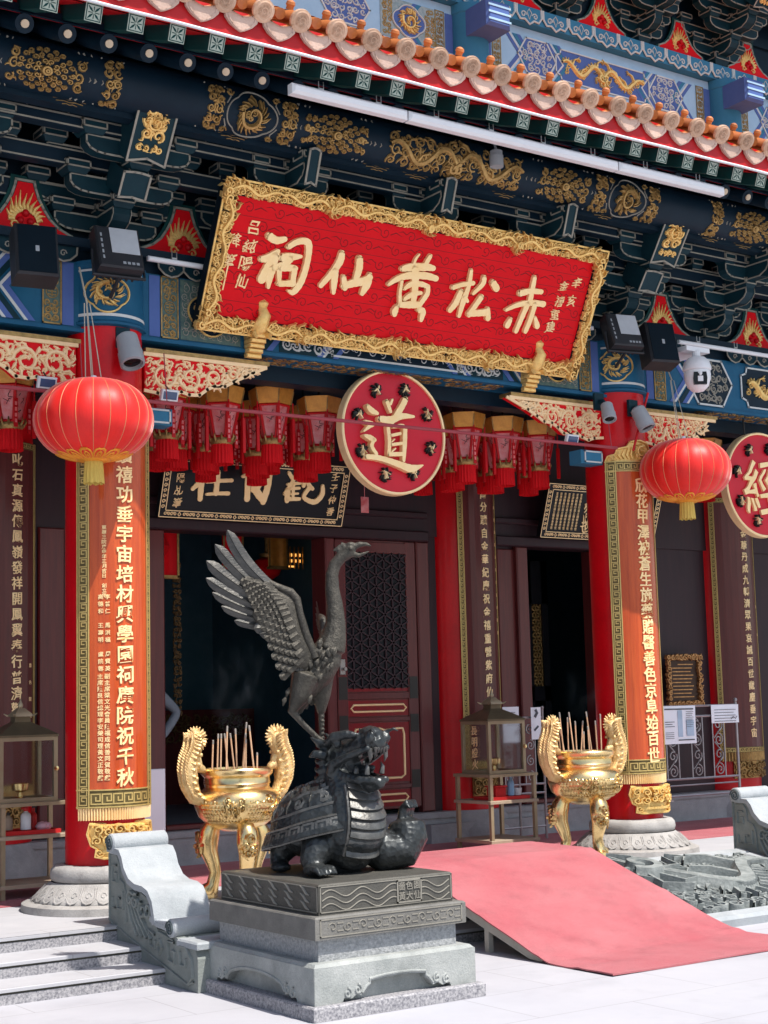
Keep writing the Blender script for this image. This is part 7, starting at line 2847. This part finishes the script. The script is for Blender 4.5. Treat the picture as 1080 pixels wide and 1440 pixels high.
# ================================================================== STONE SCROLL BALUSTRADES
def balustrade(x, label):
    """sloping stair side with rolled scrolls on top; x is its left face"""
    W2 = .31
    t = thing('stone_balustrade', label, 'balustrade', (x + W2 / 2, -1.35, G), 'carved stone scroll balustrades of the steps')
    side = lambda u, v, w=0: Vector((x - w, -u, v))      # u runs outwards from the hall
    m = MB()
    core = [(.785, -.09), (.785, .43), (.95, .43), (1.0, .33), (1.10, .24), (1.22, .21), (1.34, .17), (1.42, .03), (1.60, .03), (1.68, .0), (1.87, -.02), (1.90, -.08), (1.90, G + .002), (1.84, G + .002), (1.52, G + .002), (1.0, -.16)]
    n = len(core)
    m.add([side(u, v, 0) for u, v in core] + [side(u, v, -W2) for u, v in core], [list(range(n)), list(range(n, 2 * n))[::-1]] + [(i, (i + 1) % n, n + (i + 1) % n, n + i) for i in range(n)])
    m.build('core_block', 'carved_stone', t, 20)

    def sheet(name, path, th, ov, mt, rolls):
        m = MB()
        k = len(path)
        top, bot = [], []
        for i, (u, v) in enumerate(path):
            a, b = path[max(0, i - 1)], path[min(k - 1, i + 1)]
            L = math.hypot(b[0] - a[0], b[1] - a[1])
            nx, ny = -(b[1] - a[1]) / L, (b[0] - a[0]) / L
            if ny < 0 and abs(ny) > .05:
                nx, ny = -nx, -ny
            top.append((u, v))
            bot.append((u - nx * th, v - ny * th))
        ring = top + bot[::-1]
        nn = len(ring)
        m.add([side(u, v, ov) for u, v in ring] + [side(u, v, -W2 - ov) for u, v in ring], [(i, (i + 1) % nn, nn + (i + 1) % nn, nn + i) for i in range(nn)])
        for w in (ov, -W2 - ov):
            for i in range(k - 1):
                m.add([side(*top[i], w), side(*top[i + 1], w), side(*bot[i + 1], w), side(*bot[i], w)], [(0, 1, 2, 3)])
        for (u, v, r) in rolls:
            fnr = lambda a, b, c, u=u, v=v: side(u + a, v + b, c)
            m.lathe([(0, ov + .004), (r - .008, ov + .004), (r, ov - .004), (r, -W2 - ov + .004), (r - .008, -W2 - ov - .004), (0, -W2 - ov - .004)], 24, fn=fnr)
        o = m.build(name, mt, t, 35)
        m = MB()
        for (u, v, r) in rolls:
            m.ribbon(lambda a, b, w=0, u=u, v=v: side(u + a, v + b, ov + .0045 + w), spiral(0, 0, r * .82, 2.2, PI, -1, 26), r * .14, .008)
        m.build('roll_spiral', 'carved_line', o, 50)
        return o
    p = [(.80, .455), (.88, .445), (.96, .44), (1.0, .40), (1.03, .34), (1.09, .285), (1.17, .26), (1.27, .255), (1.34, .235), (1.395, .18), (1.42, .11), (1.43, .06)]
    sheet('upper_scroll', p, .035, .022, 'scroll_top', [(.845, .468, .058)])
    p = [(1.36, .10), (1.45, .075), (1.53, .07), (1.60, .062)]
    sheet('lower_scroll', p, .03, .018, 'scroll_top', [(1.615, .055, .052)])
    m = MB()
    m.bbox(lambda a, b, w: Vector((x + a, -b, w)), -.012, W2 + .012, 1.68, 1.915, -.03, .008, .01)
    m.ball((x + W2 * .75, -1.85, .012), (.06, .05, .03), 10)
    m.ball((x + W2 * .9, -1.90, -.015), (.05, .04, .04), 10)
    m.build('end_cap', 'scroll_top', t, 40)
    m = MB()      # sunk line panels of the side
    g = lambda u, v, w=0: side(u, v, w + .0005)
    m.ribbon(g, [(.80, .41), (.80, .03), (.84, -.0), (.955, -.02), (1.02, -.04), (1.80, -.225), (1.86, -.2)], .014, .010)
    m.ribbon(g, [(.83, .40), (.90, .405), (.935, .36), (.94, .27), (1.0, .245), (1.02, .20), (1.03, .03)], .014, .010)
    for pth in ([(.90, .345), (.84, .345), (.84, .25), (.90, .25), (.90, .30), (.87, .30)], [(.985, .20), (.985, .10), (.91, .10), (.91, .16), (.95, .16)], [(.88, .10), (.84, .10), (.84, .16)]):
        m.ribbon(g, pth, .016, .012)
    for k, (u, v) in enumerate(((1.10, .17), (1.17, .16), (1.26, .12), (1.33, .13))):
        m.ribbon(g, spiral(u, v, .05, 1.2, k, 1, 12), .024, .022)
    for k in range(4):
        m.ribbon(g, [(1.06 + .03 * k, .16), (1.10 + .05 * k, .06), (1.18 + .06 * k, -.03)], [.01, .03, .01], .018)
    for pth in ([(1.40, .0), (1.33, .02), (1.34, -.06), (1.40, -.075), (1.41, -.03)], [(1.46, -.02), (1.49, -.06), (1.46, -.10), (1.43, -.06), (1.46, -.02)],
                [(1.64, -.02), (1.56, -.02), (1.57, -.12), (1.64, -.13), (1.64, -.07), (1.61, -.065)], [(1.70, -.03), (1.78, -.03), (1.84, -.09), (1.85, -.18), (1.80, -.22)], [(1.70, -.06), (1.71, -.13), (1.77, -.13), (1.77, -.09)]):
        m.ribbon(g, pth, .018, .014)
    m.ribbon(g, [(1.44, .02), (1.53, .01), (1.58, .0), (1.63, -.01)], .012, .012)
    m.build('side_carving', 'carved_stone', t, 50)
    return t


balustrade(-.33, 'grey stone scroll balustrade beside the left steps, next to the plinth')
balustrade(5.0, 'grey stone scroll balustrade cut off at the right photo edge')

# ================================================================== RED RAMP
rt = thing('wooden_ramp', 'wide wooden ramp covered in faded red carpet, one open side showing', 'ramp', (2.38, -1.5, G))
X0, X1 = 1.62, 3.17
rp = [(-.45, .205), (-1.02, .205), (-1.12, .198), (-1.20, .178), (-2.40, -.222), (-2.50, -.243), (-2.64, -.2475), (-3.03, -.2475)]


def rampz(y):
    for (a, za), (b, zb_) in zip(rp, rp[1:]):
        if b <= y <= a:
            return za + (zb_ - za) * (y - a) / (b - a)
    return rp[-1][1]


def edge(y):
    """the carpet spreads a little where it lies on the ground"""
    k = max(0, min(1, (-2.15 - y) / .88))
    return .30 * k * k


m = MB()
NU, NV = 34, 150
rg = random.Random(2)
ph = [rg.uniform(0, 6) for _ in range(6)]


def cp(a, b):
    y = -.45 + (-3.03 + .45) * b
    x = X0 - .02 + (X1 + .02 + edge(y) - X0 + .02) * a
    z = rampz(y) + .006 + .004 * math.sin(9 * y + ph[0]) * math.sin(3 * x + ph[1]) + .003 * math.sin(5 * x + 4 * y + ph[2])
    for yf, hf in ((-1.13, .008), (-1.86, .006), (-2.42, .007), (-2.72, .005)):
        z += hf * math.exp(-((y - yf - .03 * math.sin(2.2 * x + yf * 9)) / .035) ** 2) * (.6 + .4 * math.sin(3 * x + yf))
    if y < -2.5:
        z = max(z, G + .004)
    return (x, y, z)


m.grid(cp, NU, NV)
vs = [cp(a / NU, b / NV) for b in range(NV + 1) for a in (0, NU)]
m.add([Vector(p) - Vector((0, 0, .008)) for p in vs] + vs, [(2 * k + s, 2 * k + 2 + s, 2 * (NV + 1) + 2 * k + 2 + s, 2 * (NV + 1) + 2 * k + s) for k in range(NV) for s in (0, 1)])
fr_ = [cp(a / NU, 1) for a in range(NU + 1)]
m.add([Vector(p) - Vector((0, 0, .01)) for p in fr_] + fr_, [(k, k + 1, NU + 2 + k, NU + 1 + k) for k in range(NU)])
m.build('carpet', 'carpet', rt, 60)
m = MB()
for xx in (X0, X1 - .04, (X0 + X1) / 2):
    deck = [(-.45, .20), (-1.02, .20), (-1.20, .172), (-2.44, -.238), (-2.40, -.250), (-2.30, -.245), (-1.20, .10), (-.45, .13)]
    fnx = lambda u, v, w=0, xx=xx: Vector((xx + w, u, v))
    m.prism(fnx, deck, 0, .04)
m.build('side_rail', 'plywood', rt)
m = MB()
m.add([(X0 + .001, y, rampz(y) - .012) for y in (-.45, -1.02, -1.2, -2.42)] + [(X1 - .001, y, rampz(y) - .012) for y in (-.45, -1.02, -1.2, -2.42)], [(0, 1, 5, 4), (1, 2, 6, 5), (2, 3, 7, 6)])
m.build('deck', 'plywood', rt)
for yy in (-1.35, -1.92):
    for xx in (X0 + .005, X1 - .04):
        m = MB()
        m.box(xx, xx + .035, yy, yy + .04, G if yy < -1.55 else -.17, rampz(yy) - .05)
        m.build('support_leg', 'plywood', rt)

# ================================================================== CARVED DRAGON SLAB
rs = thing('relief_slab', 'pale grey stone slab carved with a dragon in clouds beside the ramp', 'relief', (4.1, -1.5, -.1))
o = Vector((3.20, -2.16, -.225))
V = Vector((0, 1.28, .235))
L = V.length
g = F(o, (1, 0, 0), V)
SW = 1.78
m = MB()
for a, b, c, d in ((0, SW, -.06, .07), (0, SW, L - .10, L + .03), (0, .10, .07, L - .10), (SW - .12, SW, .07, L - .10)):
    m.bbox(g, a, b, c, d, -.25, .052, .02)
m.build('slab_border', 'scroll_top', rs)
rg = random.Random(12)
pk = [(rg.uniform(0, SW), rg.uniform(0, L), rg.uniform(.05, .16), rg.uniform(.01, .035)) for _ in range(60)]
m = MB()
m.grid(lambda a, b: g(.09 + (SW - .2) * a, .06 + (L - .15) * b, .004 + sum(h * math.exp(-((.09 + (SW - .2) * a - px) ** 2 + (.06 + (L - .15) * b - py) ** 2) / (r * r)) for px, py, r, h in pk) * .5), 70, 60)
fld = m.build('relief_field', 'relief_stone', rs, 60)
m = MB()
gr = lambda u, v, w=0: g(u, v, w + .016)
dragon(m, gr, .30, SW - .28, L * .50, .26, .20, 5, .11, waves=1.15, flip=True)
for i in range(4, 40):       # scales along the back
    t = i / 44
    u, v = SW - .28 - (SW - .58) * t, L * .50 + .26 * math.sin(2 * PI * 1.15 * t + .6) * (.75 + .25 * t)
    for k in (-1, 0, 1):
        m.ribbon(lambda p, q_, w=0: gr(p, q_, w + .085), [(u + .02, v + .05 * k - .022), (u - .012, v + .05 * k), (u + .02, v + .05 * k + .022)], .014, .022)
m.build('carved_dragon', 'relief_stone', fld, 50)
m = MB()
scrollfill(m, gr, .12, SW - .14, .08, L - .12, .13, 4, .05, .030, dens=1.8)
m.build('carved_cloud', 'relief_stone', fld, 50)

# ================================================================== LAMPS, SPEAKERS, CAMERAS
def floodlight(x, y, z, rz, label, s=1.0):
    t = thing('floodlight', label, 'floodlight', (x, y, z), 'black floodlights on the beam')
    rot = Matrix.Rotation(rz, 3, 'Z') @ Matrix.Rotation(R_(-22), 3, 'X')
    g = lambda u, v, w=0: Vector((x, y, z)) + rot @ Vector((u * s, -w * s, v * s))
    m = MB()
    m.bbox(g, -.15, .15, -.165, .165, -.09, .03, .012)
    for k in range(7):
        m.obox(g, -.13 + .04 * k, -.118 + .04 * k, -.15, .15, -.13, -.0905)
    m.build('housing', 'black_plastic', t)
    m = MB()
    m.obox(g, -.055, .135, -.05, .15, .0301, .034)
    m.build('lamp_window', 'lamp_window', t)
    m = MB()
    for k in range(5):
        mb_line(m, lambda u, v, w=0: g(u, v, w + .0302), (-.115, -.10 + .045 * k), (-.115, -.085 + .045 * k), .012, .001)
    for k in range(4):
        m.obox(g, .01 + .03 * k, .03 + .03 * k, -.135, -.115, .0302, .0312)
    m.build('front_marking', 'grey_plastic', t)
    m = MB()
    m.tube([g(-.165, 0, -.03), g(-.175, -.18, -.05), g(.175, -.18, -.05), g(.165, 0, -.03)], .012 * s, 6)
    m.tube([g(0, -.18, -.05), g(0, -.20, -.25)], .014 * s, 6)
    m.build('bracket', 'black_plastic', t, 40)


floodlight(-.10, -.45, 4.235, R_(-6), 'black floodlight with pale lamp window above the left column')
floodlight(4.36, -.48, 4.215, R_(-12), 'black floodlight with pale lamp window above the right column', .95)


def speaker(x, y, z, rz, label):
    t = thing('speaker', label, 'loudspeaker', (x, y, z), 'black box loudspeakers')
    rot = Matrix.Rotation(rz, 3, 'Z') @ Matrix.Rotation(R_(-14), 3, 'X')
    g = lambda u, v, w=0: Vector((x, y, z)) + rot @ Vector((u, -w, v))
    m = MB()
    m.bbox(g, -.135, .135, -.18, .18, -.12, .06, .015)
    m.build('cabinet', 'black_plastic', t)
    m = MB()
    m.obox(g, -.118, .118, -.165, .165, .0601, .066)
    m.build('grille', 'navy_deep', t)
    m = MB()
    m.obox(g, -.012, .012, -.02, .02, .0662, .068)
    m.build('badge', 'grey_plastic', t)
    m = MB()
    m.tube([g(0, 0, -.12), g(0, .0, -.26)], .016, 6)
    m.build('bracket', 'black_plastic', t)


speaker(-.68, -.48, 4.115, R_(-10), 'black box loudspeaker left of the left floodlight')
speaker(4.74, -.50, 4.14, R_(-14), 'black box loudspeaker between the right floodlight and white camera')

t = thing('dome_camera', 'white dome security camera on a bracket right of the right column', 'security camera', (5.06, -.6, 4.1))
m = MB()
m.box(4.93, 5.20, -.62, -.12, 4.095, 4.135)
m.tube([(5.06, -.60, 4.10), (5.06, -.60, 4.03)], .035, 12)
m.build('wall_arm', 'white_plastic', t)
m = MB()
m.lathe([(0, 4.05), (.07, 4.045), (.105, 4.01), (.118, 3.965), (.118, 3.94), (.105, 3.93)], 32, (5.06, -.60))
m.build('hood', 'white_plastic', t, 40)
m = MB()
m.lathe([(.108, 3.93), (.112, 3.90), (.108, 3.86), (.088, 3.80), (.05, 3.762), (0, 3.75)], 32, (5.06, -.60))
m.build('ball', 'white_plastic', t, 40)
m = MB()
gl = F((5.06, -.60, 3.855), (.83, -.55, 0), (.0, 0, 1))
gw = lambda u, v, w=0: gl(u, v, w + .098)
for i in range(10):
    for j in range(8):
        pass
m.prism(gw, [(-.052, -.055), (.052, -.055), (.058, .0), (.052, .05), (-.052, .05), (-.058, 0)], -.02, .012)
m.build('lens_window', 'lens', t)
m = MB()
m.prism(gw, [(-.022, -.03), (.022, -.03), (.022, .015), (-.022, .015)], .0122, .018)
m.lathe([(0, .02), (.012, .02), (.012, .0)], 14, fn=lambda a, b, c: gw(a, .03 + b, .0122 + c))
m.build('lens', 'white_plastic', t)

for x, y, z, dx, lb, k in ((.02, -.36, 3.60, 0, 'grey spot camera pointing down on the left red column', 1.15), (4.26, -.36, 3.56, -.4, 'smaller grey spot camera left on the right red column', .8), (4.60, -.40, 3.53, .35, 'larger grey spot camera right on the right red column', 1.0)):
    t = thing('spot_camera', lb, 'security camera', (x, y, z), 'grey cameras on the columns')
    d = Vector((dx * .5, -.45, -1)).normalized()
    xx = d.cross(Vector((1, 0, 0))).normalized()
    yy = d.cross(xx)
    o = Vector((x, y, z))
    fc = lambda a, b, c, o=o, d=d, xx=xx, yy=yy, k=k: o + xx * a * k + yy * b * k + d * c * k
    m = MB()
    m.lathe([(0, -.10), (.045, -.10), (.062, -.085), (.066, -.02), (.066, .02), (.072, .022), (.072, .10), (.060, .105), (.056, .085), (0, .085)], 24, fn=fc)
    m.build('body', 'grey_plastic', t, 40)
    m = MB()
    m.lathe([(0, .09), (.035, .088), (.05, .0855)], 18, fn=fc)
    m.build('lens', 'lens', t, 40)
    m = MB()
    m.tube([o + Vector((0, .02, .05)), o + Vector((0, .06, .10)), o + Vector((0, .11, .10))], .02, 8)
    m.box(x - .05, x + .05, y + .095, y + .12, z + .03, z + .17)
    m.tube([o + Vector((.05, .10, .08)), o + Vector((.075, .07, .0)), o + Vector((.05, .02, -.06))], .006, 5)
    m.build('mount', 'teal', t, 40)

for i, (x, z, lb) in enumerate(((-.51, 3.345, 'small blue faced lamp left of the left big lantern'), (.36, 3.345, 'small blue faced lamp under the left spandrel'), (3.95, 3.325, 'small blue faced lamp under the right spandrel'))):
    t = thing('led_lamp', lb, 'lamp', (x, -.26, z), 'small flat lamps clipped below the spandrels')
    m = MB()
    g = F((x, -.26, z), (1, 0, 0), (0, -.35, 1))
    m.bbox(g, -.062, .062, -.038, .038, -.02, .01, .004)
    m.build('casing', 'white_plastic', t)
    m = MB()
    m.obox(g, -.05, .05, -.026, .026, .0101, .012)
    m.build('lamp_face', 'led_blue', t)
    m = MB()
    m.tube([g(0, .03, -.01), (x, -.20, z + .08)], .006, 5)
    m.build('clip', 'dark_iron', t)


def tube_light(x0, x1, y, z, r, label, group):
    t = thing('tube_light', label, 'strip light', ((x0 + x1) / 2, y, z), group)
    m = MB()
    m.bbox(F((0, y, z), (1, 0, 0), (0, 0, 1)), x0, x1, -r, r, -r, r, r * .5)
    m.build('diffuser', 'white_plastic', t)
    m = MB()
    n = max(1, round((x1 - x0) / .5))
    for k in range(n):
        x = x0 + (k + .5) * (x1 - x0) / n
        m.box(x - .02, x + .02, y - .012, y + .03, z + r + .001, z + r + .012)
        m.tube([(x - .018, y - .01, z + r + .01), (x - .018, y - .01, z + r + .055)], .004, 4)
        m.tube([(x + .018, y - .01, z + r + .01), (x + .018, y - .01, z + r + .055)], .004, 4)
    m.build('clip', 'steel', t)


tube_light(.585, 1.475, -1.52, 5.10, .034, 'white strip light under the eaves, leftmost of the row of three', 'white strip lights in a row under the eaves')
tube_light(1.487, 3.36, -1.52, 5.10, .034, 'white strip light under the eaves, middle and longest of three', 'white strip lights in a row under the eaves')
tube_light(3.372, 4.47, -1.52, 5.10, .034, 'white strip light under the eaves, rightmost of the row of three', 'white strip lights in a row under the eaves')
tube_light(.20, .98, -.27, 4.27, .016, 'thin white strip light between the left floodlight and name board', 'thin strip lights on the beam')
tube_light(3.98, 4.22, -.27, 4.27, .016, 'short white strip light just right of the name board', 'thin strip lights on the beam')
tube_light(5.2, 6.6, -.27, 4.27, .016, 'thin white strip light behind the dome camera', 'thin strip lights on the beam')
m = MB()
m.tube([(-1.9 + .4 * k, -1.69, 5.258 - .004 * (k % 2)) for k in range(24)], .0095, 6)
tag(m.build('string_wire', 'white_plastic'), 'thin white cable strung along the square rafter ends', 'cable')
m = MB()
m.tube([(4.72, -.36, 3.76), (4.52, -.36, 3.26)], .010, 6)
tag(m.build('brace_rod', 'red_dark', None, 40), 'slim dark red rod slanting down between right column and lantern', 'rod')
t = thing('hanging_spotlight', 'small grey cylinder spotlight hanging under the purlin', 'spotlight', (2.66, -.98, 5.19))
m = MB()
m.lathe([(0, 5.13), (.05, 5.13), (.052, 5.15), (.052, 5.215), (.046, 5.22), (.046, 5.25), (0, 5.255)], 20, (2.66, -1.0))
m.build('body', 'grey_plastic', t, 40)
m = MB()
m.tube([(2.66, -1.0, 5.25), (2.66, -.98, 5.36)], .010, 6)
m.build('stem', 'grey_plastic', t)
m = MB()
m.box(3.14, 3.22, 1.60, 1.604, 2.91, 3.05)
m.box(3.14, 3.22, 1.598, 1.600, 2.97, 3.05)
m.tube([(3.18, 1.602, 3.05), (3.18, 1.602, 3.8)], .003, 4)
tag(m.build('paper_tag', 'palace_pane'), 'small pink paper tag hanging below the round 道 board', 'tag')

# ================================================================== THINGS IN THE DIM HALL
def hall_lantern(x, y, z, s, label):
    t = thing('hall_lantern', label, 'lantern', (x, y, z), 'lanterns inside the dim hall')
    m = MB()
    m.lathe([(0, z), (.08 * s, z), (.16 * s, z + .05 * s), (.20 * s, z + .14 * s), (.16 * s, z + .24 * s), (.08 * s, z + .28 * s), (0, z + .28 * s)], 16, (x, y))
    m.build('shade', 'skirt_red', t, 40)
    m = MB()
    m.lathe([(.09 * s, z + .28 * s), (.10 * s, z + .33 * s), (.02, z + .35 * s), (.015, 3.7)], 12, (x, y))
    m.lathe([(.07 * s, z), (.06 * s, z - .3 * s), (0, z - .3 * s)], 12, (x, y))
    m.build('fringe', 'gold_dull', t, 40)


hall_lantern(1.72, 2.9, 2.55, 1.0, 'hanging lantern inside the hall close to the left door post')
hall_lantern(3.35, 3.6, 2.50, .75, 'red hanging lantern inside the hall right of the crane wing')
t = thing('altar', 'dark altar table with gilt carving deep inside the hall', 'altar', (3.0, 5.6, .28))
m = MB()
m.box(1.9, 4.1, 5.2, 6.0, .28, 1.25)
m.build('altar_table', 'maroon_wood', t)
m = MB()
scrollfill(m, FRONT(5.19), 1.95, 4.05, .9, 1.2, .1, 6, .02, .022)
m.build('gilt_carving', 'hall_gold', t, 50)
LX, LZ = 3.80, 2.72
t = thing('altar_lamp', 'row of small glowing amber lamps inside the hall behind the crane', 'lamp', (3.85, 4.0, 2.6))
mat('amber_glow', (0.9, 0.5, 0.15), 0.5, emit=(1.0, 0.45, 0.10), estr=1.1)
m = MB()
for k in range(4):
    for j in range(2):
        m.box(LX + .02 + .05 * k, LX + .038 + .05 * k, 4.0, 4.02, LZ + .06 * j, LZ + .03 + .06 * j)
m.box(LX - .03, LX + .12, 4.0, 4.02, LZ - .05, LZ - .035)
m.build('lamp_bulb', 'amber_glow', t)
m = MB()
for k in range(5):
    m.box(LX + .05 * k, LX + .05 * k + .006, 3.97, 3.99, LZ - .07, LZ + .16)
m.build('grille', 'gold_dull', t)
for bx, by, bz, lb in ((1.92, 2.9, 2.42, 'dull red hanging banner inside the hall near the left door post'), (2.75, 3.2, 2.52, 'dull red hanging banner inside the hall behind the tip of the crane wing'), (3.30, 3.3, 2.58, 'dull orange hanging banner inside the hall left of the lattice door')):
    t = thing('hanging_banner', lb, 'banner', (bx, by, bz), 'cloth banners inside the dim hall')
    m = MB()
    m.grid(lambda u, v: (bx - .11 + .22 * u, by + .012 * math.sin(9 * u + bx), bz + (3.6 - bz) * v), 12, 2)
    m.build('cloth', 'red_board' if bx < 3 else 'palace_gold', t, 60)
    m = MB()
    g = FRONT(by - .016)
    outline(m, g, [(bx - .10, bz + .01), (bx + .10, bz + .01), (bx + .10, 3.58), (bx - .10, 3.58)], .02, .002)
    m.lathe([(0, -.013), (.013, -.013), (.013, .013), (0, .013)], 8, fn=lambda p, q_, r: (bx + r * 9, by + p, bz + q_))
    m.build('trim', 'gold_dull', t)
t = thing('carved_screen', 'tall narrow gilt pierced screen inside the left doorway', 'screen', (2.1, 3.2, .28))
m = MB()
scrollfill(m, FRONT(3.2), 2.12, 2.20, 1.2, 2.6, .05, 8, .02, .012, dens=1.5)
m.build('screen_panel', 'hall_gold', t, 50)

# a person inside by the door post, one elbow raised
pr = thing('person', 'person in a pale grey shirt inside by the left door post, elbow raised', 'person', (1.50, 2.68, .28))
bo_ = Vector((1.50, 2.68, .28))
J = {}


def sk(pts, edges, name, mt, parent):
    me = bpy.data.meshes.new(name)
    me.from_pydata([tuple(bo_ + Vector(p[:3]) * .86) for p in pts], edges, [])
    o = bpy.data.objects.new(name, me)
    COL.objects.link(o)
    s = o.modifiers.new('s', 'SKIN')
    for i, p in enumerate(pts):
        me.skin_vertices[0].data[i].radius = (p[3], p[3] * (p[4] if len(p) > 4 else 1))
    me.skin_vertices[0].data[0].use_root = True
    d = o.modifiers.new('d', 'SUBSURF')
    d.levels = d.render_levels = 2
    dg = bpy.context.evaluated_depsgraph_get()
    m2 = bpy.data.meshes.new_from_object(o.evaluated_get(dg))
    bpy.data.objects.remove(o)
    m2.materials.clear()
    m2.materials.append(MATS[mt])
    m2.polygons.foreach_set('use_smooth', [True] * len(m2.polygons))
    return link(name, m2, parent)


body = [(0, 0, .88, .13), (0, 0, 1.12, .13), (0, 0, 1.36, .135), (0, 0, 1.47, .05), (0, -.01, 1.56, .07), (0, -.01, 1.64, .085), (0, 0, 1.72, .06),
        (.18, 0, 1.36, .058), (.43, -.06, 1.10, .046), (.25, -.13, .90, .038), (.17, -.15, .83, .030), (.13, -.15, .80, .022),
        (-.18, 0, 1.38, .058), (-.25, 0, 1.10, .045), (-.24, -.06, .86, .035), (-.24, -.07, .76, .028),
        (.09, 0, .80, .09), (.10, 0, .45, .062), (.10, .02, .08, .045), (.10, -.12, .03, .035),
        (-.09, 0, .80, .09), (-.10, 0, .45, .062), (-.10, .02, .08, .045), (-.10, -.12, .03, .035)]
edges = [(0, 1), (1, 2), (2, 3), (3, 4), (4, 5), (5, 6), (2, 7), (7, 8), (8, 9), (9, 10), (10, 11), (2, 12), (12, 13), (13, 14), (14, 15), (0, 16), (16, 17), (17, 18), (18, 19), (0, 20), (20, 21), (21, 22), (22, 23)]
sk(body, edges, 'body', 'shirt', pr)
m = MB()
m.ball(bo_ + Vector((0, .015, 1.45)), (.082, .09, .075), 14)
m.build('hair', 'hair', pr, 60)
m = MB()
m.lathe([(.15, .34), (.15, .6), (.135, .80)], 20, fn=lambda a, b, c: bo_ + Vector((a, b * .8, c)))
m.build('trousers', 'trousers', pr, 60)


# thin smoke over the incense
def smoke(x, y, z, rx, rz, dens, label):
    mt_ = bpy.data.materials.new('smoke')
    mt_.use_nodes = True
    nt = mt_.node_tree
    nt.nodes.remove(nt.nodes['Principled BSDF'])
    pv = nt.nodes.new('ShaderNodeVolumePrincipled')
    pv.inputs['Color'].default_value = (0.75, 0.85, 1.0, 1)
    tc = nt.nodes.new('ShaderNodeTexCoord')
    mp = nt.nodes.new('ShaderNodeMapping')
    mp.inputs['Scale'].default_value = (7, 7, 3.2)
    nz = nt.nodes.new('ShaderNodeTexNoise')
    nz.inputs['Scale'].default_value = 1.0
    nz.inputs['Detail'].default_value = 4
    nz.inputs['Distortion'].default_value = 1.2
    nt.links.new(tc.outputs['Object'], mp.inputs[0])
    nt.links.new(mp.outputs[0], nz.inputs['Vector'])
    m1 = nt.nodes.new('ShaderNodeMapRange')
    m1.inputs['From Min'].default_value = 0.53
    m1.inputs['From Max'].default_value = 0.72
    m1.inputs['To Max'].default_value = dens
    nt.links.new(nz.outputs['Fac'], m1.inputs['Value'])
    ln = nt.nodes.new('ShaderNodeVectorMath')
    ln.operation = 'LENGTH'
    sc = nt.nodes.new('ShaderNodeMapping')
    sc.inputs['Scale'].default_value = (1 / rx, 1 / rx, 1 / rz)
    nt.links.new(tc.outputs['Object'], sc.inputs[0])
    nt.links.new(sc.outputs[0], ln.inputs[0])
    fo = nt.nodes.new('ShaderNodeMapRange')
    fo.inputs['From Min'].default_value = 1.0
    fo.inputs['From Max'].default_value = 0.0
    nt.links.new(ln.outputs['Value'], fo.inputs['Value'])
    mu = nt.nodes.new('ShaderNodeMath')
    mu.operation = 'MULTIPLY'
    nt.links.new(m1.outputs[0], mu.inputs[0])
    nt.links.new(fo.outputs[0], mu.inputs[1])
    nt.links.new(mu.outputs[0], pv.inputs['Density'])
    nt.links.new(pv.outputs[0], nt.nodes['Material Output'].inputs['Volume'])
    MATS['smoke'] = mt_
    m = MB()
    m.ball((0, 0, 0), (rx, rx, rz), 20)
    o = m.build('smoke', 'smoke')
    o.location = (x, y, z)
    tag(o, label, 'smoke', None, 'stuff')


smoke(.84, -.28, 1.40, .22, .40, 0.8, 'thin bluish incense smoke rising above the left gold pot')
smoke(3.92, -.30, 1.32, .17, .26, 0.6, 'thin incense smoke rising above the right gold pot')
